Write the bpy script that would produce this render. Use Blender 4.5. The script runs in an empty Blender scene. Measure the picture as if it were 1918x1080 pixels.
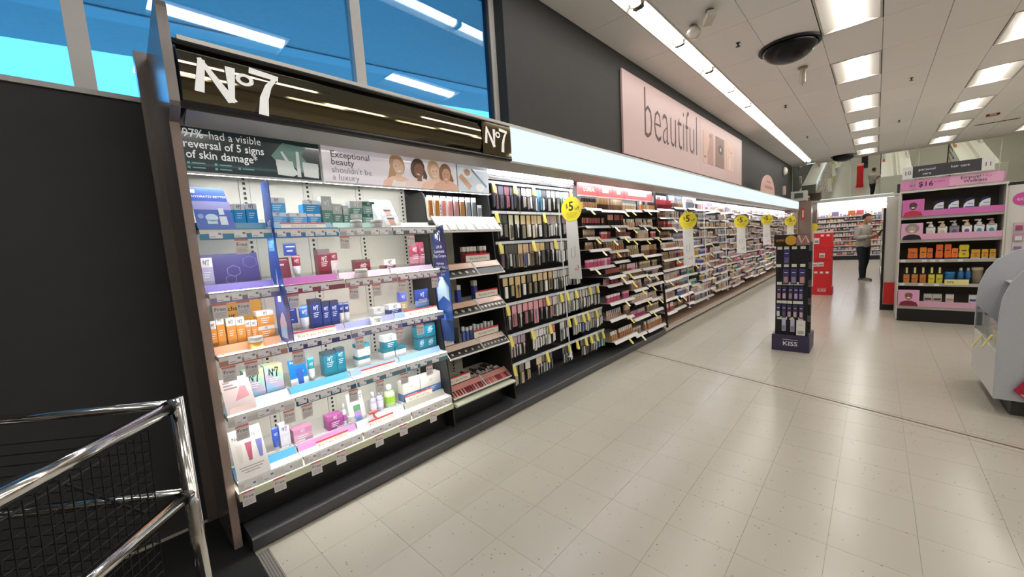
import bpy, bmesh, math, random
from mathutils import Matrix, Vector
random.seed(7)
S = bpy.context.scene
COL = S.collection
PI = math.pi

# ------------------------------------------------------------------ camera
cam = bpy.data.cameras.new('camera')
cam.sensor_fit = 'HORIZONTAL'; cam.sensor_width = 36.0
cam.lens = 730.0 / 1918.0 * 36.0
cam.clip_start = 0.02; cam.clip_end = 200
camo = bpy.data.objects.new('camera', cam); COL.objects.link(camo)
camo.matrix_world = Matrix(((0.73293, -0.02999, 0.67964, 0.0),
                            (0.67748, 0.12318, -0.72516, 0.0),
                            (-0.06197, 0.99193, 0.11060, 1.55),
                            (0, 0, 0, 1)))
S.camera = camo

# ------------------------------------------------------------------ sky
W = bpy.data.worlds.new('sky'); S.world = W; W.use_nodes = True
bg = W.node_tree.nodes['Background']
bg.inputs[0].default_value = (0.60, 0.85, 1.0, 1); bg.inputs[1].default_value = 3.2

# ------------------------------------------------------------------ exposure
S.view_settings.view_transform = 'Standard'; S.view_settings.look = 'None'
S.view_settings.gamma = 1.0; S.view_settings.use_curve_mapping = False
S.view_settings.exposure = 0.0
S.cycles.use_denoising = True
S.cycles.max_bounces = 6; S.cycles.use_adaptive_sampling = True; S.cycles.adaptive_threshold = 0.02
S.cycles.caustics_reflective = False; S.cycles.caustics_refractive = False
S.cycles.sample_clamp_indirect = 6.0
TROFFER_L = 22.5      # radiance of the ceiling tubes
STRIP_L = 16.0
HEADER_L = 1.12
SHELF_LED_L = 60.0
CANOPY_LED_L = 140.0
SIGN_LED_L = 70.0
LEDGE_L = 9.0

# ------------------------------------------------------------------ materials
MATS = {}
def lin(h):
    h = h.lstrip('#')
    r = []
    for i in (0, 2, 4):
        c = int(h[i:i+2], 16) / 255.0
        r.append(c / 12.92 if c <= 0.04045 else ((c + 0.055) / 1.055) ** 2.4)
    return r
def M(hexc, rough=0.5, metal=0.0, noise=0.0, scale=30.0, bump=0.0, emit=0.0, alpha=1.0, coat=0.0, spec=0.5, trans=0.0, rnd=0.0, aniso=(1, 1, 1)):
    key = (hexc, rough, metal, noise, scale, bump, emit, alpha, coat, spec, trans, rnd, aniso)
    if key in MATS: return MATS[key]
    m = bpy.data.materials.new('mat_' + hexc.strip('#')); m.use_nodes = True
    nt = m.node_tree; b = nt.nodes['Principled BSDF']
    c = lin(hexc)
    b.inputs['Base Color'].default_value = (*c, 1)
    b.inputs['Roughness'].default_value = rough
    b.inputs['Metallic'].default_value = metal
    b.inputs['Alpha'].default_value = alpha
    b.inputs['Coat Weight'].default_value = coat
    b.inputs['Specular IOR Level'].default_value = spec
    b.inputs['Transmission Weight'].default_value = trans
    if emit:
        b.inputs['Emission Color'].default_value = (*c, 1); b.inputs['Emission Strength'].default_value = emit
    if noise or bump:
        tc = nt.nodes.new('ShaderNodeTexCoord'); mp = nt.nodes.new('ShaderNodeMapping')
        mp.inputs['Scale'].default_value = aniso
        nt.links.new(tc.outputs['Object'], mp.inputs[0])
        nz = nt.nodes.new('ShaderNodeTexNoise'); nz.inputs['Scale'].default_value = scale; nz.inputs['Detail'].default_value = 5
        nt.links.new(mp.outputs[0], nz.inputs['Vector'])
        if noise:
            mx = nt.nodes.new('ShaderNodeMix'); mx.data_type = 'RGBA'
            mx.inputs[6].default_value = (*[max(0, v * (1 - noise)) for v in c], 1)
            mx.inputs[7].default_value = (*[min(1, v * (1 + noise)) for v in c], 1)
            nt.links.new(nz.outputs['Fac'], mx.inputs[0]); nt.links.new(mx.outputs[2], b.inputs['Base Color'])
        if bump:
            bp = nt.nodes.new('ShaderNodeBump'); bp.inputs['Strength'].default_value = bump; bp.inputs['Distance'].default_value = 0.002
            nt.links.new(nz.outputs['Fac'], bp.inputs['Height']); nt.links.new(bp.outputs[0], b.inputs['Normal'])
    if rnd:
        oi = nt.nodes.new('ShaderNodeObjectInfo'); hs = nt.nodes.new('ShaderNodeHueSaturation')
        mr = nt.nodes.new('ShaderNodeMapRange'); mr.inputs[3].default_value = 1 - rnd; mr.inputs[4].default_value = 1 + rnd
        nt.links.new(oi.outputs['Random'], mr.inputs[0]); nt.links.new(mr.outputs[0], hs.inputs['Value'])
        src = b.inputs['Base Color'].links
        if src: nt.links.new(src[0].from_socket, hs.inputs['Color'])
        else: hs.inputs['Color'].default_value = (*c, 1)
        nt.links.new(hs.outputs[0], b.inputs['Base Color'])
    MATS[key] = m
    return m
def emat(hexc, L):
    key = ('E', hexc, L)
    if key in MATS: return MATS[key]
    m = bpy.data.materials.new('lamp_' + hexc.strip('#')); m.use_nodes = True; nt = m.node_tree
    nt.nodes.remove(nt.nodes['Principled BSDF'])
    e = nt.nodes.new('ShaderNodeEmission'); e.inputs[0].default_value = (*lin(hexc), 1); e.inputs[1].default_value = L
    nt.links.new(e.outputs[0], nt.nodes['Material Output'].inputs[0])
    MATS[key] = m
    return m
def glass_mat(name, tint, rough=0.0, refl=1.0):
    """thin pane: tinted see-through layer with mirror reflection that grows towards grazing"""
    key = ('G', name)
    if key in MATS: return MATS[key]
    m = bpy.data.materials.new(name); m.use_nodes = True; nt = m.node_tree
    nt.nodes.remove(nt.nodes['Principled BSDF'])
    t = nt.nodes.new('ShaderNodeBsdfTransparent'); t.inputs[0].default_value = (*tint, 1)
    g = nt.nodes.new('ShaderNodeBsdfGlossy'); g.inputs['Roughness'].default_value = rough
    fr = nt.nodes.new('ShaderNodeFresnel'); ge = nt.nodes.new('ShaderNodeNewGeometry'); ma = nt.nodes.new('ShaderNodeMath'); ma.operation = 'MULTIPLY_ADD'
    ma.inputs[1].default_value = -0.83333; ma.inputs[2].default_value = 1.5; nt.links.new(ge.outputs['Backfacing'], ma.inputs[0]); nt.links.new(ma.outputs[0], fr.inputs[0])
    mu = nt.nodes.new('ShaderNodeMath'); mu.operation = 'MULTIPLY'; mu.inputs[1].default_value = refl
    mx = nt.nodes.new('ShaderNodeMixShader')
    nt.links.new(fr.outputs[0], mu.inputs[0]); nt.links.new(mu.outputs[0], mx.inputs[0])
    nt.links.new(t.outputs[0], mx.inputs[1]); nt.links.new(g.outputs[0], mx.inputs[2])
    nt.links.new(mx.outputs[0], nt.nodes['Material Output'].inputs[0])
    MATS[key] = m
    return m
def clear(): return glass_mat('clear_acrylic', (0.93, 0.95, 0.95), 0.02, 0.9)

# ------------------------------------------------------------------ mesh builder
class MB:
    def __init__(s): s.v = []; s.f = []; s.m = []
    def box(s, x0, x1, y0, y1, z0, z1, mi=0):
        n = len(s.v)
        s.v += [(x0,y0,z0),(x1,y0,z0),(x1,y1,z0),(x0,y1,z0),(x0,y0,z1),(x1,y0,z1),(x1,y1,z1),(x0,y1,z1)]
        s.f += [(n,n+3,n+2,n+1),(n+4,n+5,n+6,n+7),(n,n+1,n+5,n+4),(n+1,n+2,n+6,n+5),(n+2,n+3,n+7,n+6),(n+3,n,n+4,n+7)]
        s.m += [mi]*6; return s
    def prism(s, poly, axis, a0, a1, mi=0):
        n = len(s.v); k = len(poly)
        for a in (a0, a1):
            for p, q in poly:
                s.v.append({'x': (a, p, q), 'y': (p, a, q), 'z': (p, q, a)}[axis])
        s.f.append(tuple(range(n, n+k))); s.f.append(tuple(range(n+2*k-1, n+k-1, -1)))
        for i in range(k): s.f.append((n+i, n+(i+1) % k, n+k+(i+1) % k, n+k+i))
        s.m += [mi]*(k+2); return s
    def lathe(s, prof, n=12, cx=0, cy=0, mi=0, sx=1, sy=1, caps=True):
        b = len(s.v)
        for r, z in prof:
            for i in range(n):
                a = 2*PI*i/n; s.v.append((cx+r*sx*math.cos(a), cy+r*sy*math.sin(a), z))
        for j in range(len(prof)-1):
            for i in range(n):
                i2 = (i+1) % n
                s.f.append((b+j*n+i, b+j*n+i2, b+(j+1)*n+i2, b+(j+1)*n+i)); s.m.append(mi)
        if caps:
            s.f.append(tuple(b+i for i in range(n-1, -1, -1))); s.m.append(mi)
            e = b+(len(prof)-1)*n; s.f.append(tuple(e+i for i in range(n))); s.m.append(mi)
        return s
    def tube(s, pts, r, n=8, mi=0):
        pts = [Vector(p) for p in pts]; b = len(s.v); k = len(pts)
        up = None
        for i, p in enumerate(pts):
            d = (pts[min(i+1, k-1)] - pts[max(i-1, 0)]).normalized()
            if up is None or abs(up.dot(d)) > 0.98:
                up = Vector((0, 0, 1)) if abs(d.z) < 0.9 else Vector((1, 0, 0))
            a = d.cross(up).normalized(); c = a.cross(d).normalized(); up = c
            rr = r[i] if isinstance(r, (list, tuple)) else r
            for j in range(n):
                t = 2*PI*j/n; s.v.append(tuple(p + a*rr*math.cos(t) + c*rr*math.sin(t)))
        for i in range(k-1):
            for j in range(n):
                j2 = (j+1) % n
                s.f.append((b+i*n+j, b+i*n+j2, b+(i+1)*n+j2, b+(i+1)*n+j)); s.m.append(mi)
        s.f.append(tuple(b+j for j in range(n-1, -1, -1))); s.f.append(tuple(b+(k-1)*n+j for j in range(n))); s.m += [mi]*2
        return s
    def poly(s, pts, mi=0):
        n = len(s.v); s.v += [tuple(p) for p in pts]; s.f.append(tuple(range(n, n+len(pts)))); s.m.append(mi); return s
    def mesh(s, name, mats, smooth=False):
        me = bpy.data.meshes.new(name); me.from_pydata(s.v, [], s.f)
        if not isinstance(mats, (list, tuple)): mats = [mats]
        for m in mats: me.materials.append(m)
        bm = bmesh.new(); bm.from_mesh(me); bmesh.ops.recalc_face_normals(bm, faces=bm.faces)
        for i, f in enumerate(bm.faces): f.material_index = s.m[i]; f.smooth = smooth
        bm.to_mesh(me); bm.free(); return me
    def obj(s, name, mats, parent=None, loc=(0,0,0), rz=0.0, smooth=False):
        return put(name, s.mesh(name, mats, smooth), parent, loc, rz)
def put(name, me, parent=None, loc=(0,0,0), rz=0.0):
    o = bpy.data.objects.new(name, me); COL.objects.link(o)
    o.location = loc; o.rotation_euler = (0, 0, rz)
    if parent is not None: o.parent = parent
    return o
def tag(o, label, cat, group=None, kind=None):
    o['label'] = label; o['category'] = cat
    if group: o['group'] = group
    if kind: o['kind'] = kind
    return o
def thing(name, label, cat, loc=(0,0,0), rz=0.0, group=None):
    return tag(put(name, None, None, loc, rz), label, cat, group)
def struct(o, label=None, cat=None):
    o['kind'] = 'structure'
    if label: o['label'] = label
    if cat: o['category'] = cat
    return o
def B(x0, x1, y0, y1, z0, z1): return MB().box(x0, x1, y0, y1, z0, z1)
ORD = 'first second third fourth fifth sixth seventh eighth ninth tenth eleventh twelfth thirteenth fourteenth fifteenth sixteenth seventeenth eighteenth nineteenth twentieth'.split()
TENS = {2: 'twenty', 3: 'thirty', 4: 'forty', 5: 'fifty', 6: 'sixty'}
def nth(i):           # i from 0
    if i < 20: return ORD[i]
    n = i + 1; t, u = divmod(n, 10)
    return {2: 'twentieth', 3: 'thirtieth', 4: 'fortieth', 5: 'fiftieth', 6: 'sixtieth'}[t] if u == 0 else TENS[t] + '-' + ORD[u-1]

# lettering: local x to the reader's right, z up, faces -y
_TXT = {}
def text_mesh(t, mat, align='LEFT', bold=0.0):
    key = (t, mat.name, align, bold)
    if key in _TXT: return _TXT[key]
    cu = bpy.data.curves.new('lettering', 'FONT'); cu.body = t; cu.size = 1.0; cu.resolution_u = 2
    cu.align_x = align; cu.offset = bold; cu.fill_mode = 'FRONT'
    ob = bpy.data.objects.new('lettering', cu)
    me = bpy.data.meshes.new_from_object(ob)
    for v in me.vertices: v.co = (v.co.x, 0.0, v.co.y)
    me.materials.clear(); me.materials.append(mat)
    bpy.data.objects.remove(ob)
    _TXT[key] = me
    return me
def text(t, parent, x, y, z, size, mat, align='LEFT', sx=1.0, bold=0.0, name='lettering'):
    o = put(name, text_mesh(t, mat, align, bold), parent, (x, y, z))
    o.scale = (size*sx, size, size); return o
def stroke(mb, pts, w, y=0.0, mi=0):
    """flat ribbon of width w (number or list) through (x,z) points"""
    n = len(pts); L = []; Rr = []
    for i, (x, z) in enumerate(pts):
        x0, z0 = pts[max(i-1, 0)]; x1, z1 = pts[min(i+1, n-1)]
        dx, dz = x1-x0, z1-z0; l = math.hypot(dx, dz) or 1
        ww = (w[i] if isinstance(w, (list, tuple)) else w)/2
        L.append((x - dz/l*ww, y, z + dx/l*ww)); Rr.append((x + dz/l*ww, y, z - dx/l*ww))
    for i in range(n-1): mb.poly([L[i], L[i+1], Rr[i+1], Rr[i]], mi)
_LOGO = {}
def logo_mesh(mat):
    if mat.name in _LOGO: return _LOGO[mat.name]
    mb = MB()
    stroke(mb, [(0.0, 0.08), (0.1, 0.95)], [0.16, 0.12])
    stroke(mb, [(0.06, 0.98), (0.56, -0.05)], [0.08, 0.19], 0.0002)
    stroke(mb, [(0.55, -0.06), (0.58, 0.92)], [0.08, 0.18], 0.0004)
    pts = [(0.83+0.13*math.cos(2*PI*i/12), 0.66+0.13*math.sin(2*PI*i/12)) for i in range(13)]
    stroke(mb, pts, 0.085)
    stroke(mb, [(0.93, 0.97), (1.5, 0.9)], [0.17, 0.14])
    stroke(mb, [(1.46, 0.93), (1.28, 0.62), (1.17, 0.25), (1.12, -0.25)], [0.07, 0.13, 0.17, 0.2], 0.0002)
    me = mb.mesh('logo', mat); _LOGO[mat.name] = me
    return me
def logo(parent, cx, y, z, h, mat):
    """number-seven script mark, cx = centre, z = baseline, h = cap height"""
    o = put('logo', logo_mesh(mat), parent, (cx - 0.75*h*0.75, y, z)); o.scale = (h*0.75, 1, h); return o
def disc(mb, cx, cz, r, y=0.0, n=14, mi=0, sx=1.0, sz=1.0):
    mb.poly([(cx+r*sx*math.cos(2*PI*i/n), y, cz+r*sz*math.sin(2*PI*i/n)) for i in range(n)], mi)
LW = PI/2      # things on the wall fixture face +x
# ================================================================== THE ROOM
WX = -2.95; ZC = 4.35; YF = 22.95; XR = 9.0; YB = -6.0
wallmat = M('#353534', 0.75, noise=0.12, scale=8, bump=0.15)
# floor ------------------------------------------------------------
fl = struct(B(WX-0.2, XR, YB, YF+0.2, -0.2, -0.0035).obj('floor', M('#9c9485', 0.5, noise=0.2, scale=40)), 'speckled cream vinyl tile floor of the store', 'floor')
def tile_material():
    m = bpy.data.materials.new('vinyl_tile'); m.use_nodes = True; nt = m.node_tree; b = nt.nodes['Principled BSDF']
    b.inputs['Roughness'].default_value = 0.23; b.inputs['Specular IOR Level'].default_value = 0.5
    tc = nt.nodes.new('ShaderNodeTexCoord'); oi = nt.nodes.new('ShaderNodeObjectInfo')
    geo = nt.nodes.new('ShaderNodeNewGeometry')
    n1 = nt.nodes.new('ShaderNodeTexNoise'); n1.inputs['Scale'].default_value = 4; n1.inputs['Detail'].default_value = 3
    nt.links.new(geo.outputs['Position'], n1.inputs['Vector'])
    mx = nt.nodes.new('ShaderNodeMix'); mx.data_type = 'RGBA'
    mx.inputs[6].default_value = (*lin('#b0aa9d'), 1); mx.inputs[7].default_value = (*lin('#b4aea1'), 1)
    nt.links.new(n1.outputs['Fac'], mx.inputs[0])
    # dark chips
    vo = nt.nodes.new('ShaderNodeTexVoronoi'); vo.inputs['Scale'].default_value = 21
    mp = nt.nodes.new('ShaderNodeMapping'); mp.inputs['Scale'].default_value = (1, 1.6, 1)
    nt.links.new(geo.outputs['Position'], mp.inputs[0]); nt.links.new(mp.outputs[0], vo.inputs['Vector'])
    n2 = nt.nodes.new('ShaderNodeTexNoise'); n2.inputs['Scale'].default_value = 7; nt.links.new(geo.outputs['Position'], n2.inputs['Vector'])
    r1 = nt.nodes.new('ShaderNodeMath'); r1.operation = 'LESS_THAN'; r1.inputs[1].default_value = 0.095
    nt.links.new(vo.outputs['Distance'], r1.inputs[0])
    r2 = nt.nodes.new('ShaderNodeMath'); r2.operation = 'GREATER_THAN'; r2.inputs[1].default_value = 0.44
    nt.links.new(n2.outputs['Fac'], r2.inputs[0])
    mu = nt.nodes.new('ShaderNodeMath'); mu.operation = 'MULTIPLY'; nt.links.new(r1.outputs[0], mu.inputs[0]); nt.links.new(r2.outputs[0], mu.inputs[1])
    m3 = nt.nodes.new('ShaderNodeMath'); m3.operation = 'MULTIPLY'; m3.inputs[1].default_value = 0.75; nt.links.new(mu.outputs[0], m3.inputs[0])
    mx2 = nt.nodes.new('ShaderNodeMix'); mx2.data_type = 'RGBA'; mx2.inputs[7].default_value = (*lin('#5d564c'), 1)
    nt.links.new(mx.outputs[2], mx2.inputs[6]); nt.links.new(m3.outputs[0], mx2.inputs[0])
    hs = nt.nodes.new('ShaderNodeHueSaturation'); mr = nt.nodes.new('ShaderNodeMapRange'); mr.inputs[3].default_value = 0.985; mr.inputs[4].default_value = 1.015
    nt.links.new(oi.outputs['Random'], mr.inputs[0]); nt.links.new(mr.outputs[0], hs.inputs['Value']); nt.links.new(mx2.outputs[2], hs.inputs['Color'])
    nt.links.new(hs.outputs[0], b.inputs['Base Color'])
    return m
TILE = tile_material()
TP = 0.327
cells = []
for i in range(-9, 28):
    for j in range(-18, 62):
        x0 = -0.13 + i*TP; y0 = 2.6 + j*TP
        if x0 > XR - TP or x0 < WX - TP or y0 > YF: continue
        cx, cy = x0+TP/2, y0+TP/2
        ahead = cx*-0.683 + cy*0.73; side = cx*0.73 + cy*0.683
        vis = ahead > 0.9 and abs(side) < ahead*1.3+0.2 and cx > -2.45 and cy > 0.4 and cx < 1.6 + 0.02*cy
        cells.append((0 if vis else 1, math.hypot(cx, cy), x0, y0))
cells.sort()
tmesh = B(0.0006, TP-0.0006, 0.0006, TP-0.0006, -0.0034, 0.0).mesh('floor_tile', TILE)
rest = MB(); nt_ = 0
for v, d, x0, y0 in cells:
    if v == 0 and nt_ < 300:
        put('floor_tile', tmesh, fl, (x0, y0, 0)); nt_ += 1
    else: rest.box(x0+0.0006, x0+TP-0.0006, y0+0.0006, y0+TP-0.0006, -0.0034, 0.0)
o = rest.obj('floor_tile_field', TILE, fl); o['kind'] = 'stuff'
# expansion joint crossing the aisle on a slant
jb = MB()
def slant(mb, off, w, h, ya=0.0):
    a = Vector((-2.4, 4.935+ya)); b = Vector((3.2, 3.315+ya*0.6)); d = (b-a).normalized(); n = Vector((-d.y, d.x))
    p = [a+n*off, b+n*off, b+n*(off+w), a+n*(off+w)]
    mb.prism([(q.x, q.y) for q in p], 'z', -0.002, h)
slant(jb, 0.0, 0.018, 0.0015)
jb.obj('expansion_joint', M('#5a4b40', 0.5, noise=0.2), fl)
jb = MB(); slant(jb, 0.055, 0.003, 0.0008); slant(jb, -0.06, 0.003, 0.0008); jb.obj('joint_edge', M('#8e8474', 0.5), fl)
# mat inside the entrance
mt = thing('entrance_mat', 'black entrance mat with grey edging strip in front of the end panel', 'mat')
B(-2.9, 2.5, -2.2, 0.405, 0.0, 0.008).obj('mat_pile', M('#0d0d0e', 0.95, noise=0.4, scale=120, bump=0.6), mt)
eb = MB()
for k in range(5): eb.box(-2.36, 2.5, 0.408+k*0.012, 0.417+k*0.012, 0.0, 0.005)
eb.obj('edging_strip', M('#7d7a74', 0.45, 0.3), mt)

# ceiling ----------------------------------------------------------
ce = struct(B(WX-0.2, XR, YB, YF+0.2, ZC+0.075, ZC+0.3).obj('ceiling', M('#d8d0c4', 0.7)), 'white lay-in tile ceiling above the aisle', 'ceiling')
ctm = M('#f0eeeb', 0.85, noise=0.04, scale=60, bump=0.3, rnd=0.02)
TY0 = 6.40; TYP = 1.42; TXP = 0.67
xcols = [(WX, -2.385), (-2.075, -1.35)] + [(-1.35+k*TXP, -0.68+k*TXP) for k in range(0, 15)]
TROFF_COLS = [(-0.68, -0.01), (1.33, 2.0), (3.34, 4.01), (5.35, 6.02)]
for (xa, xb) in xcols:
    cm = B(0.003, xb-xa-0.003, 0.003, TYP-0.003, 0.0, 0.01).mesh('ceiling_tile', ctm)
    for j in range(-9, 12):
        y0 = TY0 + j*TYP
        if any(abs(xa-c[0]) < 0.01 for c in TROFF_COLS) and j % 2 == 0: continue
        if y0 > YF: continue
        if y0 < 1.0 or xa > 4.5:
            continue
        put('ceiling_tile', cm, ce, (xa, y0, ZC))
bk = MB()
for (xa, xb) in xcols:
    for j in range(-9, 12):
        y0 = TY0 + j*TYP
        if any(abs(xa-c[0]) < 0.01 for c in TROFF_COLS) and j % 2 == 0: continue
        if y0 > YF or not (y0 < 1.0 or xa > 4.5): continue
        bk.box(xa+0.003, xb-0.003, y0+0.003, y0+TYP-0.003, ZC, ZC+0.01)
o = bk.obj('ceiling_tile_field', ctm, ce); o['kind'] = 'stuff'

# troffers ---------------------------------------------------------
tube_e = emat('#fffaf3', TROFFER_L)
pan_m = M('#c6c1b9', 0.4)
def troffer_meshes():
    w = 0.66; l = TYP - 0.02
    pan = MB()
    pan.prism([(0.005, 0.0), (0.03, 0.0), (0.20, 0.06), (0.46, 0.06), (0.63, 0.0), (0.655, 0.0), (0.655, 0.07), (0.005, 0.07)], 'y', 0.01, l)
    ends = MB().box(0.005, 0.655, 0.0, 0.022, -0.002, 0.07)
    lens = MB()
    arc = [(0.33+0.105*math.cos(PI+PI*i/10), 0.058+0.05*math.sin(PI+PI*i/10)) for i in range(11)]
    lens.prism(arc, 'y', 0.032, l-0.024)
    return pan.mesh('housing', pan_m), ends.mesh('end_plate', pan_m), lens.mesh('lens', tube_e)
tm = troffer_meshes()
n_t = {}
for ci, (xa, xb) in enumerate(TROFF_COLS):
    for j in range(-8, 12, 2):
        y0 = TY0 + j*TYP
        if y0 > 21.8 or y0 < -4.5: continue
        row = ['row above the main aisle', 'row above the shampoo end cap', 'third row from the dark wall', 'fourth row from the dark wall'][ci]
        k = n_t.get(ci, 0); n_t[ci] = k+1
        t = thing('ceiling_light', f'{nth(k)} recessed ceiling light of the {row}', 'ceiling light', (xa+0.005, y0, ZC-0.004), 0, 'recessed ceiling lights')
        put('housing', tm[0], t); put('end_plate', tm[1], t, (0, 0.008, 0)); put('end_plate', tm[1], t, (0, TYP-0.042, 0)); put('lens', tm[2], t)
# continuous strip beside the dark wall
sm_e = emat('#fffaf3', STRIP_L)
UL = 2.82
pan = MB().prism([(0, 0.0), (0.02, -0.006), (0.06, 0.045), (0.25, 0.045), (0.29, -0.006), (0.31, 0.0), (0.31, 0.06), (0, 0.06)], 'y', 0.004, UL-0.004).mesh('housing', pan_m)
lens = MB()
for a in (0.06, UL/2+0.04):
    arc = [(0.155+0.062*math.cos(PI+PI*i/8), 0.045+0.055*math.sin(PI+PI*i/8)) for i in range(9)]
    lens.prism(arc, 'y', a, a+UL/2-0.10)
lens = lens.mesh('lens', sm_e)
brk = MB()
for a in (0.03, UL/2-0.03, UL/2+0.015, UL-0.045): brk.prism([(0.09, 0.045), (0.085, 0.0), (0.12, -0.015), (0.19, -0.015), (0.225, 0.0), (0.22, 0.045)], 'y', a, a+0.02)
brk = brk.mesh('lens_bracket', M('#8d867c', 0.4, 0.5))
for k in range(7):
    y0 = 2.12 + k*UL
    t = thing('strip_light', f'long ceiling strip light along the dark wall, {nth(k)} one of the line', 'ceiling light', (-2.385, y0, ZC-0.002), 0, 'line of strip lights along the dark wall')
    put('housing', pan, t); put('lens', lens, t); put('lens_bracket', brk, t)

# walls ------------------------------------------------------------
WIN_Y0, WIN_Y1, WIN_Z0, WIN_Z1 = -3.05, 3.27, 2.46, 4.22
def wall_left():
    mb = MB()
    xo = WX-0.22
    mb.box(xo, WX, YB, YF, 0.0, WIN_Z0)
    mb.box(xo, WX, WIN_Y1, YF, WIN_Z0, ZC)
    mb.box(xo, WX, YB, WIN_Y0, WIN_Z0, ZC)
    mb.box(xo, WX, WIN_Y0, WIN_Y1, WIN_Z1, ZC)
    return mb
struct(wall_left().obj('wall_left', wallmat), 'dark charcoal wall behind the cosmetics fixture', 'wall')
struct(B(WX-0.2, XR, YF, YF+0.2, 0, ZC).obj('wall_back', M('#b9b3a6', 0.7, noise=0.05)), 'pale far wall at the end of the aisle', 'wall')
struct(B(XR, XR+0.2, YB, YF, 0, ZC).obj('wall_right', M('#b5ada0', 0.8, noise=0.05)), 'pale side wall beyond the other aisles', 'wall')
struct(B(WX-0.2, XR, YB-0.2, YB, 0, ZC).obj('wall_front', M('#8d867b', 0.8, noise=0.05)), 'pale wall behind the viewer', 'wall')
# window: frame, mullions, panes
wn = struct(thing('window_1', 'high window band with white mullions and blue tinted panes', 'window'))
fm = M('#c9c6c2', 0.4, 0.1, noise=0.05)
fx0, fx1 = WX-0.19, WX-0.13
fr = MB().box(fx0, fx1, WIN_Y0, WIN_Y1, WIN_Z0, WIN_Z0+0.05).box(fx0, fx1, WIN_Y0, WIN_Y1, WIN_Z1-0.05, WIN_Z1)
fr.box(fx0, fx1, WIN_Y1-0.075, WIN_Y1, WIN_Z0, WIN_Z1).box(fx0, fx1, WIN_Y0, WIN_Y0+0.06, WIN_Z0, WIN_Z1)
fr.obj('window_frame', fm, wn)
B(WX-0.20, WX-0.14, WIN_Y1-0.105, WIN_Y1-0.077, WIN_Z0+0.05, WIN_Z1-0.05).obj('frame_gasket', M('#15202c', 0.5), wn)
B(WX-0.13, WX+0.012, WIN_Y0, WIN_Y1, WIN_Z0-0.02, WIN_Z0+0.006).obj('sill', M('#bdb9b4', 0.5, noise=0.1), wn)
mull = [-1.47, 0.10, 1.66]
for y in mull: B(fx0, fx1+0.02, y-0.042, y+0.042, WIN_Z0, WIN_Z1).obj('mullion', fm, wn)
ys = [WIN_Y0+0.06] + sum([[y-0.042, y+0.042] for y in mull], []) + [WIN_Y1-0.105]
pane_m = glass_mat('tinted_window_glass', (0.35, 0.70, 0.97), 0.0, 1.3)
for a, b in zip(ys[0::2], ys[1::2]): B(WX-0.166, WX-0.160, a, b, WIN_Z0+0.05, WIN_Z1-0.05).obj('pane', pane_m, wn)
# canopy outside the window
so = MB()
so.v += [(WX-0.25, -8, 3.17), (-6.0, -8, 3.07), (-6.0, 9, 4.6), (WX-0.25, 9, 4.7), (WX-0.25, -8, 5.2), (-6.0, -8, 5.2), (-6.0, 9, 5.2), (WX-0.25, 9, 5.2)]
so.f += [(0,1,2,3),(4,5,6,7),(0,1,5,4),(1,2,6,5),(2,3,7,6),(3,0,4,7)]; so.m += [0]*6
cn = struct(so.obj('canopy_outside', M('#dfe2e4', 0.8, noise=0.1, scale=20)), 'grey roof canopy outside the high window', 'canopy')
gr = MB()
gr.v += [(-5.05, -8, 3.098), (-5.25, -8, 3.091), (-5.25, 9, 4.621), (-5.05, 9, 4.628), (-5.05, -8, 3.088), (-5.25, -8, 3.081), (-5.25, 9, 4.611), (-5.05, 9, 4.618)]
gr.f += [(0,1,2,3),(4,5,6,7),(0,1,5,4),(1,2,6,5),(2,3,7,6),(3,0,4,7)]; gr.m += [0]*6
gr.obj('canopy_groove', M('#f4f6f8', 0.7), cn)
struct(B(-40, WX-0.25, -30, 40, -0.3, -0.05).obj('ground_outside', M('#bdbab2', 0.9, noise=0.2)), 'paved ground outside the window', 'ground')

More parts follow.
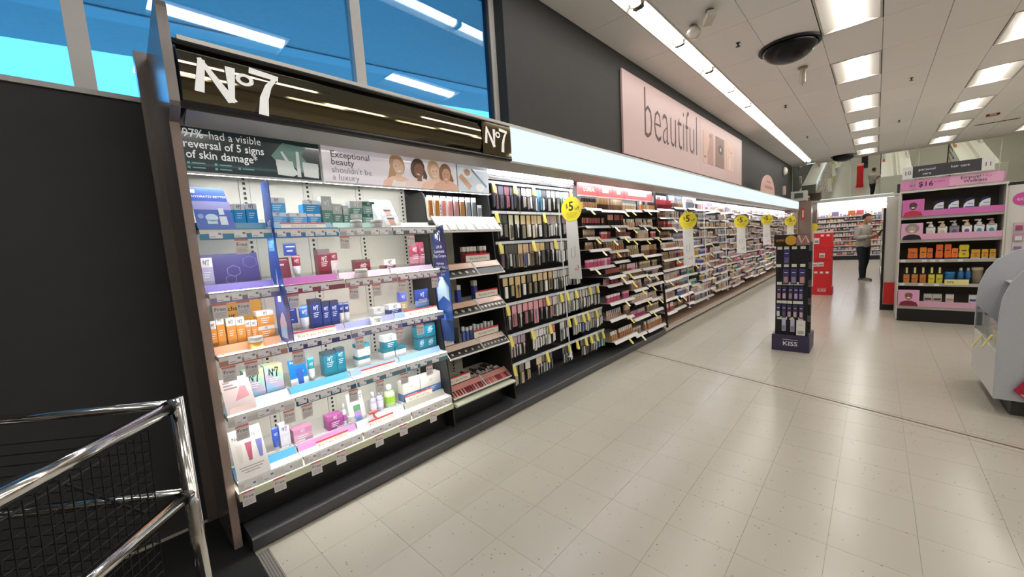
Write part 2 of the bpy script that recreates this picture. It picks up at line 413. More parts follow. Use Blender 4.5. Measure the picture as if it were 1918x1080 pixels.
# sign "beautiful" ---------------------------------------------------
sg = thing('wall_sign', 'large pale pink wall sign reading beautiful', 'sign', (WX+0.012, 5.84, 2.86), LW)
pk = M('#c8aba8', 0.45)
B(0, 3.645, 0.0-0.03, 0.0, 0, 1.26).obj('sign_panel', pk, sg)
B(3.65, 7.31, -0.03, 0.0, 0, 1.26).obj('sign_panel', pk, sg)
text('beautiful', sg, 0.72, -0.032, 0.36, 1.22, M('#54474a', 0.6), sx=0.66, bold=-0.014)
sk = [('#cfae9f', '#b3897b', '#efe2da'), ('#8a6a5a', '#5d4438', '#3a2a26'), ('#d9b8a8', '#c59a8b', '#f0dcd2')]
for i in range(3):
    x = 3.85 + i*0.92
    p = MB().box(x, x+0.74, -0.034, -0.031, 0.28, 1.0).obj('photo_print', M(sk[i][0], 0.5, noise=0.15, scale=3), sg)
    q = MB()
    if i == 0: q.poly([(x+0.3, -0.0345, 0.28), (x+0.74, -0.0345, 0.28), (x+0.74, -0.0345, 1.0), (x+0.5, -0.0345, 1.0), (x+0.4, -0.0345, 0.7), (x+0.28, -0.0345, 0.55)])
    if i == 1: disc(q, x+0.42, 0.72, 0.2, -0.0345, sx=1.1, sz=0.6)
    if i == 2: stroke(q, [(x+0.15, 0.85), (x+0.35, 0.75), (x+0.6, 0.78)], 0.03, -0.0345)
    q.obj('print_shape', M(sk[i][1], 0.5), sg)
    q = MB()
    if i == 0: disc(q, x+0.12, 0.42, 0.08, -0.035, sx=1.2, sz=0.4); disc(q, x+0.5, 0.92, 0.1, -0.035, sz=0.5)
    if i == 1: disc(q, x+0.42, 0.72, 0.09, -0.035)
    if i == 2: stroke(q, [(x+0.3, 0.3), (x+0.36, 0.6)], 0.05, -0.035)
    q.obj('print_shape', M(sk[i][2] if i != 0 else '#9a6a62', 0.4), sg)
    if i == 1:
        q = MB(); disc(q, x+0.42, 0.72, 0.045, -0.0353); disc(q, x+0.45, 0.75, 0.012, -0.0355, mi=1)
        q.obj('print_shape', [M('#b8c4c4', 0.3), M('#ffffff', 0.3)], sg)
# rounded pink sign standing on the canopy near the far corner
rs = thing('arched_sign', 'small arched pink sign standing on the lit canopy', 'sign', (-2.52, 14.7, 2.618), LW)
MB().prism([(-1.0, 0)] + [(1.0*math.cos(PI-PI*i/14), 0.04+0.56*math.sin(PI-PI*i/14)) for i in range(15)] + [(1.0, 0)], 'y', -0.02, 0.02).obj('sign_panel', M('#d9b0a6', 0.5), rs)
MB().box(-0.35, 0.35, -0.0215, -0.0205, 0.36, 0.41).box(-0.6, 0.6, -0.0215, -0.0205, 0.17, 0.27).obj('print_lines', M('#b98a84', 0.6), rs)
# wall siren and switch box
wl = thing('wall_speaker', 'round white speaker dome on the dark wall by the corner', 'speaker', (WX, 20.4, 3.93), LW)
MB().lathe([(0.16, 0), (0.17, 0.05), (0.14, 0.11), (0.07, 0.15)], 16).obj('dome', M('#dcd6ca', 0.5), wl, smooth=True).rotation_euler = (PI/2, 0, 0)
B(-0.2, 0.2, -0.03, 0.0, -0.2, 0.2).obj('back_plate', M('#4a4846', 0.6), wl)
wb = thing('switch_box', 'small pale box on the dark wall above the canopy', 'box', (WX, 20.4, 2.95), LW)
B(-0.12, 0.12, -0.08, 0, 0, 0.36).obj('box_cover', M('#c9b8ac', 0.6), wb); B(-0.09, 0.09, -0.09, -0.08, 0.2, 0.32).obj('lid', M('#bba99d', 0.6), wb)

# ceiling items ------------------------------------------------------
def dome_mirror(x, y, label):
    t = thing('security_dome', label, 'mirror', (x, y, ZC))
    R_ = 0.36
    MB().lathe([(R_*math.cos(a), -0.02-R_*0.62*math.sin(a)) for a in [i*PI/2/9 for i in range(10)]][::-1], 28).obj('dome', M('#080808', 0.3, spec=0.25), t, smooth=True)
    MB().lathe([(R_+0.045, -0.02), (R_+0.045, -0.035), (R_-0.01, -0.035), (R_-0.01, -0.02)], 28, caps=False).obj('rim', M('#100f0f', 0.45, spec=0.3), t, smooth=True)
dome_mirror(-1.07, 7.75, 'large black half dome on the ceiling nearest the viewer')
dome_mirror(-1.07, 21.5, 'black half dome on the ceiling above the far wall')
for k, (x, y, ph) in enumerate([(-1.6, 7.0, 'just before the large black dome'), (-1.61, 11.3, 'beyond the large black dome'), (-1.66, 15.7, 'nearest the far black dome'), (0.43, 11.5, 'between the two rows of recessed lights'), (0.39, 15.9, 'above the aisle number sign')]):
    t = thing('sprinkler', f'small dark ceiling sprinkler {ph}', 'sprinkler', (x, y, ZC), 0, 'ceiling sprinklers')
    MB().lathe([(0.03, 0), (0.03, -0.006), (0.01, -0.009), (0.01, -0.04)], 10).obj('pipe', M('#3a342e', 0.4, 0.6), t)
    MB().lathe([(0.032, -0.05), (0.032, -0.054)], 10).obj('deflector', M('#3a342e', 0.4, 0.6), t)
    MB().tube([(0.01, 0, -0.04), (0.018, 0, -0.045), (0.0, 0, -0.052)], 0.004, 5).tube([(-0.01, 0, -0.04), (-0.018, 0, -0.045), (0.0, 0, -0.052)], 0.004, 5).obj('yoke', M('#3a342e', 0.4, 0.6), t)
def emergency(x, y, rz, label):
    t = thing('emergency_lamp', label, 'emergency light', (x, y, ZC), rz)
    MB().lathe([(0.05, 0), (0.05, -0.015), (0.02, -0.02), (0.015, -0.06)], 12).obj('mount', M('#9b9083', 0.5), t)
    MB().lathe([(0.03, 0.0), (0.075, -0.03), (0.085, -0.10), (0.08, -0.115)], 16).obj('reflector', M('#b9b2a6', 0.25, 0.6), t, (0, 0, -0.07), smooth=True).rotation_euler = (-1.0, 0, 0.35)
    MB().lathe([(0.078, -0.116), (0.05, -0.125), (0.001, -0.128)], 14).obj('lamp_glass', M('#e6e0d4', 0.1, 0.1, coat=0.5), t, (0, 0, -0.07), smooth=True).rotation_euler = (-1.0, 0, 0.35)
emergency(-1.9, 5.95, 0, 'round chrome emergency lamp head on the ceiling by the strip light')
t = thing('projector_lamp', 'boxy pale emergency lamp on the ceiling behind the round one', 'emergency light', (-1.63, 5.72, ZC), 0.5)
MB().lathe([(0.05, 0), (0.05, -0.012), (0.015, -0.02), (0.015, -0.06)], 12).obj('mount', M('#8f8274', 0.5), t)
B(-0.05, 0.05, -0.13, 0.13, -0.13, -0.06).obj('lamp_body', M('#c9bfb0', 0.4), t); B(-0.045, 0.045, -0.135, -0.13, -0.125, -0.065).obj('lamp_glass', M('#e9e4d8', 0.15), t)
t = thing('smoke_sensor', 'pale tubular sensor hanging beneath the ceiling past the black dome', 'sensor', (-1.03, 8.95, ZC))
MB().lathe([(0.07, 0), (0.07, -0.03), (0.035, -0.035)], 12).obj('mount', M('#8f7d6c', 0.5), t); MB().lathe([(0.045, -0.03), (0.045, -0.26), (0.03, -0.27)], 10).obj('tube', M('#cdc3b5', 0.4), t); MB().lathe([(0.008, -0.27), (0.008, -0.32)], 6).obj('tip', M('#8a8176', 0.4), t)
t = thing('air_vent', 'dark slotted air vent in the ceiling above the end cap', 'vent', (2.6, 19.2, ZC))
B(-0.45, 0.45, -0.06, 0.06, -0.008, 0).obj('frame', M('#9a9188', 0.6), t)
for k in range(4): B(-0.42+k*0.21, -0.24+k*0.21, -0.04, 0.04, -0.012, -0.006).obj('slot', M('#2b2724', 0.7), t)
t = thing('fire_strobe', 'small red fire strobe on the ceiling before the air vent', 'alarm', (2.3, 17.6, ZC))
B(-0.12, 0.12, -0.07, 0.07, -0.05, 0).obj('housing', M('#8f2f28', 0.5), t); B(-0.06, 0.06, -0.075, -0.07, -0.045, -0.01).obj('lamp_glass', M('#d8cfc6', 0.2), t)
# ================================================================== LIT CANOPY ALONG THE WALL
cp = thing('lit_canopy', 'long lit white canopy running above the cosmetics fixture', 'canopy', (0, 0, 0))
gm = M('#a9a49d', 0.45, 0.3, noise=0.05)
CY0, CY1 = 0.40, 20.5
B(WX+0.005, -2.43, CY0, CY1, 2.287, 2.303).obj('soffit', gm, cp)
B(WX+0.005, -2.40, CY0, CY1, 2.595, 2.615).obj('top_cap', M('#cdc9c2', 0.4, 0.2), cp)
MB().prism([(-2.424, 2.286), (-2.424, 2.30), (-2.53, 2.246), (-2.53, 2.236)], 'y', CY0, 20.4).obj('fascia', M('#a8a39d', 0.4, 0.35), cp)
B(WX+0.01, -2.5, CY0, CY1, 2.305, 2.595).obj('canopy_core', M('#86827c', 0.7), cp)
hm = emat('#e4f2f5', HEADER_L)
arc = [(-2.425, 2.303), (-2.405, 2.312), (-2.392, 2.34), (-2.387, 2.40), (-2.387, 2.51), (-2.392, 2.565), (-2.405, 2.588), (-2.425, 2.595), (-2.50, 2.595), (-2.50, 2.303)]
ya = 2.66
seg = [2.66, 4.55, 6.35, 8.15, 9.95, 11.75, 13.55, 15.35, 17.15, 18.95, 20.35]
for a, b in zip(seg[:-1], seg[1:]): MB().prism(arc, 'y', a+0.005, b-0.005).obj('light_panel', hm, cp)
MB().prism([(-2.50, 20.35), (-2.39, 20.35), (-2.40, 20.43), (-2.44, 20.48), (-2.50, 20.5)], 'z', 2.303, 2.595).obj('end_cap', M('#e6ecec', 0.3), cp)
# LED strips under the canopy, one for each run of the fixture
led = emat('#f4f7ff', CANOPY_LED_L)
for a, b in [(2.62+1.75*k, 4.30+1.75*k) for k in range(10)]:
    B(-2.556, -2.538, a, b, 2.266, 2.274).obj('led_strip', led, cp)
# black name panel over the skincare bays
hp = thing('brand_header', 'glossy black curved header panel with white No7 marks', 'sign', (0, 0, 0))
blk = M('#6b6351', 0.05, 1.0); blk2 = M('#0d0d0d', 0.3)
harc = [(-2.422 + 0.031*(1-(2*i/24-1)**2), 2.318 + 0.257*i/24) for i in range(25)]
MB().prism(harc + [(-2.424, 2.575), (-2.424, 2.318)], 'y', 0.392, 2.30).obj('header_panel', blk, hp)
MB().prism([(-2.424, 2.29), (-2.395, 2.29), (-2.388, 2.305), (-2.395, 2.318), (-2.424, 2.318)], 'y', 0.38, 2.655).obj('lower_rail', blk2, hp)
MB().prism([(-2.424, 2.575), (-2.402, 2.575), (-2.394, 2.585), (-2.402, 2.596), (-2.424, 2.596)], 'y', 0.38, 2.655).obj('upper_rail', blk2, hp)
B(-2.424, -2.392, 2.31, 2.655, 2.318, 2.575).obj('end_plaque', blk, hp)
wht = M('#f7f7f5', 0.5, emit=0.25)
lo = logo(hp, 0, 0, 0, 0.2, wht); lo.matrix_world = Matrix.Translation((-2.386, 0.455, 2.355)) @ Matrix.Rotation(LW, 4, 'Z') @ Matrix.Diagonal((0.235, 1, 0.175, 1))
lo = logo(hp, 0, 0, 0, 0.2, M('#f4f1ea', 0.25, 0.3)); lo.matrix_world = Matrix.Translation((-2.3885, 2.345, 2.39)) @ Matrix.Rotation(LW, 4, 'Z') @ Matrix.Diagonal((0.175, 1, 0.15, 1))
# ================================================================== END PANEL
ep = thing('fixture_gable', 'tall grey-brown laminate end panel closing the skincare fixture', 'panel', (0, 0, 0))
epm = M('#756b65', 0.2, noise=0.14, scale=90, bump=0.15, aniso=(1, 1, 0.15))
MB().prism([(WX+0.06, 0.0), (-2.49, 0.0), (-2.49, 2.235), (-2.40, 2.29), (-2.395, 2.31), (-2.395, 2.72), (-2.41, 2.75), (-2.43, 2.755), (WX+0.06, 2.66)], 'y', 0.338, 0.378).obj('side_board', epm, ep)
B(WX+0.004, WX+0.06, 0.29, 0.378, 0.0, 2.69).obj('wall_post', epm, ep)
B(-2.489, -2.487, 0.34, 0.376, 0.0, 2.26).obj('front_edging', M('#8e7a70', 0.45, noise=0.2, scale=200), ep)

# ================================================================== SKINCARE FIXTURE
fx = thing('skincare_fixture', 'white lit skincare wall fixture with five trayed shelves', 'shelving', (0, 0, 0))
XB = -2.865
bays = [(0.382, 0.71), (0.71, 1.08), (1.08, 1.45), (1.45, 1.825)]
backm = M('#d9d6c8', 0.55)
for a, b in [(0.382, 0.70), (0.70, 1.07), (1.07, 1.44), (1.44, 1.82)]:
    MB().box(XB-0.015, XB, a+0.03, b-0.03, 0.12, 2.27).obj('back_panel', backm, fx)
slot = M('#0c0c0c', 0.6)
for y in (0.70, 1.07, 1.44, 1.80):
    B(XB-0.015, XB+0.002, y-0.028, y+0.028, 0.12, 2.27).obj('upright', M('#d3d0c2', 0.5), fx)
    mb = MB()
    for k in range(70): mb.box(XB+0.001, XB+0.0035, y-0.007, y+0.007, 0.16+k*0.03, 0.175+k*0.03)
    mb.obj('slot_row', slot, fx)
LIP = [1.67, 1.345, 1.015, 0.69, 0.33]
LXF = [-2.455, -2.45, -2.45, -2.445, -2.435]      # lip plane of each level
LVN = ['top', 'second', 'third', 'fourth', 'bottom']
# colours: (rail, riser) for level/bay
SC = [[('#3d86ad', '#5f8fa6'), ('#3f7fb4', '#8fb6c8'), ('#aeb1b3', '#bfe0d6'), ('#5a5f6c', '#dfe6ea')],
      [('#8f86ad', '#8d7cc9'), ('#8f4a5e', '#b066a0'), ('#b07f90', '#e3cfd8'), ('#9a6a84', '#dcc6dc')],
      [('#b98a78', '#f0b58a'), ('#45467f', '#a79fc0'), ('#7d7fae', '#9fa3cf'), ('#4c4f94', '#a9c0e6')],
      [('#c9c5c6', '#cfe3ec'), ('#3f5f74', '#5fb0df'), ('#5f7f8f', '#a9c6e0'), ('#4f7f92', '#a6cbea')],
      [('#dcdad8', '#63b3dc'), ('#d9d4d8', '#d79fd0'), ('#dcdad8', '#dfeaf0'), ('#d6d3cf', '#c9c5b8')]]
led2 = emat('#ffffff', SHELF_LED_L)
ticket_w = M('#ece9ee', 0.5); ink = M('#8a8490', 0.6)
shelfm = M('#e4e2da', 0.45)
def shelf(lv, bi, a, b):
    zl = LIP[lv]; xf = LXF[lv]; rail, riser = SC[lv][bi]
    s = MB().box(XB+0.004, xf-0.11, a+0.004, b-0.004, zl+0.075, zl+0.09)
    s.box(xf-0.11, xf-0.003, a+0.004, b-0.004, zl+0.03, zl+0.05)
    o = s.obj('shelf', shelfm, fx)
    MB().prism([(xf-0.012, zl), (xf, zl+0.002), (xf-0.006, zl+0.056), (xf-0.014, zl+0.056)], 'y', a+0.004, b-0.004).obj('price_rail', M(rail, 0.3, coat=0.3), o)
    MB().prism([(xf-0.098, zl+0.052), (xf-0.092, zl+0.052), (xf-0.105, zl+0.094), (xf-0.111, zl+0.094)], 'y', a+0.006, b-0.006).obj('riser', M(riser, 0.25, coat=0.3), o)
    B(xf-0.092, xf-0.008, a+0.006, b-0.006, zl+0.050, zl+0.053).obj('ledge', M('#f2f4f6', 0.3), o)
    MB().prism([(xf-0.11, zl+0.05), (xf-0.008, zl+0.05), (xf-0.008, zl+0.062), (xf-0.092, zl+0.064), (xf-0.113, zl+0.097), (xf-0.118, zl+0.097)], 'y', b-0.006, b-0.004).obj('tray_end', M('#eef2f4', 0.2), o)
    B(xf-0.12, xf-0.118, a+0.006, b-0.006, zl+0.09, zl+0.115).obj('front_guard', clear(), o)
    B(xf-0.035, xf-0.022, a+0.02, b-0.02, zl+0.024, zl+0.029).obj('led_strip', led2, o)
    if (lv, bi) not in ((0, 0), (0, 1), (0, 2), (1, 1), (1, 2), (4, 3)): B(xf-0.016, xf-0.007, a+0.006, b-0.006, zl+0.0562, zl+0.0605).obj('ledge_light', emat('#f4f8ff', LEDGE_L), o)
    rnd = random.Random(lv*10+bi)
    y = a+0.015 + rnd.random()*0.03; tk = MB(); k = 0
    while y < b-0.07:
        w = rnd.choice((0.045, 0.055, 0.06))
        q = MB(); z0 = zl+0.006+rnd.random()*0.006
        q.prism([(xf-0.004, z0), (xf+0.0015, z0), (xf-0.002, z0+0.034), (xf-0.008, z0+0.034)], 'y', y, y+w)
        q.box(xf-0.002, xf+0.0006, y+w*0.7, y+w*0.92, z0+0.018, z0+0.028, 1).box(xf-0.002, xf+0.0014, y+w*0.08, y+w*0.5, z0+0.006, z0+0.009, 1)
        q.obj('price_ticket', [ticket_w, ink], o)
        y += w + rnd.choice((0.01, 0.025, 0.05))
    # printed line along the rail
    return o
for lv in range(5):
    for bi, (a, b) in enumerate(bays): shelf(lv, bi, a, b)
B(XB, -2.43, 0.382, 1.825, 0.285, 0.325).obj('lower_trim', M('#cfcfb4', 0.5), fx)
B(XB-0.02, -2.55, 0.382, 1.826, 0.10, 0.285).obj('kick_panel', M('#0f0f10', 0.4), fx)
# black dividers
for y, top, x1 in ((1.828, 2.01, -2.60),):
    MB().prism([(XB, 0.12), (-2.44 if y < 2 else -2.42, 0.12), (-2.46 if y < 2 else -2.45, 0.5), (-2.55, 1.2), (x1, top-0.03), (x1-0.03, top), (XB, top-0.01)], 'y', y, y+0.012).obj('divider', M('#191919', 0.45), fx)

# ------------------------------------------------------------------ base deck along all bays
bd = thing('base_deck', 'low black base deck under the nearer makeup bays', 'plinth', (0, 0, 0))
bm_ = M('#424245', 0.42, noise=0.2, scale=60)
dk = [0.40, 2.05, 2.62, 4.72, 6.02]
for a, b in zip(dk[:-1], dk[1:]):
    MB().prism([(-2.90, 0.085), (-2.385, 0.085), (-2.375, 0.078), (-2.385, 0.012), (-2.40, 0.005), (-2.90, 0.005)], 'y', a+0.0015, b-0.0015).obj('deck_section', bm_, bd)
MB().box(-2.47, -2.45, 0.42, 6.0, 0.0, 0.006).obj('toe_kick', M('#050505', 0.7), bd)
fd = thing('bumper_deck', 'beige base deck with ribbed white bumper under the far makeup bays', 'plinth', (0, 0, 0))
for k in range(6):
    a = 6.04+k*2.42; b = a+2.41
    MB().prism([(-2.92, 0.105), (-2.42, 0.105), (-2.41, 0.09), (-2.92, 0.09)], 'y', a, b).obj('deck_section', M('#b59a86', 0.4, noise=0.12, scale=30), fd)
    for z in (0.078, 0.06, 0.042): B(-2.44, -2.395, a, b, z-0.006, z+0.007).obj('bumper_rib', M('#cfc6bb', 0.35), fd)
    B(-2.9, -2.44, a, b, 0.0, 0.085).obj('toe_kick', M('#12100f', 0.7), fd)

# ------------------------------------------------------------------ light box signs below the canopy
def lightbox(y0, y1, col, label):
    t = thing('light_box_sign', label, 'sign', (-2.585, y0, 2.02), LW)
    B(0.0, y1-y0, 0.0, 0.05, 0.0, 0.235).obj('box_frame', M('#d8d8d8', 0.3), t)
    B(0.01, y1-y0-0.01, -0.018, -0.004, -0.0065, -0.0005).obj('led_strip', emat('#f8faff', SIGN_LED_L), t); B(0.0, y1-y0, -0.024, 0.0, -0.0005, 0.004).obj('added_led_shield', M('#c8c8c8', 0.4), t); B(0.0, y1-y0, -0.0255, -0.024, -0.009, 0.004).obj('added_shield_lip', M('#c8c8c8', 0.4), t)  # plate and lip added around the LED to block its light going upward
    B(0.006, y1-y0-0.006, -0.002, 0.0, 0.004, 0.231).obj('print_panel', M(col, 0.12, coat=0.5, emit=0.32), t)
    return t
W1 = M('#ffffff', 0.5, emit=0.35)
s = lightbox(0.382, 1.065, '#2f3a3c', 'dark back-lit sign about skin damage with cream jars')
text('97%', s, 0.012, -0.004, 0.18, 0.06, W1, sx=0.85, bold=0.008); text('had a visible', s, 0.12, -0.004, 0.18, 0.058, W1, sx=0.85, bold=-0.005)
text('reversal of 5 signs', s, 0.008, -0.004, 0.128, 0.058, W1, sx=0.86, bold=0.008); text('of skin damage*', s, 0.014, -0.004, 0.076, 0.058, W1, sx=0.86, bold=0.008)
q = MB()
for k, (x, z) in enumerate([(0.015, 0.045), (0.015, 0.022), (0.13, 0.045), (0.13, 0.022), (0.235, 0.034)]): q.box(x, x+0.012, -0.004, -0.003, z, z+0.012); q.box(x+0.02, x+0.075, -0.004, -0.003, z+0.003, z+0.009)
q.obj('small_print', M('#8fc9c0', 0.5), s)
q = MB(); q.poly([(0.405, -0.0035, 0.13), (0.47, -0.0035, 0.21), (0.60, -0.0035, 0.20), (0.57, -0.0035, 0.15), (0.65, -0.0035, 0.04), (0.60, -0.0035, 0.03), (0.50, -0.0035, 0.09), (0.43, -0.0035, 0.10)]); q.obj('print_shape', M('#7fa59d', 0.4, emit=0.1), s)
q = MB()
for x in (0.43, 0.575):
    q.poly([(x, -0.004, 0.025), (x+0.085, -0.004, 0.02), (x+0.088, -0.004, 0.075), (x-0.003, -0.004, 0.08)]); q.poly([(x-0.005, -0.0045, 0.08), (x+0.09, -0.0045, 0.075), (x+0.088, -0.0045, 0.108), (x-0.003, -0.0045, 0.112)])
q.poly([(0.535, -0.0045, 0.02), (0.558, -0.0045, 0.02), (0.556, -0.0045, 0.17), (0.54, -0.0045, 0.17)]); stroke(q, [(0.46, 0.16), (0.53, 0.03)], [0.012, 0.03], -0.005)
q.obj('print_shape', M('#dfe6e4', 0.35, emit=0.2), s)
s = lightbox(1.068, 2.17, '#e6dfe6', 'pale back-lit sign with four women and beauty slogan')
T1 = M('#6a6470', 0.5)
text('Exceptional', s, 0.06, -0.004, 0.165, 0.058, T1, bold=0.005); text('beauty', s, 0.06, -0.004, 0.118, 0.058, T1, bold=0.005); text("shouldn't be", s, 0.06, -0.004, 0.068, 0.056, T1, bold=-0.012); text('a luxury', s, 0.06, -0.004, 0.022, 0.056, T1, bold=-0.012)
def ell(cx, cz, rx, rz, rot=0.0, n=18):
    return [(cx+rx*math.cos(2*PI*i/n)*math.cos(rot)-rz*math.sin(2*PI*i/n)*math.sin(rot), cz+rx*math.cos(2*PI*i/n)*math.sin(rot)+rz*math.sin(2*PI*i/n)*math.cos(rot)) for i in range(n)]
def flat(parent, name, pts, y, col, e=0.2): MB().poly([(p, y, max(0.006, min(0.229, q))) for p, q in pts]).obj(name, M(col, 0.4, emit=e), parent)
# x, face height, skin, hair, top, tilt
women = [(0.55, 0.145, '#ecc6b0', '#c9a079', '#f4ece8', 0.25), (0.725, 0.135, '#8f6450', '#5d4a42', '#f0dcd8', -0.3), (0.875, 0.135, '#efc8b0', '#d6b48a', '#eccab8', 0.1), (0.985, 0.12, '#d3a086', '#8f6a50', '#dcb09a', -0.15)]
for i, (x, z, skin_, hair_, top_, tl) in enumerate(women):
    y = -0.003 - i*0.0008
    flat(s, 'print_hair', ell(x-0.008, z+0.02, 0.062, 0.078, tl), y, hair_); flat(s, 'print_hair', [(x-0.062, z+0.03), (x-0.02, z+0.02), (x-0.03, 0.06), (x-0.11, 0.02), (x-0.12, 0.03), (x-0.085, 0.08)] if i in (0,) else [(x+0.05, z+0.03), (x+0.075, z-0.03), (x+0.06, 0.05), (x+0.03, 0.06)], y-0.0001, hair_)
    flat(s, 'print_top', [(x-0.14, 0.006), (x+0.13, 0.006), (x+0.11, 0.05), (x+0.05, 0.082), (x-0.05, 0.082), (x-0.12, 0.05)], y-0.0002, skin_ if i in (0, 2) else top_)
    flat(s, 'print_top', [(x-0.07, 0.006), (x+0.075, 0.006), (x+0.06, 0.055), (x+0.03, 0.045), (x-0.02, 0.045), (x-0.045, 0.06)], y-0.0003, top_)
    flat(s, 'print_face', [(x-0.02, 0.06), (x+0.022, 0.06), (x+0.022, z), (x-0.02, z)], y-0.0004, skin_); flat(s, 'print_face', ell(x, z+0.005, 0.042, 0.056, tl), y-0.0005, skin_)
    ca, sa = math.cos(tl), math.sin(tl)
    for e in (-0.017, 0.017): flat(s, 'print_eye', ell(x+e*ca-0.012*sa, z+0.014*ca+e*sa, 0.006, 0.003, tl, 8), y-0.0006, '#6a4a3e', 0.1)
    flat(s, 'print_smile', ell(x+0.022*sa, z-0.026*ca, 0.015, 0.0055, tl, 10), y-0.0006, '#fbf4f0'); 
s = lightbox(2.173, 2.535, '#cfd9e2', 'pale blue back-lit sign with cosmetics print at canopy end')
q = MB(); stroke(q, [(0.03, 0.14), (0.14, 0.04)], 0.05, -0.003); q.obj('print_shape', M('#d9b190', 0.4, emit=0.15), s)
q = MB(); disc(q, 0.11, 0.17, 0.06, -0.0035, sz=0.8); disc(q, 0.25, 0.05, 0.05, -0.0035, sz=0.7); q.obj('print_shape', M('#f0f2f2', 0.4, emit=0.2), s)
q = MB(); disc(q, 0.11, 0.17, 0.035, -0.004, sz=0.8); q.obj('print_shape', M('#c9a08c', 0.4, emit=0.1), s)
q = MB(); stroke(q, [(0.16, 0.2), (0.33, 0.06)], 0.02, -0.004); q.obj('print_shape', M('#8fa3b8', 0.4, emit=0.1), s)

# ================================================================== SKINCARE GOODS
ST = {  # body, band, logo, band share, side
 'blue': ('#2a9fe0', '#eef0f2', '#3b4a58', 0.30), 'sky': ('#5cc0f0', '#f2f2f0', '#4a4a52', 0.36), 'silver': ('#5f8a80', '#b9c0bf', '#e9eeec', 0.52), 'green': ('#7fa59a', '#2f6455', '#e9f0ec', 0.34),
 'violet': ('#b9b4cf', '#eeeaee', '#55505f', 0.34), 'maroon': ('#7d2f3e', '#6d5a5a', '#efe4e2', 0.22), 'marwhite': ('#d8ccca', '#8a3a46', '#f0e6e4', 0.36), 'marwhite2': ('#9a5560', '#ece6e4', '#5a4a50', 0.6),
 'orange': ('#f0a04a', '#f5f3ee', '#4a4340', 0.30), 'navy': ('#2b3a78', '#31344c', '#eef0f6', 0.18), 'whitenavy': ('#dcdad6', '#d2d2ce', '#5a6a8a', 0.5), 'navywhite': ('#3a4690', '#e9e9ee', '#5a5f7a', 0.55), 'serum': ('#c9ad7c', '#5866b0', '#f0f0f4', 0.5),
 'irid': ('#bfe8e4', '#cfe6dc', '#16181a', 0.3), 'teal': ('#1f7f94', '#3f4f56', '#e8f2f4', 0.14), 'tealwhite': ('#e6e8e6', '#2f7f8f', '#3f6f7c', 0.3), 'tealtop': ('#1f7787', '#ecefec', '#3f6f7c', 0.45),
 'violet2': ('#dcd8e0', '#e6e2ea', '#6a5f80', 0.4), 'pink': ('#d9a8c0', '#cf8fb0', '#f6eef4', 0.4), 'magenta': ('#9c3f86', '#b65f9c', '#f6ecf4', 0.34), 'wipes': ('#5f82b4', '#f0ece2', '#8a8478', 0.62)}
def irid():
    key = 'irid'
    if key in MATS: return MATS[key]
    m = bpy.data.materials.new('iridescent_foil'); m.use_nodes = True; nt = m.node_tree; b = nt.nodes['Principled BSDF']
    tc = nt.nodes.new('ShaderNodeTexCoord'); w = nt.nodes.new('ShaderNodeTexGradient'); mp = nt.nodes.new('ShaderNodeMapping'); mp.inputs['Rotation'].default_value = (0, 0.9, 0); mp.inputs['Scale'].default_value = (6, 6, 6)
    nt.links.new(tc.outputs['Object'], mp.inputs[0]); nt.links.new(mp.outputs[0], w.inputs[0])
    cr = nt.nodes.new('ShaderNodeValToRGB'); cr.color_ramp.interpolation = 'EASE'
    for i, (p, h) in enumerate([(0.0, '#9fd0f0'), (0.3, '#d8c4e0'), (0.5, '#b8f0e0'), (0.75, '#e8f0b0'), (1.0, '#f0c8d8')]):
        e = cr.color_ramp.elements[i] if i < 2 else cr.color_ramp.elements.new(p)
        e.position = p; e.color = (*lin(h), 1)
    nt.links.new(w.outputs['Fac'], cr.inputs[0]); nt.links.new(cr.outputs[0], b.inputs['Base Color'])
    b.inputs['Roughness'].default_value = 0.2; b.inputs['Metallic'].default_value = 0.25
    MATS[key] = m; return m
def carton(x, yc, z, w, h, style, label, d=None, rot=0.0, group='skincare cartons on the lit fixture'):
    body, band, lg, share = ST[style]; d = d or min(0.075, max(0.03, w*0.9))
    t = thing('carton', label, 'box', (x, yc, z), LW+rot, group)
    bm0 = irid() if style == 'irid' else M(body, 0.35, coat=0.2)
    B(-w/2, w/2, 0, d, 0, h*(1-share) if style != 'irid' else h).obj('carton_body', bm0, t)
    if style != 'irid': B(-w/2, w/2, 0, d, h*(1-share), h).obj('top_band', M(band, 0.4), t)
    lm = M(lg, 0.5)
    if style == 'wipes': lg = '#c8c2b4'; lm = M(lg, 0.5)
    lh = 0.022 if style == 'wipes' else min(h*share*0.62, w*0.45) if style not in ('navy', 'teal', 'maroon', 'irid') else min(0.028, w*0.42)
    if style == 'irid': lh = 0.045
    lz = h*(1-share/2)-lh*0.42 if style not in ('navy', 'teal', 'maroon', 'irid') else (h*(1-share)-lh*1.35 if style != 'irid' else h-0.062)
    logo(t, 0, -0.0012, lz, lh, lm)
    q = MB(); zz = h*(1-share)*0.62
    if style not in ('navy', 'teal', 'maroon'): zz = h*(1-share)*0.7
    for k in range(3): q.box(-w*0.28, w*(0.26-0.08*k), -0.001, 0, zz-k*0.012, zz-k*0.012+0.004)
    q.obj('print_lines', M(lg if style in ('navy', 'teal', 'maroon') else '#f2f4f4', 0.5), t)
    return t
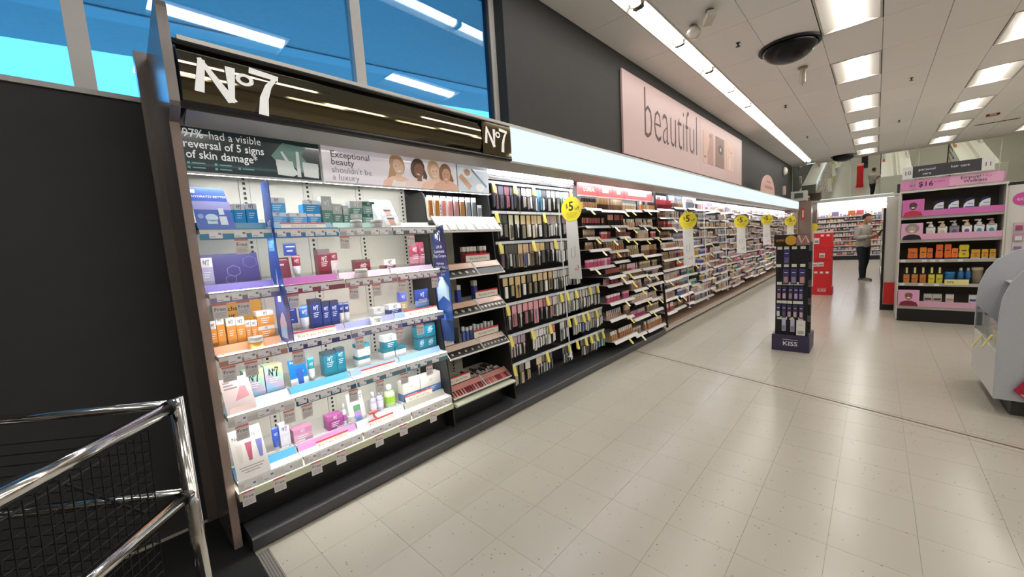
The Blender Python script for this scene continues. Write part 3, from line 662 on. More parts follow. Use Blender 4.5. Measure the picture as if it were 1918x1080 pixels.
def jar(x, yc, z, w, h, style, label):
    t = thing('cream_jar', label, 'jar', (x, yc, z), LW, 'cream jars on the lit ledges')
    bc = {'pearl': '#c9ccca', 'white': '#d9d6cf', 'orange': '#f0b050'}[style]; lc = {'pearl': '#dcd8d0', 'white': '#e6e4de', 'orange': '#dedcd6'}[style]
    r = w/2
    MB().lathe([(r*0.86, 0), (r*0.94, h*0.05), (r*0.97, h*0.5), (r*0.94, h*0.6)], 20).obj('glass', M(bc, 0.12, coat=0.6), t, smooth=True)
    MB().lathe([(r, h*0.6), (r, h*0.96), (r*0.94, h), (0.001, h)], 20).obj('lid', M(lc, 0.25, coat=0.3), t, smooth=True)
def tube(x, yc, z, w, h, style, label):
    t = thing('squeeze_tube', label, 'tube', (x, yc, z), LW, 'squeeze tubes on the lit fixture')
    lo_, up, lg = {'marwhite': ('#e6e2dc', '#8f3240', '#f2eae6'), 'bluewhite': ('#e3e4e2', '#3f6fb4', '#f2f4f8'), 'navytube': ('#dcdad6', '#2f3f78', '#eef0f6'), 'tealtube': ('#e6e8e4', '#2f8f98', '#f0f4f4'), 'greentube': ('#dfe4e0', '#5f8f7c', '#f0f4f2'), 'blueflask': ('#3a56b4', '#3f5cc0', '#f0f2fa')}[style]
    r = w/2; d = r*0.6
    mb = MB(); n = 14; prof = [(r*0.62, d*0.95, 0.0), (r*0.64, d, h*0.16), (r*0.9, d, h*0.18), (r*0.96, d*0.8, h*0.5), (r, d*0.35, h*0.85), (r, d*0.08, h)]
    for rx, ry, z0 in prof:
        for i in range(n): a = 2*PI*i/n; mb.v.append((rx*math.cos(a), d+ry*math.sin(a), z0))
    for j in range(len(prof)-1):
        for i in range(n):
            i2 = (i+1) % n; mb.f.append((j*n+i, j*n+i2, (j+1)*n+i2, (j+1)*n+i)); mb.m.append(1 if j == 0 else (2 if j >= 3 else 0))
    mb.f.append(tuple(range(n))); mb.m.append(1); e = (len(prof)-1)*n; mb.f.append(tuple(e+i for i in range(n))); mb.m.append(2)
    mb.obj('tube_body', [M(lo_, 0.3, coat=0.3), M('#f0efec', 0.3), M(up, 0.3, coat=0.3)], t, smooth=True)
    logo(t, 0, d*0.12-0.001, h*0.66, min(0.026, w*0.42), M(lg, 0.5))
def pouch(x, yc, z, w, h, style, label):
    t = thing('sachet_pouch', label, 'pouch', (x, yc, z), LW, 'hanging sachet pouches by the divider')
    c1, c2 = {'maroon': ('#9a4458', '#c58a98'), 'navy': ('#2f4790', '#7f9fd0')}[style]
    mb = MB(); pr = [(0.0, 0.002), (0.12, 0.012), (0.4, 0.016), (0.7, 0.01), (0.92, 0.003), (1.0, 0.002)]
    for s_, th in pr: mb.v += [(-w/2, 0.01-th*0.2, s_*h), (-w*0.25, 0.01-th, s_*h), (w*0.25, 0.01-th, s_*h), (w/2, 0.01-th*0.2, s_*h), (w/2, 0.012, s_*h), (-w/2, 0.012, s_*h)]
    for j in range(5):
        for i in range(6): i2 = (i+1) % 6; mb.f.append((j*6+i, j*6+i2, (j+1)*6+i2, (j+1)*6+i)); mb.m.append(1 if j < 2 else 0)
    mb.f += [tuple(range(6)), tuple(range(30, 36))]; mb.m += [1, 0]
    mb.obj('pouch_body', [M(c1, 0.3, coat=0.4), M(c2, 0.3, coat=0.4)], t, smooth=False)
    logo(t, 0, -0.004, h*0.62, min(0.03, w*0.4), M('#f4f0f0', 0.5))
    q = MB()
    for k in range(3): q.box(-w*0.3, w*0.3, -0.008, -0.0072, h*(0.45-0.07*k), h*(0.45-0.07*k)+0.004)
    q.obj('print_lines', M('#f0e8ea', 0.5), t)
def bottle(x, yc, z, w, h, style, label):
    t = thing('lotion_bottle', label, 'bottle', (x, yc, z), LW, 'lotion bottles on the bottom skincare shelf')
    bc, cc, lc = {'lilac': ('#e6e2ea', '#f2f0f2', '#a85fa8'), 'palelilac': ('#d3cbe6', '#eceaf0', '#efeaf4'), 'lime': ('#cfe0b4', '#f0f0ea', '#9fd040')}[style]
    r = w/2
    MB().lathe([(r*0.94, 0), (r, h*0.03), (r, h*0.62), (r*0.7, h*0.72), (r*0.4, h*0.75)], 16, 0, r).obj('bottle_body', M(bc, 0.15, coat=0.4), t, smooth=True)
    MB().lathe([(r*0.5, h*0.74), (r*0.48, h*0.97), (r*0.4, h)], 14, 0, r).obj('cap', M(cc, 0.3), t, smooth=True)
    MB().lathe([(r*1.01, h*0.2), (r*1.01, h*0.5)], 16, 0, r, caps=False).obj('bottle_label', M(lc, 0.4), t, smooth=True)
SURF = [z+0.0912 for z in LIP]
GOODS = [
 (1, 'carton', -2.57, 0.546, 0.041, 1.7612, 0.103, 'blue', 'blue carton half hidden behind the hydrating cream display card'),
 (1, 'carton', -2.57, 0.59, 0.055, 1.7612, 0.105, 'blue', 'blue carton with white band, second from the hydrating cream card'),
 (1, 'carton', -2.57, 0.649, 0.054, 1.7612, 0.11, 'blue', 'blue carton with white band next to the tall blue blade sign'),
 (1, 'carton', -2.57, 0.782, 0.087, 1.823, 0.086, 'sky', 'upper light blue carton of the pair right beside the blue blade sign'),
 (1, 'carton', -2.57, 0.78, 0.085, 1.7612, 0.062, 'sky', 'lower light blue carton of the pair right beside the blue blade sign'),
 (1, 'carton', -2.57, 0.89, 0.097, 1.7612, 0.061, 'sky', 'single low light blue carton between the two blue stacks'),
 (1, 'carton', -2.57, 0.971, 0.098, 1.823, 0.078, 'blue', 'deep blue carton on top of the stack by the green cartons'),
 (1, 'carton', -2.57, 0.982, 0.08, 1.7612, 0.059, 'blue', 'deep blue carton under another one, beside the tall silver carton'),
 (1, 'carton', -2.57, 1.07, 0.071, 1.7612, 0.169, 'silver', 'tallest silver and green carton on the top skincare shelf'),
 (1, 'carton', -2.57, 1.128, 0.066, 1.7612, 0.124, 'silver', 'medium silver and green carton right of the tallest one'),
 (1, 'carton', -2.57, 1.186, 0.036, 1.7612, 0.115, 'silver', 'narrow silver and green carton on the top skincare shelf'),
 (1, 'carton', -2.57, 1.262, 0.085, 1.821, 0.085, 'silver', 'upper silver carton stacked behind the two glass jars'),
 (1, 'carton', -2.57, 1.255, 0.082, 1.7612, 0.061, 'silver', 'lower silver carton stacked behind the two glass jars'),
 (1, 'carton', -2.57, 1.351, 0.086, 1.822, 0.084, 'green', 'upper dark green carton beside the white before and after stand'),
 (1, 'carton', -2.57, 1.343, 0.086, 1.7612, 0.062, 'green', 'lower dark green carton beside the white before and after stand'),
 (1, 'jar', -2.5, 1.215, 0.076, 1.7235, 0.052, 'pearl', 'pearl cream jar in front of the silver cartons'),
 (1, 'jar', -2.5, 1.359, 0.082, 1.7235, 0.054, 'pearl', 'pearl cream jar in front of the white before and after stand'),
 (2, 'carton', -2.57, 0.379, 0.052, 1.4362, 0.146, 'violet', 'tall white and lilac carton in front of the purple hexagon panel'),
 (2, 'tube', -2.57, 0.851, 0.048, 1.4362, 0.136, 'marwhite', 'white tube with maroon cap end behind the blue blade sign'),
 (2, 'carton', -2.57, 1.014, 0.075, 1.4362, 0.162, 'maroon', 'tall maroon carton on the second skincare shelf'),
 (2, 'carton', -2.57, 1.074, 0.045, 1.4362, 0.135, 'marwhite', 'narrow maroon and white carton leaning by the tall maroon one'),
 (2, 'carton', -2.57, 1.27, 0.096, 1.4362, 0.08, 'maroon', 'low maroon carton behind a white jar lid'),
 (2, 'jar', -2.5, 1.214, 0.081, 1.3985, 0.057, 'white', 'pale jar with white lid in front of the low maroon carton'),
 (2, 'carton', -2.57, 1.47, 0.089, 1.4362, 0.065, 'marwhite2', 'low white and maroon carton left of the maroon pouches'),
 (2, 'pouch', -2.57, 1.686, 0.085, 1.4362, 0.181, 'maroon', 'front maroon sachet pouch hanging by the black divider'),
 (2, 'pouch', -2.57, 1.752, 0.049, 1.4362, 0.18, 'maroon', 'rear maroon sachet pouch hanging by the black divider'),
 (3, 'carton', -2.57, 0.371, 0.042, 1.1062, 0.14, 'orange', 'short orange carton touching the brown end panel'),
 (3, 'carton', -2.57, 0.426, 0.048, 1.1062, 0.166, 'orange', 'tallest orange carton near the brown end panel'),
 (3, 'carton', -2.57, 0.48, 0.042, 1.1062, 0.143, 'orange', 'left one of the twin orange cartons on the third shelf'),
 (3, 'carton', -2.57, 0.523, 0.042, 1.1062, 0.139, 'orange', 'right one of the twin orange cartons on the third shelf'),
 (3, 'carton', -2.57, 0.558, 0.027, 1.1062, 0.114, 'orange', 'first small orange carton of the narrow pair'),
 (3, 'carton', -2.57, 0.587, 0.031, 1.1062, 0.111, 'orange', 'second small orange carton of the narrow pair'),
 (3, 'carton', -2.57, 0.648, 0.085, 1.178, 0.086, 'orange', 'wide orange carton on top of another beside the blue sign'),
 (3, 'carton', -2.57, 0.645, 0.082, 1.1062, 0.068, 'orange', 'wide orange carton underneath another beside the blue sign'),
 (3, 'jar', -2.5, 0.57, 0.075, 1.0685, 0.068, 'orange', 'orange cream jar with white lid on the lit ledge'),
 (3, 'tube', -2.57, 0.86, 0.058, 1.1062, 0.154, 'bluewhite', 'white tube with blue top half beside the navy cartons'),
 (3, 'carton', -2.57, 0.928, 0.063, 1.1062, 0.184, 'navy', 'tallest navy carton in the navy row'),
 (3, 'carton', -2.57, 0.988, 0.049, 1.1062, 0.161, 'navy', 'second navy carton of the navy row'),
 (3, 'carton', -2.57, 1.043, 0.055, 1.1062, 0.159, 'navy', 'third navy carton of the navy row'),
 (3, 'tube', -2.57, 1.088, 0.035, 1.1062, 0.137, 'navytube', 'slim navy and white tube beside the third navy carton'),
 (3, 'tube', -2.57, 1.122, 0.039, 1.1062, 0.135, 'navytube', 'slim navy and white tube at the far end of the navy row'),
 (3, 'carton', -2.57, 1.35, 0.085, 1.1062, 0.061, 'whitenavy', 'low white carton behind a clear lidded jar'),
 (3, 'jar', -2.5, 1.282, 0.081, 1.0685, 0.048, 'white', 'clear jar with grey lid before the low white carton'),
 (3, 'carton', -2.57, 1.478, 0.099, 1.1062, 0.067, 'navywhite', 'low navy and white carton beside the slim serum box'),
 (3, 'carton', -2.57, 1.551, 0.054, 1.1062, 0.147, 'serum', 'slim serum carton with blue top and amber window'),
 (3, 'pouch', -2.57, 1.718, 0.126, 1.1092, 0.144, 'navy', 'navy sachet pouch with white logo by the black divider'),
 (4, 'carton', -2.57, 0.552, 0.097, 0.7812, 0.156, 'irid', 'iridescent carton on the left with a partly covered logo'),
 (4, 'carton', -2.57, 0.652, 0.093, 0.7812, 0.16, 'irid', 'iridescent carton with a large black logo'),
 (4, 'tube', -2.57, 0.862, 0.04, 0.7812, 0.15, 'tealtube', 'white tube with teal band beside the blue tube card'),
 (4, 'carton', -2.57, 0.978, 0.079, 0.7812, 0.156, 'teal', 'left teal carton of the leaning pair on the fourth shelf'),
 (4, 'carton', -2.57, 1.048, 0.056, 0.7812, 0.166, 'teal', 'right teal carton of the leaning pair on the fourth shelf'),
 (4, 'carton', -2.57, 1.208, 0.086, 0.846, 0.085, 'tealwhite', 'upper white and teal carton of the stacked pair'),
 (4, 'carton', -2.57, 1.204, 0.087, 0.7812, 0.07, 'tealwhite', 'lower white and teal carton of the stacked pair'),
 (4, 'carton', -2.57, 1.416, 0.101, 0.845, 0.098, 'tealtop', 'teal carton with white top resting on two white cartons'),
 (4, 'carton', -2.57, 1.395, 0.088, 0.7812, 0.074, 'tealwhite', 'white carton under the left half of the teal carton'),
 (4, 'carton', -2.57, 1.49, 0.088, 0.7812, 0.072, 'tealwhite', 'white carton under the right half of the teal carton'),
 (4, 'carton', -2.57, 1.68, 0.072, 0.904, 0.087, 'teal', 'upper left teal carton in the block by the navy sign'),
 (4, 'carton', -2.57, 1.764, 0.095, 0.886, 0.102, 'teal', 'upper right teal carton in the block by the navy sign'),
 (4, 'carton', -2.57, 1.68, 0.072, 0.7812, 0.1, 'teal', 'lower left teal carton in the block by the navy sign'),
 (4, 'carton', -2.57, 1.765, 0.096, 0.7812, 0.093, 'teal', 'lower right teal carton in the block by the navy sign'),
 (5, 'tube', -2.57, 0.495, 0.022, 0.4212, 0.119, 'greentube', 'slim green and white tube behind the three tube card'),
 (5, 'tube', -2.57, 0.625, 0.046, 0.4212, 0.144, 'blueflask', 'royal blue flask tube with white logo on the bottom shelf'),
 (5, 'carton', -2.57, 0.664, 0.061, 0.4212, 0.148, 'violet2', 'tall white carton with purple edge behind the blue flask'),
 (5, 'carton', -2.57, 0.766, 0.107, 0.4212, 0.083, 'pink', 'low pale pink carton on the bottom shelf'),
 (5, 'carton', -2.57, 0.974, 0.111, 0.4212, 0.092, 'magenta', 'magenta carton with white logo on the bottom shelf'),
 (5, 'bottle', -2.57, 1.03, 0.052, 0.4212, 0.143, 'lilac', 'white pump bottle with magenta label behind the magenta carton'),
 (5, 'jar', -2.57, 1.066, 0.057, 0.4212, 0.054, 'white', 'small white jar beside the green and lilac card'),
 (5, 'bottle', -2.57, 1.244, 0.047, 0.4212, 0.152, 'palelilac', 'first pale lilac bottle on the bottom shelf'),
 (5, 'bottle', -2.57, 1.296, 0.048, 0.4212, 0.154, 'palelilac', 'second pale lilac bottle on the bottom shelf'),
 (5, 'bottle', -2.57, 1.384, 0.08, 0.4212, 0.161, 'lime', 'clear bottle with lime green liquid beside the wipes'),
 (5, 'carton', -2.57, 1.552, 0.151, 0.4212, 0.153, 'wipes', 'white and blue box of wipes on the bottom shelf'),
 (5, 'carton', -2.57, 1.728, 0.19, 0.4212, 0.15, 'wipes', 'white and blue soft pack of wipes by the black divider'),
]
rows_ = [list(g) for g in GOODS]
for r in rows_: r[3] = max(r[3], 0.386+r[4]/2)
for lv in range(1, 6):            # keep neighbours apart, set stacked boxes on what carries them
    g = sorted([r for r in rows_ if r[0] == lv and r[2] < -2.55], key=lambda r: r[3])
    lowers = [r for r in g if r[5] < SURF[lv-1]+0.034]
    uppers = [r for r in g if r not in lowers]
    for grp in (lowers, uppers):
        for a, b in zip(grp[:-1], grp[1:]):
            ov = (a[3]+a[4]/2) - (b[3]-b[4]/2) + 0.002
            if ov > 0:
                a[4] -= ov/2; a[3] -= ov/4; b[4] -= ov/2; b[3] += ov/4
                if a[3]-a[4]/2 < 0.385: b[4] -= 0.0; a[3] = 0.386+a[4]/2; b[3] = max(b[3], a[3]+a[4]/2+b[4]/2+0.001)
    for u in uppers:
        below = [r for r in lowers if abs(r[3]-u[3]) < (r[4]+u[4])/2-0.008]
        if below: u[5] = max(r[5]+r[6] for r in below) + 0.0003
FN = {'carton': carton, 'jar': jar, 'tube': tube, 'pouch': pouch, 'bottle': bottle}
for lv, k, xf, yc, w, z, h, st, lab in rows_: FN[k](xf, yc, z+0.0002, w, h, st, lab)

# ------------------------------------------------------------------ hanging Free tags
tagp = M('#e2dcdc', 0.6); tagr = M('#d98078', 0.5); tagk = M('#4a3f44', 0.6)
TAGS = [(0, 0.554), (0, 1.102), (0, 1.585), (1, 0.42), (1, 0.522), (1, 0.767), (1, 1.124), (1, 1.28), (1, 1.475), (1, 1.757), (2, 0.42), (2, 0.52), (2, 0.755), (2, 1.126), (2, 1.421), (2, 1.592),
        (3, 0.44), (3, 0.667), (3, 0.765), (3, 1.047), (3, 1.235), (3, 1.421), (3, 1.637), (4, 0.423), (4, 0.574), (4, 0.774), (4, 0.921), (4, 1.183), (4, 1.37), (4, 1.627)]
tg_m = [B(-0.03, 0.03, -0.0006, 0.0, -0.078, 0.0).mesh('tag_card', tagp), B(-0.03, 0.03, -0.0012, -0.0006, -0.008, 0.002).mesh('red_bar', tagr)]
lines = MB()
for k in range(4): lines.box(-0.024, 0.016 if k % 2 else 0.024, -0.0012, -0.0006, -0.048-k*0.007, -0.0455-k*0.007)
tg_l = lines.mesh('small_print', M('#b3a8aa', 0.6))
cnt = {}
for lv, y in TAGS:
    k = cnt.get(lv, 0); cnt[lv] = k+1
    t = thing('promo_tag', f'{nth(k)} white Free tag from the end panel under the {LVN[lv]} skincare shelf', 'tag', (LXF[lv]+0.006, y, LIP[lv]-0.001), LW, 'white Free tags under the skincare shelves')
    t.rotation_euler = (0.0, 0.0, LW + random.uniform(-0.08, 0.08))
    put('tag_card', tg_m[0], t); put('red_bar', tg_m[1], t); put('small_print', tg_l, t)
    text('Free', t, 0, -0.0014, -0.036, 0.027, tagk, 'CENTER')
# ------------------------------------------------------------------ promo strips
PROMO = [(0.76, 1.01, 1.726, -2.475, 'top shelf before the stacked blue cartons'), (0.755, 1.0, 1.070, -2.47, 'third shelf before the navy cartons'), (1.50, 1.79, 1.073, -2.48, 'third shelf below the navy pouch'),
         (1.13, 1.385, 0.745, -2.465, 'fourth shelf beneath the stacked white and teal cartons'), (0.80, 1.0, 0.386, -2.455, 'bottom shelf before the magenta carton'), (1.14, 1.325, 0.386, -2.455, 'bottom shelf before the lilac bottles'), (1.48, 1.72, 0.4225, -2.545, 'bottom shelf before the wipes')]
for a, b, z, x, lab in PROMO:
    hgt = 0.032 if z > 1.7 else (0.048 if z > 1.0 else 0.042)
    t = thing('promo_strip', f'cream Buy 2 get 3rd Free strip, {lab}', 'sign', (x, (a+b)/2, z), LW)
    w = b-a
    MB().prism([(0, 0), (0.002, 0), (0.018, hgt), (0.016, hgt)], 'x', -w/2, w/2).obj('strip_card', M('#ece5d2', 0.5), t)
    MB().prism([(0.016*(hgt-0.007)/hgt-0.001, hgt-0.007), (0.016*(hgt-0.007)/hgt+0.003, hgt-0.007), (0.019, hgt+0.001), (0.0148, hgt+0.001)], 'x', -w/2, w/2).obj('red_bar', M('#d8545a', 0.4), t)
    tt = text('Buy 2 get 3rd Free', t, 0, 0.016*0.26-0.0014, hgt*0.26, hgt*0.5, M('#8a8074', 0.6), 'CENTER', sx=1.15); tt.rotation_euler = (-math.atan2(0.016, hgt), 0, 0)
# ------------------------------------------------------------------ display cards
def card(name, label, corners, mat, th=0.003, cat='sign'):
    """flat card from four corners given as (x, y, z) bottom-left, bottom-right, top-right, top-left; origin at bottom-left"""
    c = [Vector(p) for p in corners]; o0 = c[0]
    t = thing(name, label, cat, tuple(o0))
    u = (c[1]-c[0]); v = (c[3]-c[0]); n = u.cross(v).normalized()*th
    mb = MB(); k = [p-o0 for p in c]; mb.v += [tuple(p) for p in k] + [tuple(p-n) for p in k]
    mb.f += [(0,1,2,3),(7,6,5,4),(0,4,5,1),(1,5,6,2),(2,6,7,3),(3,7,4,0)]; mb.m += [0]*6
    mb.obj('card_panel', mat, t)
    return t, u, v, n.normalized()
def oncard(cd, name, shapes, mat, off=0.0008):
    """shapes: lists of (s, t) in card units 0..1"""
    t, u, v, n = cd; mb = MB()
    for sh in shapes: mb.poly([tuple(u*a + v*b + n*off) for a, b in sh])
    return mb.obj(name, mat, t)
def oncard_text(cd, s, a, b, size, mat, align='LEFT', bold=0.0):
    t, u, v, n = cd
    o = put('lettering', text_mesh(s, mat, align, bold), t)
    ux = u.normalized(); uz = (v - ux*v.dot(ux)).normalized(); uy = -n
    R3 = Matrix((ux, uy, uz)).transposed().to_4x4()
    o.matrix_local = Matrix.Translation(u*a + v*b + n*0.0012) @ R3 @ Matrix.Diagonal((size, size, size, 1))
    return o
def rect(a, b, c, d): return [(a, c), (b, c), (b, d), (a, d)]
def circ(a, b, ra, rb, n=14): return [(a+ra*math.cos(2*PI*i/n), b+rb*math.sin(2*PI*i/n)) for i in range(n)]
wm = M('#f2f0f4', 0.4)
z0 = LIP[0]+0.0542
cd = card('display_card', 'blue hydrating cream display card leaning on the top shelf', [(-2.475, 0.386, z0), (-2.475, 0.545, z0), (-2.59, 0.535, z0+0.225), (-2.59, 0.386, z0+0.225)], M('#4a66b8', 0.25, coat=0.4))
oncard(cd, 'print_shape', [circ(0.42, 0.27, 0.17, 0.09), rect(0.28, 0.55, 0.12, 0.22)], M('#b9cfe0', 0.4)); oncard(cd, 'print_shape', [rect(0.62, 0.82, 0.1, 0.3), rect(0.64, 0.78, 0.34, 0.5)], M('#cfd9e4', 0.4), 0.001)
oncard(cd, 'print_shape', [rect(0, 1, 0.46, 0.66)], M('#9a9ad0', 0.4), 0.0006); oncard(cd, 'white_flash', [rect(0.0, 0.14, 0.86, 0.94)], wm)
oncard_text(cd, 'HYDRATES BETTER', 0.03, 0.75, 0.017, wm); oncard(cd, 'print_shape', [circ(0.14, 0.3, 0.08, 0.06)], M('#7f9fd6', 0.4), 0.001)
cd = card('backdrop_poster', 'purple backdrop panel with pale hexagons on second shelf', [(-2.66, 0.386, SURF[1]), (-2.66, 0.675, SURF[1]), (-2.68, 0.672, SURF[1]+0.165), (-2.68, 0.386, SURF[1]+0.165)], M('#4d4377', 0.35, noise=0.12, scale=6))
def hexring(cx, cz, r):
    P = [(cx+r*math.cos(PI/6+i*PI/3)*0.62, cz+r*math.sin(PI/6+i*PI/3)) for i in range(6)]; Q = [(cx+r*0.9*math.cos(PI/6+i*PI/3)*0.62, cz+r*0.9*math.sin(PI/6+i*PI/3)) for i in range(6)]
    return [[P[i], P[(i+1) % 6], Q[(i+1) % 6], Q[i]] for i in range(6)]
oncard(cd, 'print_shape', hexring(0.56, 0.4, 0.2)+hexring(0.5, 0.12, 0.16), M('#8f8bb4', 0.5)); oncard(cd, 'print_shape', hexring(0.85, 0.68, 0.22), M('#6f68a0', 0.5))
cd = card('backdrop_poster', 'amber poster reading Recharge your R behind the orange cartons', [(-2.80, 0.46, 1.17), (-2.80, 0.69, 1.17), (-2.80, 0.69, 1.315), (-2.80, 0.46, 1.315)], M('#d9a347', 0.4))
oncard_text(cd, 'Recharge', 0.08, 0.66, 0.036, M('#5a3f22', 0.5), bold=0.02); oncard_text(cd, 'your R', 0.1, 0.38, 0.036, M('#5a3f22', 0.5), bold=0.02)
cd = card('display_card', 'pink printed card curling over the fourth shelf front', [(-2.455, 0.39, 0.747), (-2.455, 0.525, 0.747), (-2.54, 0.515, 0.93), (-2.54, 0.386, 0.93)], M('#e2cfcd', 0.3, coat=0.4))
oncard(cd, 'print_shape', [[(0.35, 0.35), (0.85, 0.42), (0.78, 0.72), (0.6, 0.72)]], M('#d69aa2', 0.4)); oncard(cd, 'print_shape', [rect(0.1, 0.95, 0.05, 0.2)], M('#c9b2ac', 0.2, 0.4))
oncard(cd, 'print_lines', [rect(0.08, 0.3, 0.86, 0.9), rect(0.08, 0.4, 0.78, 0.82), rect(0.08, 0.52, 0.70, 0.74)], M('#8a7f82', 0.5))
cd = card('display_card', 'blue card with a printed tube on the fourth shelf', [(-2.565, 0.735, SURF[3]), (-2.565, 0.835, SURF[3]), (-2.59, 0.835, SURF[3]+0.155), (-2.59, 0.735, SURF[3]+0.155)], M('#1a76bd', 0.35))
oncard(cd, 'print_shape', [rect(0, 1, 0, 0.26)], M('#dfe4ea', 0.4)); oncard(cd, 'print_shape', [[(0.42, 0.02), (0.72, 0.02), (0.78, 0.62), (0.36, 0.62)]], M('#2f5fb4', 0.4), 0.0012)
oncard_text(cd, 'Re', 0.1, 0.86, 0.018, wm, bold=0.02); o = oncard_text(cd, 'N°7', 0.38, 0.42, 0.026, wm)
cd = card('display_card', 'white card with three printed tubes beside the end panel', [(-2.44, 0.388, 0.386), (-2.44, 0.545, 0.386), (-2.53, 0.535, 0.64), (-2.53, 0.388, 0.64)], M('#e3dfda', 0.35, coat=0.2))
oncard_text(cd, 'New to N°7', 0.06, 0.8, 0.026, M('#5a5552', 0.5))
for a, c in ((0.12, '#d8d0c6'), (0.4, '#b85f78'), (0.72, '#7f82c0')): oncard(cd, 'print_shape', [[(a+0.04, 0.34), (a+0.14, 0.34), (a+0.2, 0.7), (a, 0.7)]], M(c, 0.4))
oncard(cd, 'small_print', [rect(0.12, 0.85, 0.23, 0.245), rect(0.16, 0.8, 0.18, 0.195), rect(0.25, 0.7, 0.13, 0.145)], M('#9a948e', 0.5))
cd = card('display_card', 'navy folded card behind the blue blade sign on second shelf', [(-2.60, 0.795, 1.57), (-2.60, 0.865, 1.57), (-2.60, 0.865, 1.642), (-2.60, 0.795, 1.642)], M('#2f3f80', 0.4))
oncard(cd, 'print_lines', [rect(0.2, 0.9, 0.7, 0.78), rect(0.25, 0.7, 0.35, 0.43)], wm)
cd = card('display_card', 'maroon card beside the white tube on the second shelf', [(-2.60, 0.745, SURF[1]), (-2.60, 0.822, SURF[1]), (-2.62, 0.822, 1.56), (-2.62, 0.745, 1.56)], M('#7f3444', 0.4))
oncard(cd, 'print_lines', [rect(0.3, 0.6, 0.62, 0.7), rect(0.2, 0.85, 0.88, 0.92)], M('#d9c0c0', 0.4))
cd = card('display_card', 'dark blue card beside the white and blue tube', [(-2.60, 0.748, SURF[2]+0.05), (-2.60, 0.826, SURF[2]+0.05), (-2.61, 0.826, SURF[2]+0.155), (-2.61, 0.748, SURF[2]+0.155)], M('#343f86', 0.4))
oncard(cd, 'print_lines', [rect(0.2, 0.85, 0.75, 0.81), rect(0.3, 0.7, 0.2, 0.26)], M('#a9b0dc', 0.4))
B(0.03, 0.035, 0.02, 0.06, -0.05, 0.0).obj('card_stand', clear(), cd[0])
cd = card('display_card', 'white card with green lilac and blue blocks on bottom shelf', [(-2.56, 1.06, SURF[4]), (-2.56, 1.175, SURF[4]), (-2.60, 1.17, SURF[4]+0.19), (-2.60, 1.06, SURF[4]+0.19)], M('#d9d4ce', 0.4))
oncard(cd, 'print_shape', [rect(0.3, 0.72, 0.36, 0.56)], M('#5f9a6c', 0.4)); oncard(cd, 'print_shape', [rect(0.3, 0.72, 0.18, 0.36)], M('#b48fc0', 0.4)); oncard(cd, 'print_shape', [rect(0.3, 0.72, 0.0, 0.18)], M('#7f8fd0', 0.4)); oncard(cd, 'print_lines', [rect(0.5, 0.95, 0.86, 0.89), rect(0.5, 0.9, 0.78, 0.81)], M('#6a6460', 0.5))
# wedge stand with before / after faces
t = thing('before_after_stand', 'white wedge stand with two small face photos on the top shelf', 'sign', (-2.462, 1.47, LIP[0]+0.0542), LW)
MB().prism([(0.0, 0.0), (0.10, 0.0), (0.15, 0.19), (0.13, 0.20)], 'x', -0.095, 0.06).obj('stand_body', M('#eef0f2', 0.35), t)
def onwedge(a0, a1, s0, s1, mat, off, name):
    mb = MB(); f = lambda s: (0.13*s, 0.2*s)
    y0, z_0 = f(s0); y1, z_1 = f(s1); mb.poly([(a0, y0-off, z_0+off*0.6), (a1, y0-off, z_0+off*0.6), (a1, y1-off, z_1+off*0.6), (a0, y1-off, z_1+off*0.6)]); mb.obj(name, mat, t)
onwedge(-0.07, 0.055, 0.70, 0.98, M('#9fb8cc', 0.4), 0.001, 'print_shape'); onwedge(-0.07, 0.055, 0.06, 0.68, M('#c9d4dc', 0.4), 0.001, 'print_shape')
for s0, s1 in ((0.42, 0.64), (0.08, 0.34)):
    onwedge(-0.055, 0.045, s0, s1, M('#e9e2de', 0.4), 0.0015, 'photo_print'); onwedge(-0.025, 0.02, s0, s1-0.02, M('#cfa391', 0.4), 0.002, 'print_face'); onwedge(-0.03, 0.025, s1-0.06, s1, M('#5f4b44', 0.4), 0.0025, 'print_hair')
# wipes dispenser red clip
t = thing('tester_clip', 'red T-shaped tester clip on the bottom shelf ledge', 'clip', (-2.49, 1.205, LIP[4]+0.0535), LW)
MB().tube([(0.03, 0.0, 0.0), (0.0, 0.02, 0.05), (-0.005, 0.025, 0.075)], 0.007, 6).obj('handle', M('#d8665c', 0.4), t); B(-0.035, 0.03, 0.015, 0.035, 0.073, 0.085).obj('clip_head', M('#e07a6c', 0.4), t)

# ------------------------------------------------------------------ blade signs on the skincare fixture
def blade(name, label, outline, y, mat, th=0.004):
    t = thing(name, label, 'sign', (0, y, 0)); MB().prism(outline, 'y', -th/2, th/2).obj('sign_board', mat, t); return t
bl = M('#2c55a8', 0.3, coat=0.3)
t = blade('blade_sign', 'tall curved blue blade sign with serum bottles between bays', [(-2.60, 1.06), (-2.40, 1.08), (-2.345, 1.09), (-2.35, 1.30), (-2.40, 1.42), (-2.44, 1.60), (-2.44, 1.97), (-2.46, 1.99), (-2.565, 1.985), (-2.58, 1.65), (-2.60, 1.5), (-2.59, 1.3)], 0.712, bl)
q = MB(); q.prism([(-2.53, 1.10), (-2.42, 1.10), (-2.42, 1.19), (-2.45, 1.235), (-2.475, 1.25), (-2.50, 1.235), (-2.53, 1.19)], 'y', -0.0035, -0.0022); q.obj('print_bottle', M('#c9b8c0', 0.4), t)
q = MB(); q.box(-2.525, -2.425, -0.0045, -0.0036, 1.105, 1.17); q.obj('print_label', M('#9fc4e0', 0.4), t)
q = MB(); q.prism([(-2.52, 1.31), (-2.47, 1.31), (-2.475, 1.40), (-2.488, 1.50), (-2.50, 1.40)], 'y', -0.0035, -0.0022); q.obj('print_shape', M('#cfd4e6', 0.4), t)
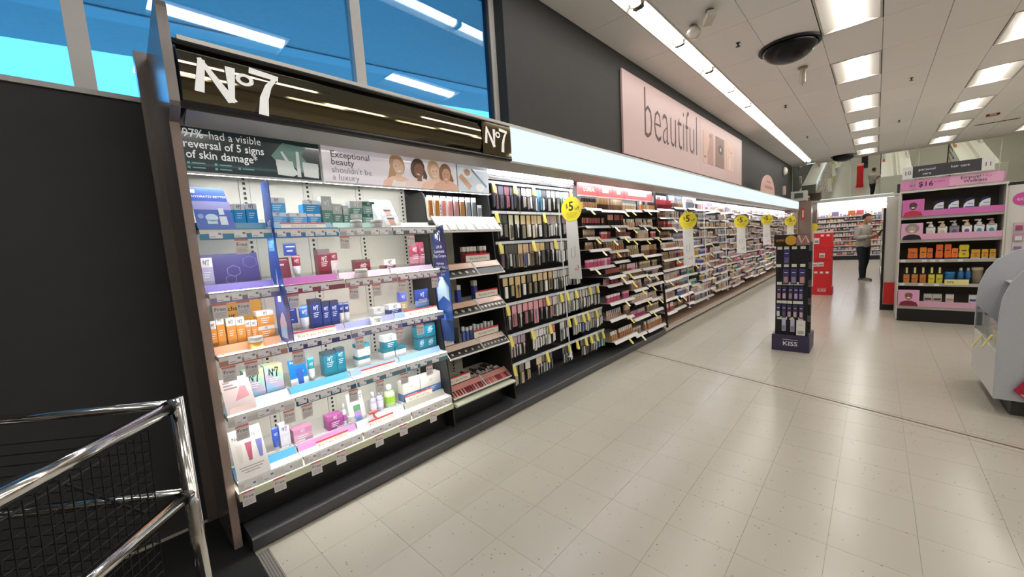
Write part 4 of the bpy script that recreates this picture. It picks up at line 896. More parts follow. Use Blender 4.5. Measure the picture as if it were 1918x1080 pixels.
q = MB(); q.prism([(-2.56, 1.60), (-2.46, 1.60), (-2.46, 1.66), (-2.56, 1.66)], 'y', -0.0035, -0.0022); q.obj('print_shape', M('#5f9fd0', 0.4), t)
text('PLUS', t, -2.555, -0.005, 1.62, 0.03, wm); logo(t, -2.50, -0.004, 1.72, 0.05, wm)
nv = M('#22305c', 0.35, coat=0.3)
t = blade('blade_sign', 'navy blade sign for day cream before the makeup testers', [(-2.545, 0.82), (-2.37, 0.835), (-2.36, 1.0), (-2.37, 1.35), (-2.405, 1.735), (-2.545, 1.71), (-2.56, 1.3), (-2.575, 1.0)], 1.842, nv)
q = MB(); q.prism([(-2.555, 1.0), (-2.365, 1.0), (-2.365, 1.40), (-2.56, 1.30)], 'y', -0.0033, -0.0022); q.obj('print_shape', M('#2f569c', 0.4), t)
q = MB(); q.prism([(-2.53, 1.14), (-2.46, 1.19), (-2.385, 1.15), (-2.385, 1.26), (-2.42, 1.30), (-2.46, 1.34), (-2.50, 1.30), (-2.535, 1.25)], 'y', -0.0045, -0.0034); q.obj('print_bottle', M('#b9d4e0', 0.4), t)
logo(t, -2.47, -0.004, 1.63, 0.06, wm)
for i, (s_, z) in enumerate([('Lift &', 1.56), ('Luminate', 1.525), ('Day Cream', 1.49), ('Hydrates', 1.435), ('better than', 1.407), ('moisturisers', 1.379), ('that cost', 1.351), ('more', 1.323)]): text(s_, t, -2.465, -0.006, z, 0.034 if i < 3 else 0.026, wm, 'CENTER')

# ================================================================== MAKEUP TESTER BAY (beside the skincare)
tb = thing('tester_bay', 'white and black makeup tester bay right of the navy blade sign', 'shelving', (0, 0, 0))
TR = [(1.685, 1.813), (1.318, 1.425), (1.006, 1.10), (0.672, 0.757), (0.345, 0.417)]
trm = M('#e6e4dd', 0.4); tbk = M('#141414', 0.3)
y0, y1 = 1.85, 2.535
for a, b in ((1.85, 2.17), (2.21, 2.53)): B(XB-0.015, XB, a, b, 0.12, 2.01).obj('back_panel', backm, tb)
B(XB-0.015, XB+0.002, 2.162, 2.218, 0.12, 2.01).obj('upright', M('#d3d0c2', 0.5), tb)
mb = MB()
for k in range(60): mb.box(XB+0.001, XB+0.0035, 2.183, 2.197, 0.16+k*0.03, 0.175+k*0.03)
mb.obj('slot_row', slot, tb)
B(XB-0.02, -2.55, 1.845, 2.535, 0.10, 0.285).obj('kick_panel', M('#0f0f10', 0.4), tb)
MB().prism([(XB, 0.12), (-2.42, 0.12), (-2.45, 0.5), (-2.55, 1.2), (-2.63, 2.22), (-2.66, 2.25), (XB, 2.24)], 'y', 2.54, 2.552).obj('divider', M('#191919', 0.45), tb)
for i, (zb, zt) in enumerate(TR):
    o = MB().box(XB+0.004, -2.56, y0, y1, zt-0.03, zt-0.012).obj('shelf', trm, tb)
    for a, b in ((y0, (y0+y1)/2+0.03), ((y0+y1)/2+0.034, y1)):
        f = MB().prism([(-2.46, zb), (-2.452, zb), (-2.552, zt), (-2.56, zt)], 'y', a, b).obj('tray_face', trm if i == 0 else tbk, o)
        MB().prism([(-2.462, zb-0.008), (-2.446, zb-0.008), (-2.446, zb+0.002), (-2.462, zb+0.004)], 'y', a, b).obj('tray_lip', trm, o)
        for yy in (a, b-0.004): MB().prism([(-2.456, zb), (-2.448, zb), (-2.548, zt+0.004), (-2.556, zt+0.004)], 'y', yy, yy+0.004).obj('tray_rib', trm, o)
        if i: MB().prism([(-2.504, zb+(zt-zb)*0.56), (-2.50, zb+(zt-zb)*0.56), (-2.546, zt-0.002), (-2.55, zt-0.002)], 'y', a+0.008, b-0.008).obj('swatch_strip', M(['', '#d9b9a0', '#d8b09a', '#dcc4b4', '#c98a82'][i], 0.35, coat=0.3), o)
        if i in (1, 2, 3):
            n = 5 if a == y0 else 7
            if i == 1 and a != y0: continue
            for k in range(n):
                yy = a + (k+0.6)*(b-a)/(n+0.2); s_ = 0.28; cz = zb+(zt-zb)*s_; cx = -2.452-0.1*s_
                q = MB().lathe([(0.016 if i < 3 else 0.011, 0), (0.016 if i < 3 else 0.011, 0.003), (0.001, 0.0045)], 14)
                g = q.obj('compact_pan', M('#a8a290', 0.3, 0.2), o, (cx+0.001, yy, cz)); g.rotation_euler = (0, math.atan2(0.1, zt-zb)*0+0.75, 0)
        if i == 0:
            for k in range(4):
                yy = a + 0.012 + k*(b-a)/4.1
                MB().prism([(-2.455, zb+0.012), (-2.4515, zb+0.012), (-2.493, zb+0.062), (-2.4965, zb+0.062)], 'y', yy, yy+(b-a)/4.6).obj('price_ticket', M('#d6d3cc', 0.5), o)
        if i == 4:
            for k in range(12):
                yy = a + 0.014 + k*(b-a-0.02)/12
                MB().prism([(-2.46, zb+0.004), (-2.4505, zb+0.004), (-2.498, zb+0.038), (-2.503, zb+0.038)], 'y', yy, yy+0.018).obj('swatch', M(random.Random(k).choice(['#b0585a', '#c97f78', '#9a3f48', '#c06a6e', '#8a3038']), 0.25, coat=0.4), o)
B(XB-0.002, XB+0.004, 2.30, 2.535, 0.3, 2.0).obj('black_liner', M('#101010', 0.5), tb)
MB().prism([(XB, 0.285), (-2.41, 0.285), (-2.40, 0.30), (-2.41, 0.312), (XB, 0.312)], 'y', 1.845, 2.535).obj('lower_shelf', M('#c9ccb8', 0.45), tb)
# packs standing on the tester shelves
def blister(x, y, z, w, h, c1, c2, label, group, cat='makeup pack', name='makeup_pack'):
    t = thing(name, label, cat, (x, y, z), LW, group)
    B(-w/2, w/2, 0.012, 0.015, 0, h).obj('backing_card', M(c1, 0.5), t)
    MB().prism([(-w*0.32, 0.012), (-w*0.3, 0.0), (w*0.3, 0.0), (w*0.32, 0.012)], 'z', h*0.04, h*0.78).obj('contents', M(c2, 0.3, coat=0.4), t)
pk0 = [('#f0ece4', '#a5672a'), ('#f0ece4', '#b3762f'), ('#f2e6e4', '#d98a8a'), ('#f2e6e4', '#dc8f90'), ('#f0e8e4', '#c9928c'), ('#f0ece4', '#b07a34'), ('#eef0f0', '#8b9499'), ('#eef0f0', '#6f787e'), ('#c9cdd0', '#7c858b')]
ys_ = [1.875+0.066*k for k in range(9)]
for k, ((a, b), y) in enumerate(zip(pk0, ys_)): blister(-2.575, y, 1.803, 0.052, 0.175 if k < 8 else 0.115, a, b, f'{nth(k)} upright makeup pack from the black divider on the top tester shelf', 'makeup packs on the top tester shelf')
def slim(x, y, z, w, h, c, cap, label, group, d=None, rz=0.0):
    t = thing('makeup_carton', label, 'makeup box', (x, y, z), LW+rz, group); d = d or w
    B(-w/2, w/2, 0, d, 0, h*0.72).obj('carton_body', M(c, 0.35, coat=0.2), t); B(-w/2, w/2, 0, d, h*0.72, h).obj('carton_top', M(cap, 0.4), t)
for k, y in enumerate((2.20, 2.245, 2.285, 2.325, 2.40, 2.445)): slim(-2.60, y, TR[1][1]-0.0115, 0.034, 0.145, '#7f2f38', '#ece6de', f'{nth(k)} maroon makeup carton with white top on the second tester shelf', 'maroon cartons on the second tester shelf')
for k, y in enumerate((1.875, 1.955, 2.005, 2.11, 2.30)): slim(-2.60, y, TR[2][1]-0.0115, 0.04, 0.15 if k != 4 else 0.17, '#4358b0', '#efe9dc', f'{nth(k)} blue makeup carton with cream top on the third tester shelf', 'blue cartons on the third tester shelf')
for k, y in enumerate((1.875, 1.925, 1.99)): slim(-2.60, y, TR[3][1]-0.0115, 0.042, 0.13, '#3f52a8', '#efe2cc', f'{nth(k)} blue makeup carton with cream top on the fourth tester shelf', 'blue cartons on the fourth tester shelf')
slim(-2.60, 2.05, TR[3][1]-0.0115, 0.04, 0.13, '#1c1c1e', '#2a2a2c', 'black makeup carton standing among the blue ones on fourth tester shelf', None)
for k in range(9): slim(-2.585, 2.115+0.043*k, TR[3][1]-0.0115, 0.022, 0.118 if k % 3 else 0.13, '#5f78c4' if k < 3 else '#d8d8de', '#f2f2f2', f'{nth(k)} small white topped makeup tube on the fourth tester shelf', 'white topped tubes on the fourth tester shelf')
for k in range(14):
    y = 2.02+0.035*k + (0.008 if k % 3 == 0 else 0)
    t = thing('lip_gloss', f'{nth(k)} lip gloss tube lying end-on above the red swatches', 'lip gloss', (-2.585, y, 0.424 + (0.022 if k in (3, 6, 10, 11) else 0)), 0, 'lip gloss tubes above the red swatches')
    q = MB().lathe([(0.011, 0), (0.011, 0.11)], 12).obj('gloss_tube', M('#3a3434', 0.3), t, (-0.105, 0, 0.0)); q.rotation_euler = (0, PI/2, 0)
    q = MB().lathe([(0.0125, 0), (0.0125, 0.012), (0.007, 0.012), (0.006, 0.006)], 12).obj('gloss_ring', M('#d8c4bc', 0.3), t, (-0.004, 0, 0)); q.rotation_euler = (0, PI/2, 0)
for a, b, z, n_ in ((2.17, 2.45, TR[1][1]+0.004, 'second'), (1.86, 1.95, TR[1][1]+0.004, 'near the navy sign on second'), (2.25, 2.52, TR[2][1]+0.004, 'third'), (1.86, 1.95, TR[2][1]+0.004, 'near the navy sign on third'), (2.2, 2.5, TR[3][1]+0.004, 'fourth'), (1.86, 1.97, TR[3][1]+0.004, 'near the navy sign on fourth'), (1.86, 2.12, TR[4][1]+0.006, 'lowest')):
    t = thing('promo_strip', f'red topped Buy 2 get 3rd Free strip, {n_} tester shelf', 'sign', (-2.548, (a+b)/2, z), LW); w = b-a
    B(-w/2, w/2, 0.0, 0.002, 0, 0.062).obj('strip_card', M('#e6e0d4', 0.5), t); B(-w/2, w/2, -0.0005, 0.0025, 0.052, 0.066).obj('red_bar', M('#c0302c', 0.45), t)
    if w > 0.15: text('Buy 2 get 3rd Free', t, 0, -0.001, 0.02, 0.026, M('#5a5048', 0.6), 'CENTER')
    else: text('Free', t, 0.012, -0.001, 0.02, 0.026, M('#5a5048', 0.6), 'CENTER')

# ================================================================== BRUSH AND TOOL RACK
rk = thing('tool_rack', 'black pegboard rack of hanging makeup brushes and tools', 'rack', (0, 0, 0))
B(-2.87, -2.85, 2.56, 3.99, 0.09, 2.27).obj('back_panel', M('#0e0e0f', 0.5), rk)
B(-2.87, -2.85, 3.99, 4.36, 0.09, 1.15).obj('back_panel', M('#0e0e0f', 0.5), rk)
for k in range(5): B(-2.66, -2.63+0.006*(k % 2), 2.57, 3.97, 2.192+0.0135*k, 2.203+0.0135*k).obj('ribbed_louvre', M('#b4b6b8', 0.25, 0.7), rk)
B(-2.70, -2.62, 2.57, 3.97, 2.165, 2.19).obj('chrome_rail', M('#b9bcbe', 0.15, 0.9), rk)
BARS = [2.132, 1.853, 1.566, 1.251, 0.977, 0.676, 0.393]
BX = [-2.63, -2.61, -2.59, -2.57, -2.55, -2.53, -2.51]
ylw = M('#e4d468', 0.45); ylw2 = M('#f2ecc8', 0.5)
def lighter(h, f=0.3):
    return '#' + ''.join('%02x' % int(v+(255-v)*f) for v in [int(h[i:i+2], 16) for i in (1, 3, 5)])
PEG = [  # rows of (card colour, content colour, kind)
 [('#4a2430', '#1c2038'), ('#28283a', '#1a1a24'), ('#5a2030', '#7a2436'), ('#23283c', '#2a3044'), ('#30303c', '#3c1f2c'), ('#b9aca4', '#8a8078'), ('#d0c8c0', '#6c6460'), ('#23272c', '#3f4a50'), ('#3f7fa8', '#2f6fa0'), ('#20242a', '#53616a'), ('#8f8a88', '#5c5a5a'), ('#a8a4a4', '#a05a64'), ('#9a9896', '#6a6868'), ('#6e8a8c', '#4f6a6c'), ('#c0bcb8', '#8a8684'), ('#b08a90', '#86565e')],
 [('#2a2a2a', '#3a3630'), ('#1c1c1c', '#59533f'), ('#d8cfa8', '#2b2824'), ('#e0d6b0', '#3a342c'), ('#d8b878', '#6f6a52'), ('#d2ae70', '#7c7660'), ('#d8b878', '#6a654e'), ('#d9bd86', '#86806a'), ('#1e1e1e', '#26221e'), ('#9a7a84', '#8a8a88'), ('#a08890', '#c8c4c0'), ('#6a6a6c', '#b8b8b6'), ('#8a5a66', '#a8a6a2'), ('#8f8f92', '#d0d0ce'), ('#c9c9c6', '#9c9c9a')],
 [('#d8c08a', '#3a1f33'), ('#241f1c', '#3c3630'), ('#1f1c1a', '#4a443c'), ('#d8ae78', '#5a4a3c'), ('#e0b886', '#2a3fa0'), ('#c8a27a', '#4a3424'), ('#d9b566', '#2c2824'), ('#ddb868', '#3a3428'), ('#211d1a', '#2c2a28'), ('#d6ccc2', '#8f8680'), ('#c9bcb2', '#4c4644'), ('#d8d0c8', '#8a8884'), ('#2c2c2c', '#d0cac4'), ('#b9b08a', '#3c3a30'), ('#8fa0a4', '#5f7074')],
 [('#c09a5c', '#7d6a3f'), ('#caa562', '#8b7c52'), ('#c8a260', '#3a362c'), ('#cba768', '#7c7048'), ('#2a2620', '#6b5a36'), ('#d6b06a', '#5c5740'), ('#cba564', '#4a4636'), ('#d2ad6c', '#8d835c'), ('#c6a162', '#333026'), ('#b8b2ac', '#d8d4ce'), ('#a8a29c', '#3f3f40'), ('#c9c4be', '#8d8a86'), ('#6f7072', '#202022'), ('#8f9092', '#3a3c40'), ('#bab6b2', '#e0dcd6')],
 [('#c08088', '#9a4a58'), ('#d48c98', '#b05a68'), ('#e0909c', '#b8626f'), ('#dc8a98', '#9c4858'), ('#d98894', '#b06a74'), ('#d8848f', '#7fa8c4'), ('#d47f8c', '#a85562'), ('#c97884', '#6f9fc0'), ('#d0838e', '#a85a64'), ('#c4beb8', '#1e1e1e'), ('#b8b4b0', '#e0dcd6'), ('#a8a098', '#d0ccc4'), ('#8f8880', '#c8c2b8'), ('#c8c4bc', '#50504e'), ('#9aa0a4', '#d8d6d0'), ('#b0aaa2', '#6a6662'), ('#a8a49e', '#d9d6d0'), ('#c2beb8', '#8a8a88'), ('#b4b0aa', '#3c3c3c'), ('#98948e', '#cac6c0'), ('#7c8084', '#a8acb0')],
 [('#b08a90', '#7f5a78'), ('#9c8490', '#c0a0b0'), ('#8a6a80', '#d0b0a8'), None, ('#d8d0cc', '#e6e2de'), ('#d9d4d0', '#c07a80'), ('#dcd8d4', '#c84c54'), ('#d8d0cc', '#d9d4d0'), ('#cf4850', '#d8d4d0'), None, ('#c9c8c4', '#2c2c2e'), ('#3a3c3e', '#c8c8c8'), None, ('#b8b8b6', '#d0d0ce'), ('#a8a8a6', '#3a3a3c'), ('#c0bebc', '#2c4fa0'), ('#a8a6a2', '#d8d6d2'), ('#8c8a86', '#c0beb8'), ('#9a8f86', '#b0a8a0'), ('#8f8880', '#6c6660'), ('#a09890', '#c8c2ba')],
 [('#4a4438', '#b89a5c'), ('#5a5040', '#c0a468'), ('#d8d0c4', '#8f7a4c'), None, ('#d8c090', '#c8b48c'), ('#5a5650', '#3a3a3c'), ('#3c3c3e', '#c8c6c2'), None, None, ('#3a3a3c', '#8a8c90'), ('#2a2a2c', '#b0b0b2'), None, None, ('#4a4844', '#38342e'), ('#5c5850', '#2f2c28'), ('#6a645c', '#48423a'), ('#8a847a', '#d0c8b8'), ('#1c5f9c', '#2a72b4'), ('#4f8f50', '#63a858')]]
def pack_meshes(w, h, kind):
    card = MB().box(-w/2, w/2, 0.016, 0.0185, h*0.62, h).box(-w/2, w/2, 0.016, 0.0175, 0, h*0.62, 1)
    blis = MB().prism([(-w*0.46, 0.016), (-w*0.4, 0.0), (w*0.4, 0.0), (w*0.46, 0.016)], 'z', 0.004, h*0.66)
    if kind == 0: tool = MB().lathe([(0.004, 0.01), (0.006, h*0.3), (0.007, h*0.42), (0.011, h*0.46), (0.012, h*0.56), (0.003, h*0.63)], 8, 0, 0.008)
    elif kind == 1: tool = MB().box(-w*0.3, -w*0.05, 0.003, 0.01, 0.01, h*0.6).box(w*0.03, w*0.3, 0.003, 0.01, 0.02, h*0.56)
    else: tool = MB().prism([(-w*0.3, 0.004), (-w*0.2, 0.001), (w*0.2, 0.001), (w*0.3, 0.004), (w*0.3, 0.014), (-w*0.3, 0.014)], 'z', 0.008, h*0.58)
    return card, blis, tool
for r, row in enumerate(PEG):
    yend = 3.95 if r < 4 else 4.36
    z = BARS[r]; x = BX[r]
    bar = MB().box(x-0.012, x, 2.58, yend, z-0.004, z+0.024).obj('peg_bar', M('#c9ccd0', 0.35, 0.4), rk)
    for a in (2.66, (2.58+yend)/2, yend-0.08): B(-2.85, x-0.01, a-0.006, a+0.006, z, z+0.02).obj('bracket', M('#8a8c8e', 0.3, 0.7), rk)
    n = len(row); pitch = (yend-2.62)/n
    rnd = random.Random(r); k2 = 0
    yy = 2.585
    while yy < yend-0.2:
        w = rnd.uniform(0.16, 0.26); B(x-0.002, x+0.0015, yy, min(yend, yy+w), z, z+0.02).obj('price_strip', M(rnd.choice(['#dfe2e6', '#d6dbe2', '#c2cfe0', '#e6e6e2']), 0.4), bar); yy += w+0.02
    idx = 0
    for k, it in enumerate(row):
        if it is None: continue
        parts_ = 2 if (rnd.random() < 0.6 and not (r in (3, 4) and k < 9)) else 1
        for pi_ in range(parts_):
            y = 2.62 + pitch*(k+(pi_+0.5)/parts_)
            kind = rnd.choice((0, 1, 2)); w = min(0.066, pitch*0.88/parts_); h = [0.235, 0.24, 0.24, 0.215, 0.235, 0.215, 0.2][r]*rnd.uniform(0.88, 1.0)
            t = thing('tool_pack', f'{nth(idx)} hanging beauty tool pack on the {nth(r)} bar of the black rack', 'tool pack', (x+0.006, y, z-h-0.012), LW+rnd.uniform(-0.12, 0.12), f'hanging packs on the {nth(r)} rack bar'); idx += 1
            c_, b_, t_ = pack_meshes(w, h, kind)
            lo_c = rnd.choice(('#1b1b1d', '#1b1b1d', '#2a2928', lighter(it[0], 0.1))); tc = it[1] if not pi_ else rnd.choice((it[0], '#e6e4e0', '#b8b6b2'))
            if rnd.random() < 0.3: tc = rnd.choice(('#f0eeea', '#dcdad6', lighter(it[0], 0.4)))
            c_.obj('backing_card', [M(lighter(it[0], 0.25), 0.5), M(lo_c, 0.5)], t); t_.obj('tool', M(lighter(tc, 0.25), 0.3, coat=0.3), t)
            if rnd.random() < 0.35: b_.obj('blister', clear(), t)
            MB().tube([(0, 0.02, h+0.002), (0, 0.02, h+0.013), (0, 0.06, h+0.013)], 0.002, 4).obj('peg_hook', M('#b0b2b4', 0.3, 0.8), t)
    tg = {0: (2.63, 2.93, 3.22, 3.9), 1: (2.63, 3.35), 2: (2.63, 3.12, 3.5, 3.8), 3: (), 4: (2.63, 3.25, 3.5, 3.62, 3.8, 4.1, 4.28), 5: (2.63, 2.95, 3.25, 3.6, 3.72, 3.9, 4.0, 4.2), 6: (2.63, 3.15, 3.55, 3.72, 3.9, 4.02, 4.15, 4.3)}[r]
    for y in tg:
        q = MB().prism([(x+0.004, z-0.075), (x+0.03, z-0.09), (x+0.031, z-0.088), (x+0.006, z+0.012), (x+0.004, z+0.012)], 'y', y-0.021, y+0.021).obj('sale_tag', ylw, bar)
        MB().prism([(x+0.0045, z-0.018), (x+0.0105, z-0.018), (x+0.0065, z+0.013), (x+0.0035, z+0.013)], 'y', y-0.022, y+0.022).obj('tag_holder', ylw2, bar)
# ================================================================== MAKEUP BAYS
KCAP = 290
KN = {}; KSTUFF = {}; KMESH = {}
def small_geo(mb, kind, x, y, z, s, a=0, b=1):
    """adds one small product to mb in world axes; front towards +x; a = body slot, b = cap slot"""
    if kind == 'lipstick':
        mb.lathe([(0.009*s, z), (0.009*s, z+0.03*s)], 6, x-0.01, y, a); mb.lathe([(0.0085*s, z+0.03*s), (0.0085*s, z+0.075*s), (0.006*s, z+0.08*s)], 6, x-0.01, y, b)
    elif kind == 'nail_polish':
        mb.lathe([(0.014*s, z), (0.016*s, z+0.02*s), (0.013*s, z+0.036*s), (0.007*s, z+0.04*s)], 6, x-0.016, y, a); mb.lathe([(0.0085*s, z+0.04*s), (0.007*s, z+0.085*s)], 6, x-0.016, y, b)
    elif kind == 'foundation_bottle':
        mb.box(x-0.03*s, x, y-0.018*s, y+0.018*s, z, z+0.065*s, a).box(x-0.024*s, x-0.006*s, y-0.012*s, y+0.012*s, z+0.065*s, z+0.105*s, b)
    elif kind == 'compact_box':
        mb.box(x-0.02*s, x, y-0.031*s, y+0.031*s, z, z+0.055*s, a).box(x-0.02*s, x+0.0006, y-0.031*s, y+0.031*s, z+0.055*s, z+0.08*s, b)
    elif kind == 'mascara_tube':
        mb.lathe([(0.009*s, z), (0.01*s, z+0.06*s)], 6, x-0.01, y, a); mb.lathe([(0.0095*s, z+0.06*s), (0.008*s, z+0.12*s)], 6, x-0.01, y, b)
    elif kind == 'hanging_card':
        mb.box(x-0.004, x, y-0.022*s, y+0.022*s, z+0.09*s, z+0.14*s, b).box(x-0.014, x, y-0.018*s, y+0.018*s, z, z+0.09*s, a)
KW = {'lipstick': 0.026, 'nail_polish': 0.036, 'foundation_bottle': 0.044, 'compact_box': 0.068, 'mascara_tube': 0.028, 'hanging_card': 0.05}
KH = {'lipstick': 0.08, 'nail_polish': 0.085, 'foundation_bottle': 0.105, 'compact_box': 0.08, 'mascara_tube': 0.12, 'hanging_card': 0.14}
CNAME = {'#': 'pale'}
def cname(h):
    r, g, b = [int(h[i:i+2], 16) for i in (1, 3, 5)]
    v = max(r, g, b); sp = v - min(r, g, b)
    if v < 70: return 'black'
    if sp < 28: return 'white' if v > 200 else ('grey' if v > 110 else 'charcoal')
    if r == v and b > g+12: return 'pink' if v > 150 else 'plum'
    if r == v and g > 150: return 'beige' if b > 120 else 'amber'
    if r == v: return 'rose' if v > 180 and b > 90 else ('brown' if g > 55 else 'red')
    if b == v: return 'blue' if b > r+25 else 'violet'
    return 'green'
def small(kind, x, y, z, s, body, cap, where):
    n = KN.get(kind, 0)
    if n < KCAP:
        KN[kind] = n+1
        key = (kind, body, cap, round(s, 2))
        if key not in KMESH:
            mb = MB(); small_geo(mb, kind, 0, 0, 0, s); KMESH[key] = mb.mesh(kind, [M(body, 0.3, coat=0.2), M(cap, 0.3, coat=0.2)])
        o = put(kind, KMESH[key], None, (x, y, z))
        tag(o, where, kind.replace('_', ' '), kind.replace('_', ' ') + 's on the makeup shelves')
    else:
        if kind not in KSTUFF: KSTUFF[kind] = (MB(), [])
        mb, ml = KSTUFF[kind]
        idx = []
        for h in (body, cap):
            if h not in ml: ml.append(h)
            idx.append(ml.index(h))
        small_geo(mb, kind, x, y, z, s, idx[0], idx[1])
PAL = {
 'lips': (['lipstick', 'mascara_tube'], [('#1f1b1b', '#b0605c'), ('#2a2220', '#c98578'), ('#3a2a26', '#a85a50'), ('#241c1c', '#d09a86')]),
 'amber': (['foundation_bottle'], [('#b07a48', '#e6e2da'), ('#c08e5c', '#2a2624'), ('#a86e40', '#e9e4dc'), ('#c89a6c', '#5a3a2a')]),
 'white': (['compact_box', 'foundation_bottle'], [('#c9a27c', '#ece8e2'), ('#d6b494', '#f0ece6'), ('#b88e68', '#eae6de')]),
 'red': (['mascara_tube', 'compact_box'], [('#7a1f28', '#8f2a30'), ('#6c1a24', '#a03a40'), ('#c04a48', '#e6d8d2')]),
 'brown': (['mascara_tube', 'foundation_bottle', 'lipstick'], [('#6a4632', '#a87850'), ('#7c5840', '#c8a680'), ('#8a6a52', '#d9c4a8'), ('#503626', '#b08a60')]),
 'pink': (['compact_box', 'lipstick', 'nail_polish'], [('#d0607e', '#e89ab0'), ('#c04a78', '#e6a6be'), ('#e0a0b0', '#f0d0d6'), ('#b8486c', '#f2e2e6')]),
 'nude': (['nail_polish', 'foundation_bottle', 'compact_box'], [('#c9a494', '#e8dcd4'), ('#b8907e', '#f0e6de'), ('#d8bca8', '#efe6dc'), ('#a88070', '#e2d4c8')]),
 'gold': (['compact_box', 'foundation_bottle'], [('#8f7a5a', '#c9b48c'), ('#7c6a50', '#b9a27c'), ('#a08a68', '#e0d2b8')]),
 'silver': (['nail_polish', 'mascara_tube'], [('#3c3a3a', '#d6d6d6'), ('#c9b4b4', '#e6e6e6'), ('#8f6a6c', '#dcdcdc'), ('#d8a8b0', '#eeeeee')]),
 'bright': (['nail_polish', 'hanging_card'], [('#c8404a', '#e9e6e6'), ('#6a3f9c', '#e4dff0'), ('#3f9a58', '#e6f0e6'), ('#d8a040', '#f0e8d6'), ('#3a5fb0', '#e0e6f4')]),
 'peg': (['hanging_card'], [('#cfa0a8', '#e8dcdc'), ('#8f9ab0', '#e6e8ee'), ('#3a3a3e', '#c8c8cc'), ('#c9b8a0', '#efe8dc'), ('#b09cc0', '#ece6f0')]),
 'mixed': (['compact_box', 'nail_polish', 'foundation_bottle', 'hanging_card'], [('#e2dcd8', '#f2eeec'), ('#c9a0a4', '#ece4e4'), ('#4a4444', '#d8d4d2'), ('#b8a89c', '#ece6e0'), ('#7c86a0', '#e4e6ec'), ('#d8c0c0', '#f4f0f0'), ('#a85a6c', '#ecdcde')]),
}
lipm = M('#d2cfce', 0.3, 0.1); lipm2 = M('#b9b3b0', 0.3, 0.1); darkback = M('#3a3836', 0.6); lightback = M('#e9e4e0', 0.5)
def xfront(z): return -2.515 + (1.9 - z)*0.055
def makeup_bay(name, y0, y1, levels, themes, back, seed, bayname, y0low=None, tags=0.8, top=2.25, spread=1.0):
    rnd = random.Random(seed)
    t = thing(name[0], name[1], 'shelving', (0, 0, 0))
    B(-2.87, -2.85, y0, y1, 0.11, top).obj('back_panel', back, t)
    for r, zl in enumerate(levels):
        xf = xfront(zl); th = themes[r % len(themes)]
        a0 = y0low if (y0low and zl < 1.12) else y0
        segs = []
        a = a0
        while a < y1-0.05:
            b = min(y1, a + rnd.uniform(0.3, 0.62)*spread)
            if y1-b < 0.2: b = y1
            segs.append((a, b)); a = b
        idx = {}
        above = levels[r-1] if r else top-0.05
        for si, (a, b) in enumerate(segs):
            dx = rnd.choice((0, 0, 0.02, 0.035)); dz = rnd.choice((0, 0.02, -0.022, 0.012)) if zl > 0.3 else 0.0
            xs = xf+dx; zz = zl+dz
            o = MB().box(-2.845, xs-0.006, a+0.002, b-0.002, zz+0.018, zz+0.026).obj('shelf', M('#a8a4a2', 0.4), t)
            MB().prism([(xs-0.006, zz+0.028), (xs-0.012, zz+0.03), (xs+0.018, zz-0.004), (xs+0.024, zz-0.004)], 'y', a+0.003, b-0.003).obj('price_rail', lipm if back is darkback else lipm2, o)
            if rnd.random() < tags:
                yy = rnd.uniform(a+0.05, b-0.05)
                MB().prism([(xs+0.014, zz+0.01), (xs+0.016, zz+0.012), (xs+0.085, zz-0.058), (xs+0.083, zz-0.06)], 'y', yy-0.022, yy+0.022).obj('sale_tag', ylw if rnd.random() < 0.8 else ylw2, o)
            kinds, cols = PAL[th if not isinstance(th, (list, tuple)) else th[si % len(th)]]
            kind = rnd.choice(kinds); gap = above - zz - 0.05
            s_ = min(1.3, max(0.55, (gap+0.012)/KH[kind]))*rnd.uniform(0.88, 1.0)
            step = KW[kind]*s_*1.06; y = a+0.012+step/2; ci = rnd.randrange(len(cols)); run = 0
            while y+step/2 < b-0.006:
                if run <= 0: ci = rnd.randrange(len(cols)); run = rnd.choice((1, 2, 3, 4, 5)); 
                run -= 1
                body, cap = cols[ci]
                if rnd.random() < 0.94:
                    key = (kind, cname(body)); k = idx.get(key, 0); idx[key] = k+1
                    small(kind, xs-0.045, y, zz+0.0262, round(s_, 2), body, cap, f"{nth(min(k, 59))} {cname(body)} {kind.replace('_', ' ')} along the {nth(r)} shelf of the {bayname}")
                y += step
    return t
LA = [1.89, 1.715, 1.545, 1.39, 1.215, 1.07, 0.92, 0.70, 0.485, 0.217]
LBv = [1.896, 1.684, 1.487, 1.27, 1.09, 0.96, 0.82, 0.60, 0.387, 0.156]
ba = makeup_bay(('makeup_bay', 'red topped makeup bay nearer the black tool rack'), 4.0, 5.04, LA, [['amber', 'brown', 'amber'], ['lips', 'lips', 'white'], ['brown', 'red', 'brown'], ['brown', 'amber', 'brown'], ['pink', 'lips', 'pink'], ['lips', 'brown'], ['pink', 'silver'], ['pink', 'nude', 'silver'], ['nude', 'brown'], ['amber', 'brown']], darkback, 3, 'nearer red topped bay', 4.38)
bb = makeup_bay(('makeup_bay', 'red topped makeup bay beside the thin black post'), 5.04, 6.06, LBv, [['white', 'amber', 'white'], ['white', 'nude', 'white'], ['red', 'white', 'red'], ['gold', 'brown'], ['pink', 'gold', 'gold'], ['gold', 'silver'], ['nude', 'silver', 'pink'], ['nude', 'nude'], ['pink', 'gold'], ['gold', 'amber', 'brown']], darkback, 5, 'farther red topped bay')
